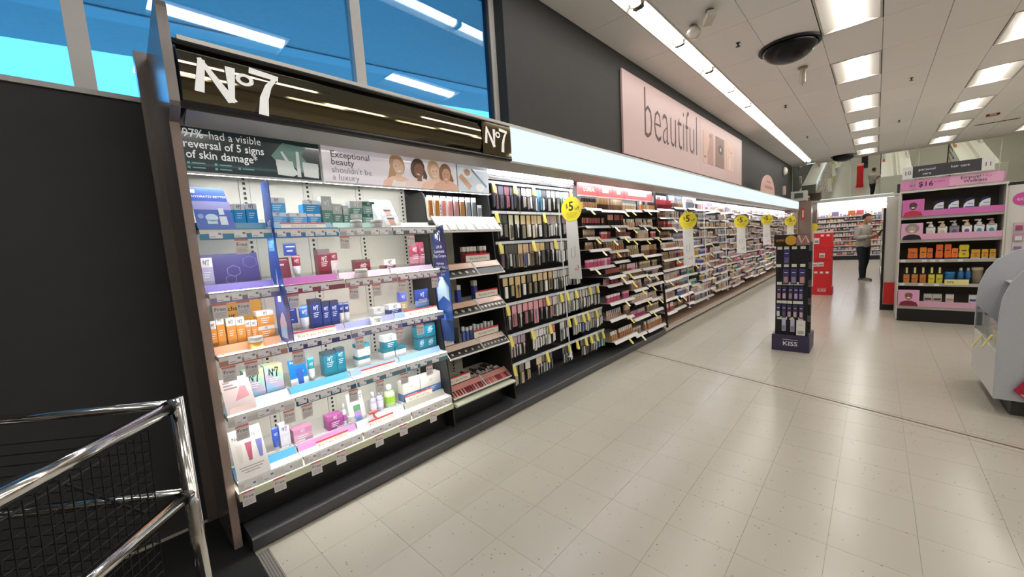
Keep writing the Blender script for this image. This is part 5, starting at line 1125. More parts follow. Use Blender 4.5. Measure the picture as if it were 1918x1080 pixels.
for t_, a, b, txt in ((ba, 4.0, 4.42, "L'OREAL"), (ba, 4.43, 4.80, ''), (ba, 4.81, 5.13, ''), (bb, 5.14, 6.06, 'MAKEUP')):
    o = B(-2.60, -2.575, a, b, 2.09, 2.235).obj('red_header', M('#d05a58', 0.35, coat=0.3), t_)
    if txt == "L'OREAL":
        g = text(txt, o, 0, 0, 0, 0.06, wm, bold=0.01); g.matrix_local = Matrix.Translation((-2.574, a+0.1, 2.14)) @ Matrix.Rotation(LW, 4, 'Z') @ Matrix.Diagonal((0.07, 0.07, 0.07, 1))
    else:
        q = MB().box(-2.575, -2.5742, a+0.12, b-0.2 if b-a > 0.5 else b-0.1, 2.14, 2.19).obj('print_lines', M('#f0c8c4', 0.4), o)
    B(-2.60, -2.57, a, b, 2.075, 2.09).obj('header_trim', lipm, t_)
pb = tag(MB().prism([(-2.56, 2.25), (-2.53, 2.25), (-2.36, 0.10), (-2.39, 0.10)], 'y', 6.07, 6.088).obj('divider_post', M('#0a0a0a', 0.4)), 'thin black slanted post dividing the makeup bays', 'post')
ys0 = 6.12; BW = 1.285
THEMES = [[['red', 'brown'], ['brown', 'peg'], ['red', 'mixed'], ['brown', 'mixed'], 'nude', ['gold', 'bright'], ['brown', 'bright'], ['nude', 'bright'], ['silver', 'bright'], ['nude', 'bright']],
          ['peg', 'peg', 'peg', 'peg', 'peg', 'bright', 'bright', 'bright', 'bright', 'mixed'], ['mixed', 'brown', 'mixed', 'silver', 'white', 'nude', 'mixed', 'silver', 'bright', 'mixed']]
for k in range(11):
    lv = [1.97-0.166*i - (0.004*i if k % 2 else 0) for i in range(11)]
    makeup_bay(('makeup_bay', f'pale crowded makeup bay, {nth(k)} one beyond the black post'), ys0+k*BW, ys0+(k+1)*BW-0.015, lv, THEMES[k] if k < 2 else [['mixed', 'white'], ['mixed', 'nude'], ['white', 'silver'], ['nude', 'mixed'], ['mixed', 'peg'], ['silver', 'white'], ['mixed', 'mixed'], ['nude', 'pink'], ['mixed', 'bright'], ['white', 'mixed']],
               darkback if k == 0 else lightback, 20+k, f'{nth(k)} bay past the post', tags=0.3 if k < 2 else 0.08, spread=1.2)
for k, (a, b, h, w) in enumerate([(6.2, 6.62, '#e9e9ee', 0.13), (6.7, 7.35, '#39404c', 0.16), (7.45, 8.1, '#ece4e4', 0.16), (8.7, 9.6, '#d8d4da', 0.13), (10.2, 11.2, '#eceaea', 0.13)]):
    o = tag(B(-2.60, -2.575, a, b, 2.06, 2.06+w).obj('bay_header', M(h, 0.3, coat=0.3, emit=0.1)), f'{nth(k)} small picture header under the canopy past the black post', 'sign')
    MB().box(-2.575, -2.5735, a+0.05, (a+b)/2-0.03, 2.08, 2.06+w-0.02).obj('print_shape', M(['#5a6068', '#8fa0b8', '#c89aa0', '#9a8fb0', '#c9a08c'][k], 0.4), o)
    MB().box(-2.575, -2.5735, (a+b)/2+0.03, b-0.05, 2.08, 2.06+w-0.02).obj('print_shape', M(['#8a8f98', '#5f7088', '#e0c0c0', '#c0b8c8', '#d8c8b8'][k], 0.4), o)
for kind, (mb, ml) in KSTUFF.items():
    o = mb.obj(kind + '_rows', [M(h, 0.3, coat=0.2) for h in ml])
    o['kind'] = 'stuff'; o['label'] = f"dense rows of {kind.replace('_', ' ')} goods in the far makeup bays"; o['category'] = kind.replace('_', ' ')

# ------------------------------------------------------------------ yellow $5 off signs
DS = [(3.7, -2.49, 1.905, 0.135, 0.78, 'nearest'), (6.6, -2.22, 1.765, 0.138, 0.72, 'second'), (9.6, -2.13, 1.745, 0.138, 0.68, 'third'), (12.2, -2.11, 1.80, 0.138, 0.66, 'fourth'), (15.8, -2.07, 1.76, 0.16, 0.66, 'farthest')]
yl = M('#ecd937', 0.45); bnr = M('#dcd8d0', 0.5)
for y, x, z, r, ln, nm in DS:
    t = thing('discount_sign', f'yellow round $5 off sign on a white banner, {nm} from the viewer', 'sign', (x, y, z), 0, 'yellow $5 off blade signs')
    q = MB(); q.prism([(r*math.cos(2*PI*i/28), r*math.sin(2*PI*i/28)) for i in range(28)], 'y', -0.003, 0.0); q.obj('yellow_disc', yl, t)
    MB().prism([(-r*0.55, r*0.95), (r*0.45, r*0.95), (r*0.5, -r*0.8), (r*0.75, -ln), (-r*0.55, -ln), (-r*0.6, -r*0.8)], 'y', 0.0005, 0.0035).obj('banner', bnr, t)
    text('5', t, 0.0, -0.004, -r*0.12, r*1.05, M('#2a2812', 0.6), 'CENTER', bold=0.02); text('$', t, -r*0.42, -0.004, r*0.12, r*0.5, M('#2a2812', 0.6), 'CENTER'); text('off', t, r*0.32, -0.004, -r*0.12, r*0.42, M('#2a2812', 0.6))
    q = MB()
    for k in range(5): q.box(-r*0.55+0.03*r*k, r*0.6-0.06*r*k, -0.004, -0.003, -r*(0.32+0.1*k), -r*(0.32+0.1*k)+r*0.03)
    q.obj('small_print', M('#b8a428', 0.6), t)
    q = MB(); stroke(q, [(-0.02, -ln*0.55), (-0.03, -ln*0.66), (-0.01, -ln*0.7)], 0.006, -0.001); stroke(q, [(0.02, -ln*0.53), (0.03, -ln*0.64), (0.01, -ln*0.7)], 0.006, -0.001); q.obj('print_lines', M('#8a8480', 0.6), t)
    q = MB(); stroke(q, [(0.01, -ln*0.84), (0.025, -ln*0.88), (0.035, -ln*0.83), (0.05, -ln*0.88), (0.065, -ln*0.82), (0.05, -ln*0.80)], 0.009, -0.001); q.obj('red_mark', M('#d23a36', 0.5), t)
    L = WX+0.1-x if x > -2.3 else -0.12
    MB().tube([(0, 0.006, r*0.9), (0.0, 0.006, 2.285-z if x < -2.42 else r*0.9+0.001), (min(0, -2.5-x) if x > -2.42 else 0.0, 0.006, 2.28-z)], 0.004, 5).obj('hanger', M('#c8c8c8', 0.3, 0.6), t)
# white upright rods beside two of the signs
for k, (y, x) in enumerate(((3.45, -2.44), (6.9, -2.33), (7.9, -2.33), (9.3, -2.33))):
    o = tag(MB().tube([(x+0.02, y, 0.30), (x-0.04, y, 1.95)], 0.006, 6).obj('acrylic_rod', M('#e6e8ea', 0.2)), f'{nth(k)} slim pale upright rod standing before the makeup shelves', 'rod', 'slim pale rods before the makeup shelves')
    MB().box(x+0.0, x+0.04, y-0.02, y+0.02, 0.29, 0.30).obj('foot', M('#d0d0d0', 0.3), o)
# ================================================================== AISLE DISPLAYS
def kiss_stand():
    x0, x1, y0, y1 = -0.915, -0.585, 5.87, 6.28
    t = thing('floor_display', 'black cardboard floor display with purple KISS base', 'display stand', (x0, y0, 0))
    w = x1-x0; d = y1-y0
    pm = M('#3a3350', 0.45)
    B(-0.03, w+0.03, -0.02, d+0.02, 0, 0.205).obj('base_tray', pm, t)
    B(0.0, w, 0.02, d, 0.205, 1.36).obj('tower', M('#100f11', 0.5), t)
    B(-0.02, w+0.01, 0.0, 0.05, 1.325, 1.465).obj('header_card', M('#2a211d', 0.35), t)
    q = MB(); disc(q, 0.155, 1.395, 0.06, -0.001, 18); q.obj('print_shape', M('#c89a2c', 0.4), t)
    q = MB(); q.poly([(0.21, -0.0015, 1.33), (0.34, -0.0015, 1.33), (0.34, -0.0015, 1.46), (0.22, -0.0015, 1.46), (0.20, -0.0015, 1.40)]); q.obj('print_shape', M('#8a6a60', 0.4), t)
    q = MB(); stroke(q, [(0.23, 1.45), (0.26, 1.36), (0.30, 1.44), (0.33, 1.36)], 0.02, -0.002); q.obj('print_shape', M('#d8b8ac', 0.4), t)
    B(0.0, 0.085, -0.002, -0.001, 1.385, 1.41).obj('print_lines', M('#8a642c', 0.4), t)
    text('KISS', t, w/2, -0.0215, 0.075, 0.075, M('#eceaf0', 0.5), 'CENTER', sx=1.15, bold=0.012)
    B(w/2-0.08, w/2+0.08, -0.0212, -0.0205, 0.148, 0.152).obj('print_lines', M('#eceaf0', 0.5), t)
    for z in (1.12, 0.9, 0.68, 0.46, 0.24): B(w, w+0.025, 0.06, 0.16, z, z+0.14).obj('side_pocket', M('#1a191c', 0.5), t)
    # ticket rows
    rows = [(1.285, (0.015, 0.085, 0.165, 0.25)), (1.065, (0.005, 0.085, 0.165, 0.25)), (0.84, (0.015, 0.075, 0.13, 0.185, 0.235)), (0.605, (0.015, 0.07, 0.125, 0.185, 0.235)), (0.40, (0.02, 0.075, 0.15, 0.24))]
    for z, xs in rows:
        for x in xs: B(x, x+0.05, 0.012, 0.0195, z, z+0.036).obj('price_ticket', M('#d8dcc8', 0.5), t).data.materials[0]
    packs = [(1.10, 0.105, 0.18, '#3a3262', '#6a6488'), (0.85, 0.10, 0.195, '#3f3768', '#b08a90'), (0.85, 0.18, 0.195, '#3f3768', '#8f8a98'), (0.85, 0.265, 0.195, '#3f3768', '#c09a90')]
    ps = []
    for k, x in enumerate((0.03, 0.085, 0.15, 0.205, 0.255)): ps.append((0.655, x, 0.165, '#3c3560', ['#c08088', '#c9b4b4', '#a08c88', '#c0a0d0', '#8f8aa0'][k]))
    for k, x in enumerate((0.025, 0.085, 0.14, 0.20, 0.262)): ps.append((0.425, x, 0.165, '#3c3560', ['#d8d4d0', '#5a5478', '#c9a8a0', '#c4b0ac', '#d0a8b0'][k]))
    ps += [(0.255, 0.085, 0.15, '#c4c0d4', '#8a84a8'), (0.25, 0.175, 0.15, '#c0bccc', '#8a86a0')]
    cnt = {}
    for z, x, h, c1, c2 in packs + ps:
        rw = {1.10: 'top', 0.85: 'second', 0.655: 'third', 0.425: 'fourth'}.get(z, 'bottom'); k = cnt.get(rw, 0); cnt[rw] = k+1
        p = thing('nail_kit', f'{nth(k)} purple nail kit pack on the {rw} row of the black display', 'nail kit', (x0+x+0.008, y0-0.006, z), 0, 'nail kit packs on the black floor display')
        pw = 0.062 if z > 0.8 else 0.042
        B(-pw/2, pw/2, 0.012, 0.02, 0, h).obj('backing_card', M(c1, 0.4), p); B(-pw*0.35, pw*0.35, 0.004, 0.012, h*0.1, h*0.48).obj('contents', M(c2, 0.3, coat=0.3), p)
        B(-pw*0.3, pw*0.3, 0.011, 0.0119, h*0.72, h*0.78).obj('print_lines', M('#c8c0dc', 0.5), p)
    p = thing('notice_card', 'white notice card on the bottom row of the black display', 'sign', (x0+0.27, y0-0.01, 0.215), 0)
    B(-0.045, 0.045, 0, 0.003, 0, 0.19).obj('card_panel', M('#e6e4dc', 0.5), p); B(-0.03, 0.03, -0.0008, 0, 0.02, 0.06).obj('print_block', M('#b0b0aa', 0.5), p); B(-0.025, 0.025, -0.0008, 0, 0.13, 0.135).obj('print_lines', M('#8a8a88', 0.5), p)
kiss_stand()
def red_stand():
    x0, x1, y0, y1 = -1.015, -0.695, 11.12, 11.45
    t = thing('floor_display', 'red cardboard floor display with white KISS lettering', 'display stand', (x0, y0, 0)); w = x1-x0; d = y1-y0
    rm = M('#d8252c', 0.45)
    B(-0.02, w+0.02, -0.02, d+0.02, 0, 0.185).obj('base_tray', rm, t); B(0, w, 0, d, 0.185, 1.385).obj('tower', rm, t)
    MB().prism([(-0.01, 1.385), (w+0.01, 1.385), (w+0.01, 1.45), (w*0.8, 1.475), (w*0.3, 1.445), (-0.01, 1.44)], 'y', 0.0, 0.03).obj('header_card', M('#e6ccce', 0.4), t)
    q = MB(); disc(q, 0.2, 1.43, 0.02, -0.001); disc(q, 0.26, 1.445, 0.022, -0.001); q.obj('print_shape', M('#7a2430', 0.4), t)
    text('KISS', t, w/2, -0.0215, 0.075, 0.075, M('#f4eceb', 0.5), 'CENTER', sx=1.15, bold=0.012)
    B(w/2-0.08, w/2+0.08, -0.0212, -0.0205, 0.145, 0.15).obj('print_lines', M('#f4eceb', 0.5), t)
    for z, xs in ((1.31, (0.12, 0.22)), (0.485, (0.02, 0.12, 0.22))):
        for x in xs: B(x, x+0.055, -0.006, -0.001, z, z+0.04).obj('price_ticket', M('#f0e4e4', 0.5), t)
    for x, z, ww, hh in ((0.005, 1.15, 0.09, 0.13), (0.10, 0.84, 0.1, 0.10), (-0.02, 0.64, 0.1, 0.09), (0.085, 0.645, 0.1, 0.09)):
        o = B(x, x+ww, -0.008, -0.003, z, z+hh).obj('notice', M('#e6e2dc', 0.5), t); B(x+0.01, x+ww-0.01, -0.0088, -0.008, z+0.02, z+hh*0.6).obj('print_block', M('#9a9690', 0.5), o)
    for z in (1.05, 0.78, 0.5): B(0.01, w-0.01, -0.003, 0.0, z, z+0.008).obj('fold_line', M('#b81c24', 0.5), t)
red_stand()

# ================================================================== SHAMPOO END CAP AND GONDOLAS
def gondola(x0, x1, y0, y1, label, n_goods, phrase, seed):
    t = thing('gondola', label, 'shelving', (x0, y0, 0)); w = x1-x0; l = y1-y0
    wmz = M('#d3cfc6', 0.5)
    B(0, w, 0, 0.03, 0.1, 1.97).obj('end_board', M('#cfccc4', 0.45), t); B(0, w, l-0.03, l, 0.1, 1.97).obj('end_board', M('#cfccc4', 0.45), t)
    B(w/2-0.02, w/2+0.02, 0.03, l-0.03, 0.1, 1.9).obj('spine', wmz, t); B(0.0, w, 0.0, l, 0, 0.1).obj('plinth', M('#141414', 0.5), t)
    B(-0.035, -0.002, -0.012, 0.05, 0, 1.78).obj('end_frame', M('#131313', 0.45), t)
    rnd = random.Random(seed)
    for lv, z in enumerate((0.14, 0.55, 0.93, 1.28, 1.6)):
        for sd, (a, b) in enumerate(((0.02, w/2-0.02), (w/2+0.02, w-0.02))):
            o = B(a, b, 0.03, l-0.03, z-0.02, z).obj('shelf', wmz, t)
            xe = a if sd == 0 else b
            B(xe-0.012, xe+0.012, 0.03, l-0.03, z-0.035, z+0.01).obj('price_rail', M('#dcd8d0', 0.4), o)
    cols = ['#c9463e', '#e0dcd4', '#3f6fb0', '#d8a848', '#6a9a5c', '#8a5fa0', '#e6c8cc', '#2f3338', '#58a0a8', '#c98a4a']
    k = 0
    for sd in (0, 1):
        for lv, z in enumerate((0.14, 0.55, 0.93, 1.28, 1.6)):
            y = 0.1; kk = 0
            while y < l-0.3 and kk < n_goods:
                h = rnd.uniform(0.14, 0.24); ww = rnd.uniform(0.07, 0.12); c = rnd.choice(cols)
                x = 0.06 if sd == 0 else w-0.16
                for rep in range(rnd.choice((2, 3, 4))):
                    if y > l-0.3 or kk >= n_goods: break
                    p = tag(put('shelf_bottle', None, None, (x0+x, y0+y, z+0.0005)), f"{nth(min(kk,59))} bottle along the {nth(lv)} shelf, {'aisle' if sd == 0 else 'far'} side of the {phrase}", 'bottle', f'bottles on the {phrase}')
                    MB().prism([(0.0, 0), (0.1, 0), (0.1, h*0.7), (0.07, h*0.8), (0.03, h*0.8), (0.0, h*0.7)], 'y', 0, ww*0.9).obj('bottle_body', M(c, 0.35, coat=0.2), p)
                    MB().box(0.03, 0.07, ww*0.25, ww*0.65, h*0.8, h).obj('cap', M('#e8e4de', 0.4), p)
                    y += ww; kk += 1
                y += 0.02
    return t
gondola(0.125, 1.36, 9.45, 17.2, 'white double-sided gondola behind the shampoo end cap', 26, 'nearer gondola', 2)
gondola(3.1, 4.3, 9.45, 17.2, 'white double-sided gondola one aisle over to the side', 14, 'distant gondola', 4)
ec = thing('shampoo_endcap', 'end cap shelving of shampoos with pink shelf strips', 'shelving', (0.28, 8.46, 0)); EW = 0.99; ED = 0.94
ewm = M('#cfcbc4', 0.45)
B(0, EW, 0.42, 0.44, 0.1, 1.95).obj('back_panel', M('#6a6056', 0.6), ec)
B(-0.012, 0.0, 0.03, ED, 0.02, 1.97).obj('side_panel', ewm, ec); B(EW, EW+0.012, 0.0, ED, 0.02, 1.97).obj('side_panel', ewm, ec)
B(-0.03, EW+0.02, -0.01, 0.05, 1.955, 1.985).obj('top_rail', M('#d8d4cc', 0.4), ec); B(0, EW, 0.05, ED, 1.96, 1.975).obj('top_board', M('#54504a', 0.5), ec)
B(0.0, EW, 0.03, ED, 0.0, 0.19).obj('plinth', M('#0d0d0d', 0.4), ec)
B(-0.15, -0.012, 0.96, 0.985, 0.11, 0.49).obj('red_sign', M('#cf2b2a', 0.4), ec)
EZ = [1.565, 1.22, 0.92, 0.56, 0.205]
for i, z in enumerate(EZ):
    o = B(0.004, EW-0.004, 0.05, 0.419, z+0.005, z+0.03).obj('shelf', M('#4a4640', 0.5), ec)
    B(0.0, EW, 0.02, 0.05, z-0.01, z+0.035).obj('price_rail', M('#b9b5ae', 0.35, 0.3), o)
    if i in (0, 1, 4):
        B(0.235, EW, 0.012, 0.02, z+0.03, z+0.115).obj('pink_strip', M(['#cf6fb0', '#d9a3c0', '', '', '#d2a0b8'][i], 0.45), o)
    if i in (2, 3):
        for x in (0.02, 0.24, 0.33, 0.42, 0.6) if i == 2 else (0.02, 0.22, 0.38): B(x, x+0.05, 0.017, 0.02, z-0.005, z+0.03).obj('price_ticket', M('#dcd9d2', 0.5), o)
# portrait cards
FC = [(1.60, '#cf6fb0', '#c0304a', '#5a4038', '#4a342e', 'a broad smile on magenta'), (1.25, '#dba6c4', '#1c1a1c', '#c9a090', '#8f8a88', 'curly grey hair and dark top'), (0.24, '#dba0c2', '#7a1f30', '#8a5a44', '#6a4a3a', 'a maroon top on pink')]
for z, bgc, top, skin, hair, ph in FC:
    p = thing('portrait_card', f'square portrait card with {ph} on the end cap', 'sign', (0.285, 8.462, z), 0)
    B(0, 0.23, 0, 0.004, 0, 0.25).obj('card_panel', M(bgc, 0.45), p)
    q = MB(); q.poly([(0.01, -0.0005, 0.003), (0.22, -0.0005, 0.003), (0.2, -0.0005, 0.06), (0.14, -0.0005, 0.085), (0.09, -0.0005, 0.085), (0.03, -0.0005, 0.06)]); q.obj('print_top', M(top, 0.5), p)
    q = MB(); disc(q, 0.115, 0.17 if 'grey' in ph else 0.166, 0.075 if 'grey' in ph else 0.043, -0.0008, 16); q.obj('print_hair', M(hair, 0.5), p)
    q = MB(); disc(q, 0.115, 0.15, 0.043, -0.0011, 16, 0, 0.9, 1.25); q.obj('print_face', M(skin, 0.5), p)
    q = MB(); disc(q, 0.115, 0.128, 0.02, -0.0014, 10, 0, 1, 0.5); q.obj('print_smile', M('#efe6e0', 0.4), p)
    q = MB()
    for e in (-0.017, 0.017): disc(q, 0.115+e, 0.165, 0.006, -0.0014, 8)
    q.obj('print_eyes', M('#241c1a', 0.4), p)
# bottles
def curved_bottle(x, z, cols, label):
    t = thing('shampoo_bottle', label, 'bottle', (x, 8.52, z), 0, 'white shampoo bottles with navy caps')
    MB().prism([(-0.045, 0), (0.045, 0), (0.05, 0.03), (0.05, 0.19), (0.02, 0.185), (-0.02, 0.165), (-0.045, 0.13), (-0.05, 0.05)], 'y', 0, 0.05).obj('bottle_body', M('#e9eaec', 0.25, coat=0.3), t)
    MB().prism([(-0.045, 0.131), (-0.02, 0.166), (0.02, 0.186), (0.049, 0.191), (0.04, 0.215), (0.0, 0.215), (-0.03, 0.195), (-0.046, 0.155)], 'y', 0.003, 0.047).obj('cap', M('#232c5c', 0.3), t)
    q = MB().box(-0.035, 0.045, -0.001, 0, 0.085, 0.1).obj('wave_print', M(cols, 0.4), t); MB().box(-0.01, 0.04, -0.001, 0, 0.13, 0.142).obj('print_lines', M('#8a9ac0', 0.5), t)
for x, c, l in ((0.663, '#3f8a78', 'white curved shampoo bottle with green wave, nearest the smiling portrait'), (0.808, '#3f6fc0', 'white curved shampoo bottle with blue wave, second on the top shelf'), (0.953, '#3560b8', 'white curved shampoo bottle with blue wave, third on the top shelf'), (1.097, '#c0c4b8', 'white curved shampoo bottle with pale wave, last on the top shelf')): curved_bottle(x, 1.5955, c, l)
def pump_bottle(x, z, body, pump, mark, label):
    t = thing('pump_bottle', label, 'bottle', (x, 8.52, z), 0, 'pump bottles on the second end cap shelf')
    MB().prism([(-0.04, 0), (0.04, 0), (0.048, 0.16), (0.04, 0.18), (-0.04, 0.18), (-0.048, 0.16)], 'y', 0, 0.055).obj('bottle_body', M(body, 0.25, coat=0.3), t)
    MB().lathe([(0.026, 0.181), (0.026, 0.21), (0.012, 0.215), (0.012, 0.235)], 12, 0, 0.028).box(-0.045, 0.015, 0.018, 0.038, 0.235, 0.255).obj('pump', M(pump, 0.3), t)
    B(-0.035, 0.035, -0.001, 0, 0.165, 0.172).obj('print_lines', M('#3a3836', 0.4), t)
    q = MB(); disc(q, 0.0, 0.10, 0.024, -0.001, 14, 0, 1, 1.3); q.obj('emblem', M(mark, 0.4), t)
for x, bc, pc, mk_, l in ((0.598, '#e6e3df', '#ece9e4', '#d8c9c0', 'white pump bottle with blush emblem'), (0.716, '#e6e0d8', '#d9c4a4', '#cdbba8', 'white pump bottle with beige pump'), (0.832, '#8f8c90', '#b9b8ba', '#6a589c', 'grey translucent pump bottle with violet emblem'), (0.951, '#e8e6e4', '#d6c29c', '#7c5aa0', 'white pump bottle with violet emblem'), (1.065, '#e6e6e4', '#e0dcd8', '#3fa0ac', 'white pump bottle with teal emblem and white pump'), (1.176, '#e6e6e4', '#a88a84', '#3f9fac', 'white pump bottle with teal emblem and brown pump')): pump_bottle(x, 1.2505, bc, pc, mk_, l + ' on the end cap')
def jar_can(name, x, z, w, h, c, cap, label, cat, wav='#26345c'):
    t = thing(name, label, cat, (x, 8.54, z), 0, 'sun and hair care on the end cap')
    MB().prism([(-w*0.46, 0.02), (w*0.46, 0.02), (w*0.5, h*0.3), (w*0.42, h*0.6), (w*0.48, h*0.9), (w*0.4, h), (-w*0.4, h), (-w*0.48, h*0.9), (-w*0.42, h*0.6), (-w*0.5, h*0.3)], 'y', 0, 0.06).obj('bottle_body', M(c, 0.35, coat=0.2), t)
    B(-w*0.46, w*0.46, 0.004, 0.056, 0, 0.021).obj('cap', M(cap, 0.4), t)
    B(-w*0.25, w*0.25, -0.0012, 0, h*0.55, h*0.62).obj('print_lines', M(wav, 0.5), t); q = MB(); disc(q, 0, h*0.35, w*0.18, -0.0012, 10); q.obj('print_shape', M('#c96a2c', 0.4), t)
for x, w, h, c, l in ((0.425, 0.11, 0.17, '#e0702c', 'wide orange'), (0.535, 0.075, 0.18, '#e58a2c', 'slim amber'), (0.605, 0.06, 0.165, '#d97034', 'short orange brown'), (0.70, 0.075, 0.215, '#ea6e28', 'tall bright orange'), (0.785, 0.07, 0.215, '#e8702a', 'second tall bright orange'), (0.853, 0.065, 0.155, '#ec7a30', 'small orange')): jar_can('sunscreen_bottle', x, 0.9505, w, h, c, '#26306a', f'{l} sunscreen bottle on the third end cap shelf', 'bottle')
jar_can('sunscreen_tub', 0.94, 0.9505, 0.10, 0.20, '#d8c62c', '#26306a', 'yellow tub with blue foot on the third end cap shelf', 'tub')
for x, w, l in ((1.05, 0.10, 'first'), (1.135, 0.07, 'second'), (1.205, 0.065, 'third')): jar_can('hair_mask_tub', x, 0.9505, w*0.9, 0.13, '#d9a02c', '#e8e0d0', f'{l} golden tub at the open end of the third end cap shelf', 'tub')
def dropper(x, c, l):
    t = thing('oil_bottle', l, 'bottle', (x, 8.54, 0.5905), 0, 'small oil bottles on the fourth end cap shelf')
    B(-0.032, 0.032, 0, 0.05, 0, 0.13).obj('bottle_body', M(c, 0.3, coat=0.3), t); MB().prism([(-0.02, 0.13), (0.02, 0.13), (0.014, 0.235), (-0.014, 0.235)], 'y', 0.01, 0.04).obj('cap', M('#22284c', 0.3), t)
    B(-0.01, 0.012, 0.0, 0.009, 0.15, 0.235).obj('dropper_tip', M('#e0d888', 0.4), t); B(-0.02, 0.02, -0.001, 0, 0.06, 0.07).obj('print_lines', M('#7a4a20', 0.5), t)
for x, c, l in ((0.37, '#c07a38', 'first brown oil bottle on the fourth end cap shelf'), (0.458, '#bd7634', 'second brown oil bottle on the fourth end cap shelf'), (0.545, '#bb7232', 'third brown oil bottle on the fourth end cap shelf'), (0.635, '#d6c83a', 'first yellow oil bottle on the fourth end cap shelf'), (0.715, '#cfc240', 'second yellow oil bottle on the fourth end cap shelf')): dropper(x, c, l)
t = thing('blue_tub', 'low blue tub behind the yellow price card', 'tub', (0.822, 8.56, 0.5905), 0); MB().lathe([(0.052, 0), (0.056, 0.12), (0.056, 0.13)], 16, 0, 0.05).obj('tub_body', M('#2a78b8', 0.3), t, smooth=True); MB().lathe([(0.058, 0.13), (0.058, 0.165)], 16, 0, 0.05).obj('lid', M('#3a8ac8', 0.3), t, smooth=True)
for x, r, l in ((0.927, 0.03, 'blue spray bottle with a green leaf on the fourth shelf'), (0.998, 0.026, 'slim blue spray bottle on the fourth end cap shelf')):
    t = thing('spray_bottle', l, 'bottle', (x, 8.56, 0.5905), 0, 'blue spray bottles on the end cap'); MB().lathe([(r, 0), (r, 0.16), (r*0.6, 0.18)], 14, 0, 0.03).obj('bottle_body', M('#2f74b0', 0.3, coat=0.3), t, smooth=True); MB().lathe([(r*0.55, 0.18), (r*0.5, 0.225)], 12, 0, 0.03).obj('cap', M('#c8ccd0', 0.3), t, smooth=True)
t = thing('cream_canister', 'cream coloured canister with printed flowers on the fourth shelf', 'canister', (1.085, 8.56, 0.5905), 0); MB().lathe([(0.055, 0), (0.055, 0.19), (0.058, 0.19), (0.058, 0.225)], 18, 0, 0.055).obj('can_body', M('#d3c4a8', 0.4, noise=0.2, scale=25), t, smooth=True); MB().lathe([(0.05, 0.226), (0.05, 0.232)], 18, 0, 0.055).obj('lid', M('#b8a888', 0.4), t)
t = thing('price_card', 'yellow sale card on the fourth end cap shelf', 'sign', (0.762, 8.472, 0.575), 0); B(0, 0.235, 0, 0.003, 0, 0.08).obj('card_panel', M('#e3d892', 0.5), t); text('50%', t, 0.02, -0.001, 0.025, 0.045, M('#5a5440', 0.5), bold=0.01)
for x, w, c, l in ((0.61, 0.09, '#7a2f30', 'first low grey carton with red stripe'), (0.705, 0.09, '#7a3032', 'second low grey carton with red stripe'), (0.83, 0.08, '#d09060', 'low white carton with orange stripe'), (1.055, 0.08, '#4a3f9a', 'low white carton with violet stripe')):
    t = thing('hair_dye_box', l + ' on the bottom end cap shelf', 'box', (x, 8.53, 0.2355), 0, 'low cartons on the bottom end cap shelf'); B(-w/2, w/2, 0, 0.06, 0, 0.19).obj('carton_body', M('#d0cdc8' if 'grey' not in l else '#b5b8b4', 0.4), t); B(-w*0.4, w*0.4, -0.001, 0, 0.10, 0.13).obj('stripe', M(c, 0.4), t)
# pink save header and the aisle number sign
t = thing('header_sign', 'pink end cap header reading Save $16 and Empower Wellness', 'sign', (0.25, 8.44, 2.0), 0)
MB().prism([(0, 0.0), (0.1, 0), (0.1, -0.008), (0.99, -0.008), (0.99, 0.02), (1.0, 0.03), (1.0, 0.12), (0.94, 0.14), (0.05, 0.13), (0.0, 0.115)], 'y', 0.0, 0.01).obj('sign_panel', M('#d98aba', 0.45), t)
q = MB(); q.poly([(0.5, -0.0006, 0.0), (0.985, -0.0006, 0.0), (0.985, -0.0006, 0.125), (0.93, -0.0006, 0.132), (0.5, -0.0006, 0.128)]); q.obj('print_shape', M('#dfa9c6', 0.45), t)
dk_ = M('#3c2430', 0.5)
text('Save', t, 0.10, -0.0015, 0.045, 0.035, dk_); text('$16', t, 0.19, -0.0015, 0.03, 0.1, dk_, bold=0.015); text('or more', t, 0.345, -0.0015, 0.075, 0.032, dk_)
text('Empow', t, 0.60, -0.0015, 0.076, 0.062, dk_, bold=0.008); text('Her', t, 0.80, -0.0015, 0.076, 0.06, M('#d05a9a', 0.5)); text('Wellness', t, 0.63, -0.0015, 0.025, 0.058, dk_, bold=0.008)
B(-0.03, 0.0, -0.004, 0.03, -0.03, 0.10).obj('bracket', M('#2a2828', 0.5), t)
t = thing('aisle_sign', 'grey aisle sign reading 10 personal care, hair care 11', 'sign', (0.27, 8.42, 2.165), 0)
for a, b, n_ in ((0, 0.105, '10'), (0.765, 0.88, '11')):
    o = B(a, b, 0, 0.012, 0.0, 0.165).obj('number_plate', M('#d9d8d4', 0.5), t); text(n_, t, (a+b)/2, -0.0012, 0.05, 0.08, M('#3a3a3c', 0.5), 'CENTER')
B(0.105, 0.765, 0.001, 0.011, 0.0, 0.165).obj('sign_panel', M('#3b3b40', 0.5), t); B(-0.005, 0.885, 0.0, 0.012, -0.012, 0.0).obj('lower_rail', M('#c9c8c4', 0.4), t)
text('personal', t, 0.25, -0.001, 0.092, 0.05, M('#e6e6e6', 0.5), 'CENTER'); text('care', t, 0.25, -0.001, 0.032, 0.05, M('#e6e6e6', 0.5), 'CENTER'); text('hair care', t, 0.57, -0.001, 0.085, 0.05, M('#e6e6e6', 0.5), 'CENTER')
for x in (0.12, 0.75): MB().tube([(x, 0.006, -0.17), (x, 0.006, 0.0)], 0.006, 6).obj('post', M('#b9b8b4', 0.3, 0.5), t)
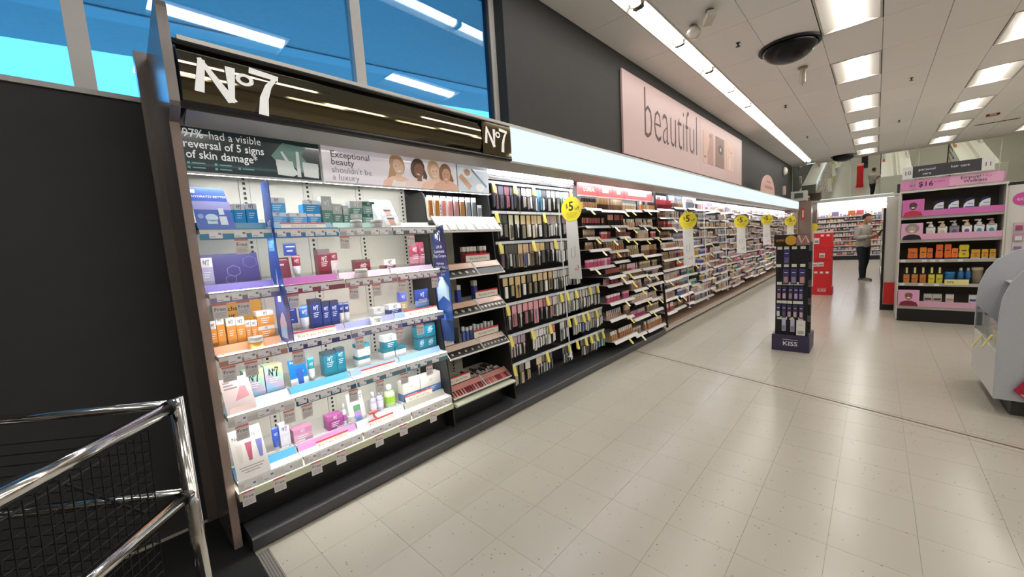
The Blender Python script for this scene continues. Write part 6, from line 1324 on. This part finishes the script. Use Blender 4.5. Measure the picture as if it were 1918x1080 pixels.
# white side board with pink roundel beside the end cap
t = thing('side_board', 'white upright board with pink eco roundel beside the end cap', 'sign', (1.30, 8.50, 0), 0); B(0, 0.42, 0, 0.02, 0.05, 1.93).obj('board_panel', M('#d3d0ca', 0.5), t); B(-0.01, 0.44, 0.0, 0.03, 1.93, 1.97).obj('top_rail', M('#1a1a1a', 0.4), t); B(0, 0.42, -0.02, 0.04, 0.0, 0.05).obj('foot', M('#2a2a2a', 0.5), t)
q = MB(); q.prism([(0.12+0.085*math.cos(2*PI*i/20), 1.74+0.085*math.sin(2*PI*i/20)) for i in range(20)], 'y', -0.006, 0); q.obj('roundel', M('#c8509c', 0.45), t); text('eco', t, 0.12, -0.007, 1.72, 0.07, M('#efd8e6', 0.5), 'CENTER')
for k, (z, c) in enumerate(((1.32, '#c9b4bc'), (1.18, '#b88fa4'), (1.04, '#c8c0c4'))):
    p = thing('clip_pack', f'{nth(k)} small hanging pack on the white board by the end cap', 'pack', (1.36, 8.485, z), 0, 'small packs on the white board'); B(0, 0.09, 0, 0.008, 0, 0.11).obj('backing_card', M(c, 0.4), p); B(0.015, 0.075, -0.012, 0, 0.01, 0.07).obj('contents', M(['#a04a6c', '#d8d4d8', '#8f6a9c'][k], 0.4), p)

# ================================================================== WHITE DUMP BIN
bn = thing('dump_bin', 'white dump bin display with curved side panels on a dark base', 'display bin', (0.71, 4.65, 0))
bw = M('#b9bcc2', 0.45, noise=0.05, scale=40); bw2 = M('#d6d6d4', 0.45)
side = [(0.0, 0.13), (0.0, 0.78), (0.012, 0.92), (0.05, 1.05), (0.11, 1.15), (0.20, 1.225), (0.32, 1.26), (0.9, 1.26), (0.9, 0.13)]
for y in (0.0, 0.93): MB().prism(side, 'y', y, y+0.025).obj('side_panel', bw, bn)
B(0.0, 0.02, 0.025, 0.93, 0.13, 0.50).obj('front_panel', bw2, bn); B(0.1, 0.9, 0.06, 0.9, 0.0, 0.13).obj('base', M('#3a3632', 0.5), bn)
B(0.02, 0.9, 0.025, 0.93, 0.44, 0.46).obj('tray_floor', bw2, bn); B(0.88, 0.9, 0.025, 0.93, 0.13, 1.24).obj('back_panel', bw2, bn)
B(0.004, 0.008, 0.025, 0.93, 0.50, 0.72).obj('clear_front', clear(), bn)
for z in (0.72, 0.95): B(0.16, 0.88, 0.03, 0.925, z, z+0.012).obj('inner_shelf', bw2, bn)
rn = random.Random(9)
bc = ['#6f6e74', '#c9b8a0', '#8a5a62', '#3f6a50', '#e2dcd6', '#d8c46a', '#4f5f8a', '#c04a4a']
for lv, (z, xx) in enumerate(((0.4605, 0.06), (0.7325, 0.2), (0.9625, 0.26))):
    for k in range(6):
        c = rn.choice(bc); h = rn.uniform(0.10, 0.17)
        p = thing('bargain_pack', f'{nth(k)} assorted pack on the {["bottom", "middle", "top"][lv]} level of the white dump bin', 'pack', (0.71+xx, 4.70+k*0.145, z), 0, 'assorted packs in the white dump bin')
        B(0, 0.05, 0, 0.11, 0, h*0.75).obj('pack_body', M(c, 0.4), p); B(0.008, 0.042, 0.02, 0.09, h*0.75, h).obj('cap', M(rn.choice(bc), 0.4), p)
for k, (y, z) in enumerate(((0.12, 0.60), (0.5, 0.52))): MB().prism([(-0.01, z), (-0.003, z+0.004), (-0.05, z-0.1), (-0.057, z-0.1)], 'y', y, y+0.05).obj('sale_tag', M('#d8cf8a', 0.5), bn)
t = thing('red_topper', 'tilted red and pink sign on the near side of the dump bin', 'sign', (0.80, 4.60, 0.08), 0)
MB().prism([(0.0, 0.14), (0.12, 0.36), (0.5, 0.36), (0.5, -0.02), (0.1, 0.04)], 'y', 0.02, 0.03).obj('sign_panel', M('#b02040', 0.45), t)
q = MB(); q.poly([(0.03, 0.0192, 0.12), (0.5, 0.0192, 0.09), (0.5, 0.0192, -0.015), (0.1, 0.0192, 0.045)]); q.obj('print_shape', M('#d8a0a8', 0.45), t); text('ut', t, 0.10, 0.019, 0.2, 0.11, M('#e6c8cc', 0.5), bold=0.01)

# ================================================================== FAR WALL
FY = 22.35
fw = thing('far_fixture', 'lit wall fixture with white canopy at the far end', 'shelving', (-1.95, FY, 0)); FW = 2.45
B(0, FW, 0.0, 0.55, 2.28, 2.30).obj('soffit', gm, fw); B(0, FW, -0.02, 0.03, 2.29, 2.56).obj('light_panel', emat('#eef6f6', HEADER_L*1.3), fw); B(0, FW, 0.5, 0.55, 0.1, 2.28).obj('back_panel', lightback, fw)
B(0, FW, 0.0, 0.5, 0.0, 0.14).obj('plinth', M('#0c0c0c', 0.4), fw); B(0.02, FW-0.02, 0.12, 0.14, 2.268, 2.28).obj('led_strip', led, fw)
B(-0.03, 0, -0.02, 0.55, 0, 2.3).obj('side_panel', M('#8a7668', 0.5), fw); B(FW, FW+0.03, -0.02, 0.55, 0, 2.58).obj('side_panel', M('#d8d4ce', 0.5), fw)
rnd = random.Random(77); FKN = 0
fcols = ['#e6e0de', '#c9a8b4', '#d8c8cc', '#8f7f9c', '#d0b090', '#c4606c', '#7c8ca8', '#ece8e4', '#5a5058', '#e0c890', '#e07a4a', '#f0d0a0']
for r in range(9):
    z = 0.2+0.21*r
    o = B(0.0, FW, 0.18 if r < 8 else 0.2, 0.5, z-0.015, z).obj('shelf', M('#c8c4c0', 0.4), fw); B(0.0, FW, 0.16, 0.18, z-0.03, z+0.012).obj('price_rail', lipm, o)
    x = 0.03; k = 0
    while x < FW-0.14:
        w = rnd.uniform(0.07, 0.13); c = rnd.choice(fcols); rep = rnd.choice((2, 3))
        for _ in range(rep):
            if x > FW-0.14: break
            h = rnd.uniform(0.11, 0.16)
            p = thing('nail_care_pack', f'{nth(min(k, 59))} small pack along the {nth(r)} shelf from below of the far lit fixture', 'pack', (-1.95+x, FY+0.2, z+0.0005), 0, 'small packs on the far lit fixture')
            B(0, w*0.85, 0, 0.05, 0, h*0.65).obj('pack_body', M(c, 0.4), p); B(0.004, w*0.85-0.004, 0.004, 0.046, h*0.65, h).obj('pack_top', M(rnd.choice(fcols), 0.4), p)
            x += w; k += 1
        x += 0.015
for x, c in ((1.05, '#e8803a'), (1.32, '#e0606a'), (0.5, '#9a86b0'), (2.1, '#c84a5c')):
    o = B(x, x+0.24, 0.14, 0.16, 1.93, 2.12).obj('picture_header', M(c, 0.4), fw)
# columns by the corner
cl = struct(B(-2.45, -2.02, 20.9, 21.3, 0, 2.62).obj('trim_1', M('#7c685c', 0.55, noise=0.1)), 'brown boxed column at the far corner of the fixture', 'column')
cl = struct(B(-2.94, -2.46, 20.55, 22.9, 0, 2.25).obj('trim_2', M('#a8927f', 0.55, noise=0.1)), 'tan corner panelling behind the brown column', 'panel')
t = thing('exit_sign', 'narrow red sign hanging on the brown corner column', 'sign', (-2.35, 20.88, 1.85), 0); B(0, 0.1, 0, 0.015, 0, 0.5).obj('sign_panel', M('#b03030', 0.4), t); B(0.03, 0.07, -0.002, 0, 0.1, 0.4).obj('print_lines', M('#e8d8d4', 0.4), t)
t = thing('round_sign', 'yellow round sign beyond the brown corner column', 'sign', (-2.0, 21.6, 1.5), 0); q = MB(); q.prism([(0.17*math.cos(2*PI*i/20), 0.17*math.sin(2*PI*i/20)) for i in range(20)], 'y', 0, 0.006); q.obj('yellow_disc', yl, t); B(-0.1, 0.1, 0.006, 0.01, -1.5, -0.1).obj('banner', bnr, t)
# tilted security mirror band
TH = math.radians(9.5)
mr = thing('security_mirror', 'tilted mirror band along the top of the far wall', 'mirror', (-2.93, YF-0.03, 2.69), 0)
Lm = 1.655; wdt = 2.05
mm = M('#d6dcd2', 0.0, 1.0)
for k in range(6):
    x0 = k*wdt; w = min(wdt, 11.8-x0)
    pan_ = MB(); s_, c_ = math.sin(TH), math.cos(TH)
    pan_.v += [(x0+0.012, 0, 0), (x0+w-0.012, 0, 0), (x0+w-0.012, -s_*Lm, c_*Lm), (x0+0.012, -s_*Lm, c_*Lm), (x0+0.012, 0.01, 0.002), (x0+w-0.012, 0.01, 0.002), (x0+w-0.012, -s_*Lm+0.01, c_*Lm+0.002), (x0+0.012, -s_*Lm+0.01, c_*Lm+0.002)]
    pan_.f += [(0,1,2,3),(7,6,5,4),(0,4,5,1),(1,5,6,2),(2,6,7,3),(3,7,4,0)]; pan_.m += [0]*6
    pan_.obj('mirror_panel', mm, mr)
    sb = MB(); sb.v += [(x0+a, b-0.004, z) for a, b, z in ((-0.012, 0, 0), (0.012, 0, 0), (0.012, -s_*Lm, c_*Lm), (-0.012, -s_*Lm, c_*Lm))] + [(x0+a, b+0.01, z) for a, b, z in ((-0.012, 0, 0), (0.012, 0, 0), (0.012, -s_*Lm, c_*Lm), (-0.012, -s_*Lm, c_*Lm))]
    sb.f += [(0,1,2,3),(7,6,5,4),(0,4,5,1),(1,5,6,2),(2,6,7,3),(3,7,4,0)]; sb.m += [0]*6; sb.obj('seam_bar', M('#b8b4a4', 0.4, 0.3), mr)
B(0, 11.8, -0.03, 0.02, -0.09, 0.0).obj('lower_trim', M('#a9a698', 0.45), mr); B(0, 11.8, -s_*Lm-0.02, -s_*Lm+0.02, c_*Lm, c_*Lm+0.03).obj('upper_trim', M('#c9c2b2', 0.45), mr)
t = thing('monitor', 'dark grey wall monitor in a pale cabinet at the far corner', 'monitor', (-2.75, 21.0, 2.66), 0); B(0, 0.55, 0, 0.4, 0, 0.42).obj('cabinet', M('#b8b8ac', 0.5), t); B(0.12, 0.43, -0.01, 0.0, 0.12, 0.34).obj('screen', M('#4a5450', 0.2), t)
# ================================================================== PERSON
pn = thing('person', 'person in grey sweater and dark jeans standing looking at a phone', 'person', (-0.22, 14.2, 0), -0.6)
skin = M('#a87f68', 0.55); sweater = M('#a9a39b', 0.9, noise=0.12, scale=90, bump=0.3); jean = M('#171c26', 0.85, noise=0.2, scale=70); shoe = M('#6a6866', 0.7); sole = M('#c9c4bc', 0.7); hairm = M('#141112', 0.7, noise=0.3, scale=60)
# faces +x; left = +y
def loft(mb, rings, n=16):
    """rings: (cx, cy, z, rx, ry)"""
    b = len(mb.v)
    for cx, cy, z, rx, ry in rings:
        for i in range(n): a = 2*PI*i/n; mb.v.append((cx+rx*math.cos(a), cy+ry*math.sin(a), z))
    for j in range(len(rings)-1):
        for i in range(n): i2 = (i+1) % n; mb.f.append((b+j*n+i, b+j*n+i2, b+(j+1)*n+i2, b+(j+1)*n+i)); mb.m.append(0)
    mb.f.append(tuple(b+i for i in range(n-1, -1, -1))); e = b+(len(rings)-1)*n; mb.f.append(tuple(e+i for i in range(n))); mb.m += [0, 0]
def fused(mb, name, mat, parent, voxel):
    o = mb.obj(name, mat, parent)
    m = o.modifiers.new('fuse', 'REMESH'); m.mode = 'VOXEL'; m.voxel_size = voxel; m.use_smooth_shade = True
    s = o.modifiers.new('soften', 'SMOOTH'); s.iterations = 4; s.factor = 0.5
    return o
def limb(s):      # shoulder, elbow, wrist of side s
    return Vector((-0.03, 0.185*s, 1.43)), Vector((-0.05 if s > 0 else -0.02, 0.235*s, 1.15)), Vector((0.225, 0.075*s, 1.195))
def legs(s):
    fx_ = 0.06 if s < 0 else -0.08
    return [(-0.02, 0.085*s, 0.92), (fx_*0.25, 0.095*s, 0.72), (fx_*0.5+0.015, 0.10*s, 0.51), (fx_*0.8-0.01, 0.105*s, 0.32), (fx_, 0.105*s, 0.07)]
bd_ = MB()
loft(bd_, [(-0.02, 0, 0.88, 0.10, 0.15), (-0.02, 0, 0.98, 0.105, 0.155), (-0.025, 0, 1.12, 0.095, 0.14), (-0.03, 0, 1.30, 0.11, 0.165), (-0.03, 0, 1.41, 0.10, 0.175), (-0.02, 0, 1.47, 0.07, 0.10), (0.0, 0, 1.51, 0.052, 0.055), (0.03, 0, 1.58, 0.05, 0.05)])
loft(bd_, [(0.11, 0, 1.545, 0.025, 0.03), (0.095, 0, 1.56, 0.05, 0.05), (0.082, 0, 1.60, 0.075, 0.065), (0.075, 0, 1.65, 0.09, 0.073), (0.065, 0, 1.70, 0.093, 0.075), (0.05, 0, 1.75, 0.078, 0.065), (0.045, 0, 1.785, 0.03, 0.03)])
bd_.tube([(0.150, 0, 1.655), (0.168, 0, 1.622), (0.152, 0, 1.612)], [0.01, 0.014, 0.012], 8)
for s in (1, -1):
    sh_, el_, wr_ = limb(s)
    bd_.tube([sh_, el_], [0.055, 0.042], 10).tube([el_, (el_+wr_)/2, wr_], [0.044, 0.037, 0.026], 10)
    pa = Vector((0.295, 0.05*s, 1.22)); bd_.tube([wr_, pa, Vector((0.325, 0.045*s, 1.235))], [0.026, 0.034, 0.03], 10)
    for k, (dy, l) in enumerate(((0.027, 0.8), (0.009, 0.95), (-0.009, 1.0), (-0.027, 0.86))):
        b0 = Vector((0.325, 0.045*s+dy, 1.235)); bd_.tube([b0, b0+Vector((0.032*l, -0.006*s, 0.014)), b0+Vector((0.042*l, -0.02*s, 0.042*l))], [0.0095, 0.009, 0.008], 7)
    bd_.tube([Vector((0.295, 0.028*s, 1.24)), Vector((0.315, 0.012*s, 1.268)), Vector((0.335, 0.006*s, 1.285))], [0.012, 0.010, 0.009], 7)
    bd_.tube(legs(s), [0.085, 0.07, 0.05, 0.048, 0.034], 10)
fused(bd_, 'body', skin, pn, 0.008)
sw = MB()
loft(sw, [(-0.02, 0, 0.90, 0.125, 0.175), (-0.02, 0, 0.93, 0.132, 0.183), (-0.022, 0, 1.02, 0.135, 0.182), (-0.03, 0, 1.15, 0.128, 0.175), (-0.035, 0, 1.30, 0.135, 0.19), (-0.035, 0, 1.40, 0.122, 0.20), (-0.028, 0, 1.455, 0.095, 0.145), (-0.015, 0, 1.495, 0.07, 0.08), (-0.008, 0, 1.52, 0.064, 0.066)])
for s in (1, -1):
    sh_, el_, wr_ = limb(s)
    sw.tube([sh_+Vector((0, -0.02*s, 0.0)), (sh_+el_)/2, el_], [0.078, 0.068, 0.06], 12).tube([el_, (el_*0.4+wr_*0.6), el_*0.25+wr_*0.75], [0.06, 0.052, 0.05], 12)
fused(sw, 'sweater', sweater, pn, 0.012)
jn = MB()
loft(jn, [(-0.02, 0, 0.84, 0.115, 0.17), (-0.02, 0, 0.95, 0.118, 0.17), (-0.02, 0, 1.0, 0.11, 0.16)])
for s in (1, -1): jn.tube(legs(s), [0.105, 0.092, 0.075, 0.068, 0.062], 12)
fused(jn, 'jeans', jean, pn, 0.012)
for s in (1, -1):
    fx_ = 0.06 if s < 0 else -0.08
    q = MB(); n = 10
    prof = [(-0.075, 0.035, 0.09), (-0.06, 0.043, 0.105), (0.03, 0.042, 0.10), (0.11, 0.048, 0.068), (0.18, 0.045, 0.055), (0.215, 0.025, 0.045)]
    for (dx, hw, top) in prof: q.v += [(fx_+dx, 0.11*s-hw, 0.022), (fx_+dx, 0.11*s-hw*0.9, top*0.7), (fx_+dx, 0.11*s, top), (fx_+dx, 0.11*s+hw*0.9, top*0.7), (fx_+dx, 0.11*s+hw, 0.022)]
    for j in range(5):
        for i in range(5): i2 = (i+1) % 5; q.f.append((j*5+i, j*5+i2, (j+1)*5+i2, (j+1)*5+i)); q.m.append(0)
    q.f += [(0,1,2,3,4), (25,26,27,28,29)]; q.m += [0, 0]
    sh = q.obj('shoe', shoe, pn, smooth=True)
    MB().prism([(fx_+dx, 0.11*s-hw*1.05) for dx, hw, _ in prof] + [(fx_+dx, 0.11*s+hw*1.05) for dx, hw, _ in prof[::-1]], 'z', 0.0, 0.024).obj('sole', sole, sh)
hr = MB(); n = 16; pf = []
for j in range(9):
    a = j/8*PI*0.62; pf.append((math.sin(a), math.cos(a)))
for r_, c_ in pf:
    for i in range(n):
        b = 2*PI*i/n; k = 1.0
        x = 0.046 + 0.108*r_*math.cos(b); y = 0.09*r_*math.sin(b); z = 1.70 + 0.108*c_
        if math.cos(b) > 0.35: z = max(z, 1.715 + 0.02*math.cos(b))
        hr.v.append((x, y, z))
for j in range(8):
    for i in range(n): i2 = (i+1) % n; hr.f.append((j*n+i, j*n+i2, (j+1)*n+i2, (j+1)*n+i)); hr.m.append(0)
hr.obj('hair', hairm, pn, smooth=True)
for s in (1, -1):
    MB().lathe([(0.006, 0), (0.011, 0.008), (0.008, 0.014)], 8).obj('eye', M('#1c1614', 0.3), pn, (0.156, 0.03*s, 1.655))
    q = MB().lathe([(0.02, 0), (0.024, 0.012), (0.012, 0.02)], 10, sx=0.7).obj('ear', skin, pn, (0.06, 0.074*s, 1.64)); q.rotation_euler = (-PI/2*s, 0, 0)
B(0, 0.012, -0.022, 0.022, -0.003, 0.003).obj('mouth', M('#7a4a42', 0.5), pn, (0.148, 0, 1.588))
ph = thing('phone', 'dark smartphone held in both hands by the standing person', 'phone', (-0.22+0.345*0.825, 14.2-0.345*0.565, 1.258), -0.6)
q = B(-0.004, 0.004, -0.037, 0.037, -0.01, 0.135).obj('phone_body', M('#16161a', 0.2), ph); q.rotation_euler = (0, 0.75, 0)
q2 = B(-0.0052, -0.004, -0.033, 0.033, 0.0, 0.125).obj('screen', M('#9fb0c8', 0.1, emit=0.4), ph); q2.rotation_euler = (0, 0.75, 0)

# ================================================================== CHROME CART
ct = thing('shopping_cart', 'chrome tubular shopping cart with dark wire basket at the near corner', 'cart', (-1.43, 0.115, 0.0095))
ch = M('#d6d4d0', 0.12, 1.0); wirem = M('#121214', 0.5, 0.3)
fwd = Vector((0.75, -0.66, 0)).normalized(); lat = Vector((-0.66, -0.75, 0)).normalized()
def P3(a, b, z): v = fwd*a + lat*b; return (v.x, v.y, z)
LEN = 0.75; WID = 0.62; TT = 1.155; LL = 0.89; r_ = 0.0178
for a, b in ((0, 0), (LEN, 0), (0, WID), (LEN, WID)): MB().tube([P3(a, b, 0.10), P3(a, b, TT+0.018)], r_, 14).obj('post', ch, ct, smooth=True)
for z in (TT, LL, 0.35):
    for p, q in (((0, 0), (LEN, 0)), ((0, WID), (LEN, WID)), ((0, 0), (0, WID)), ((LEN, 0), (LEN, WID))):
        MB().tube([P3(*p, z), P3(*q, z)], r_*(0.95 if p[1] == q[1] else 0.7), 14).obj('rail', ch, ct, smooth=True)
    for p in ((0.03, 0), (LEN-0.03, 0)): MB().tube([P3(p[0]-0.004, p[1], z), P3(p[0]+0.004, p[1], z)], r_*1.12, 14).obj('collar', M('#3a3a3a', 0.3, 0.8), ct, smooth=True)
for a, b in ((0, 0), (LEN, 0), (0, WID), (LEN, WID)):
    w_ = MB().lathe([(0.05, -0.015), (0.055, 0), (0.05, 0.015)], 14).obj('wheel', M('#1a1a1a', 0.6), ct, P3(a, b, 0.0565)); w_.rotation_euler = (PI/2, 0, 0.72)
bs = MB()
for k in range(30):
    s_ = 0.04 + k*(LEN-0.08)/29
    bs.tube([P3(s_, 0.05, TT-0.05), P3(s_, 0.08, 0.60), P3(s_, WID-0.08, 0.60), P3(s_, WID-0.05, TT-0.05)], 0.0016, 4)
for k in range(18):
    z = 0.60 + k*0.0295; o_ = 0.08-k*0.0017
    bs.tube([P3(0.04, o_, z), P3(LEN-0.04, o_, z), P3(LEN-0.04, WID-o_, z), P3(0.04, WID-o_, z), P3(0.04, o_, z)], 0.0016, 4)
o = bs.obj('wire_basket', wirem, ct); o['kind'] = 'stuff'
bs = MB()
for k in range(2): bs.tube([P3(0.1, 0.12+k*0.05, 1.06), P3(0.35, 0.13+k*0.05, 1.05), P3(0.62, 0.12+k*0.05, 1.06)], 0.004, 6)
bs.obj('basket_handle', M('#1c1c1e', 0.5), ct)
MB().tube([P3(0.08, 0.3, 1.03), P3(0.30, 0.3, 1.06), P3(0.5, 0.3, 1.04)], 0.016, 8).obj('handle_grip', M('#141416', 0.6), ct, smooth=True)
for a in (0.08, 0.5): MB().tube([P3(a, 0.3, 1.035), P3(a, 0.06, LL)], 0.004, 6).obj('handle_arm', wirem, ct)
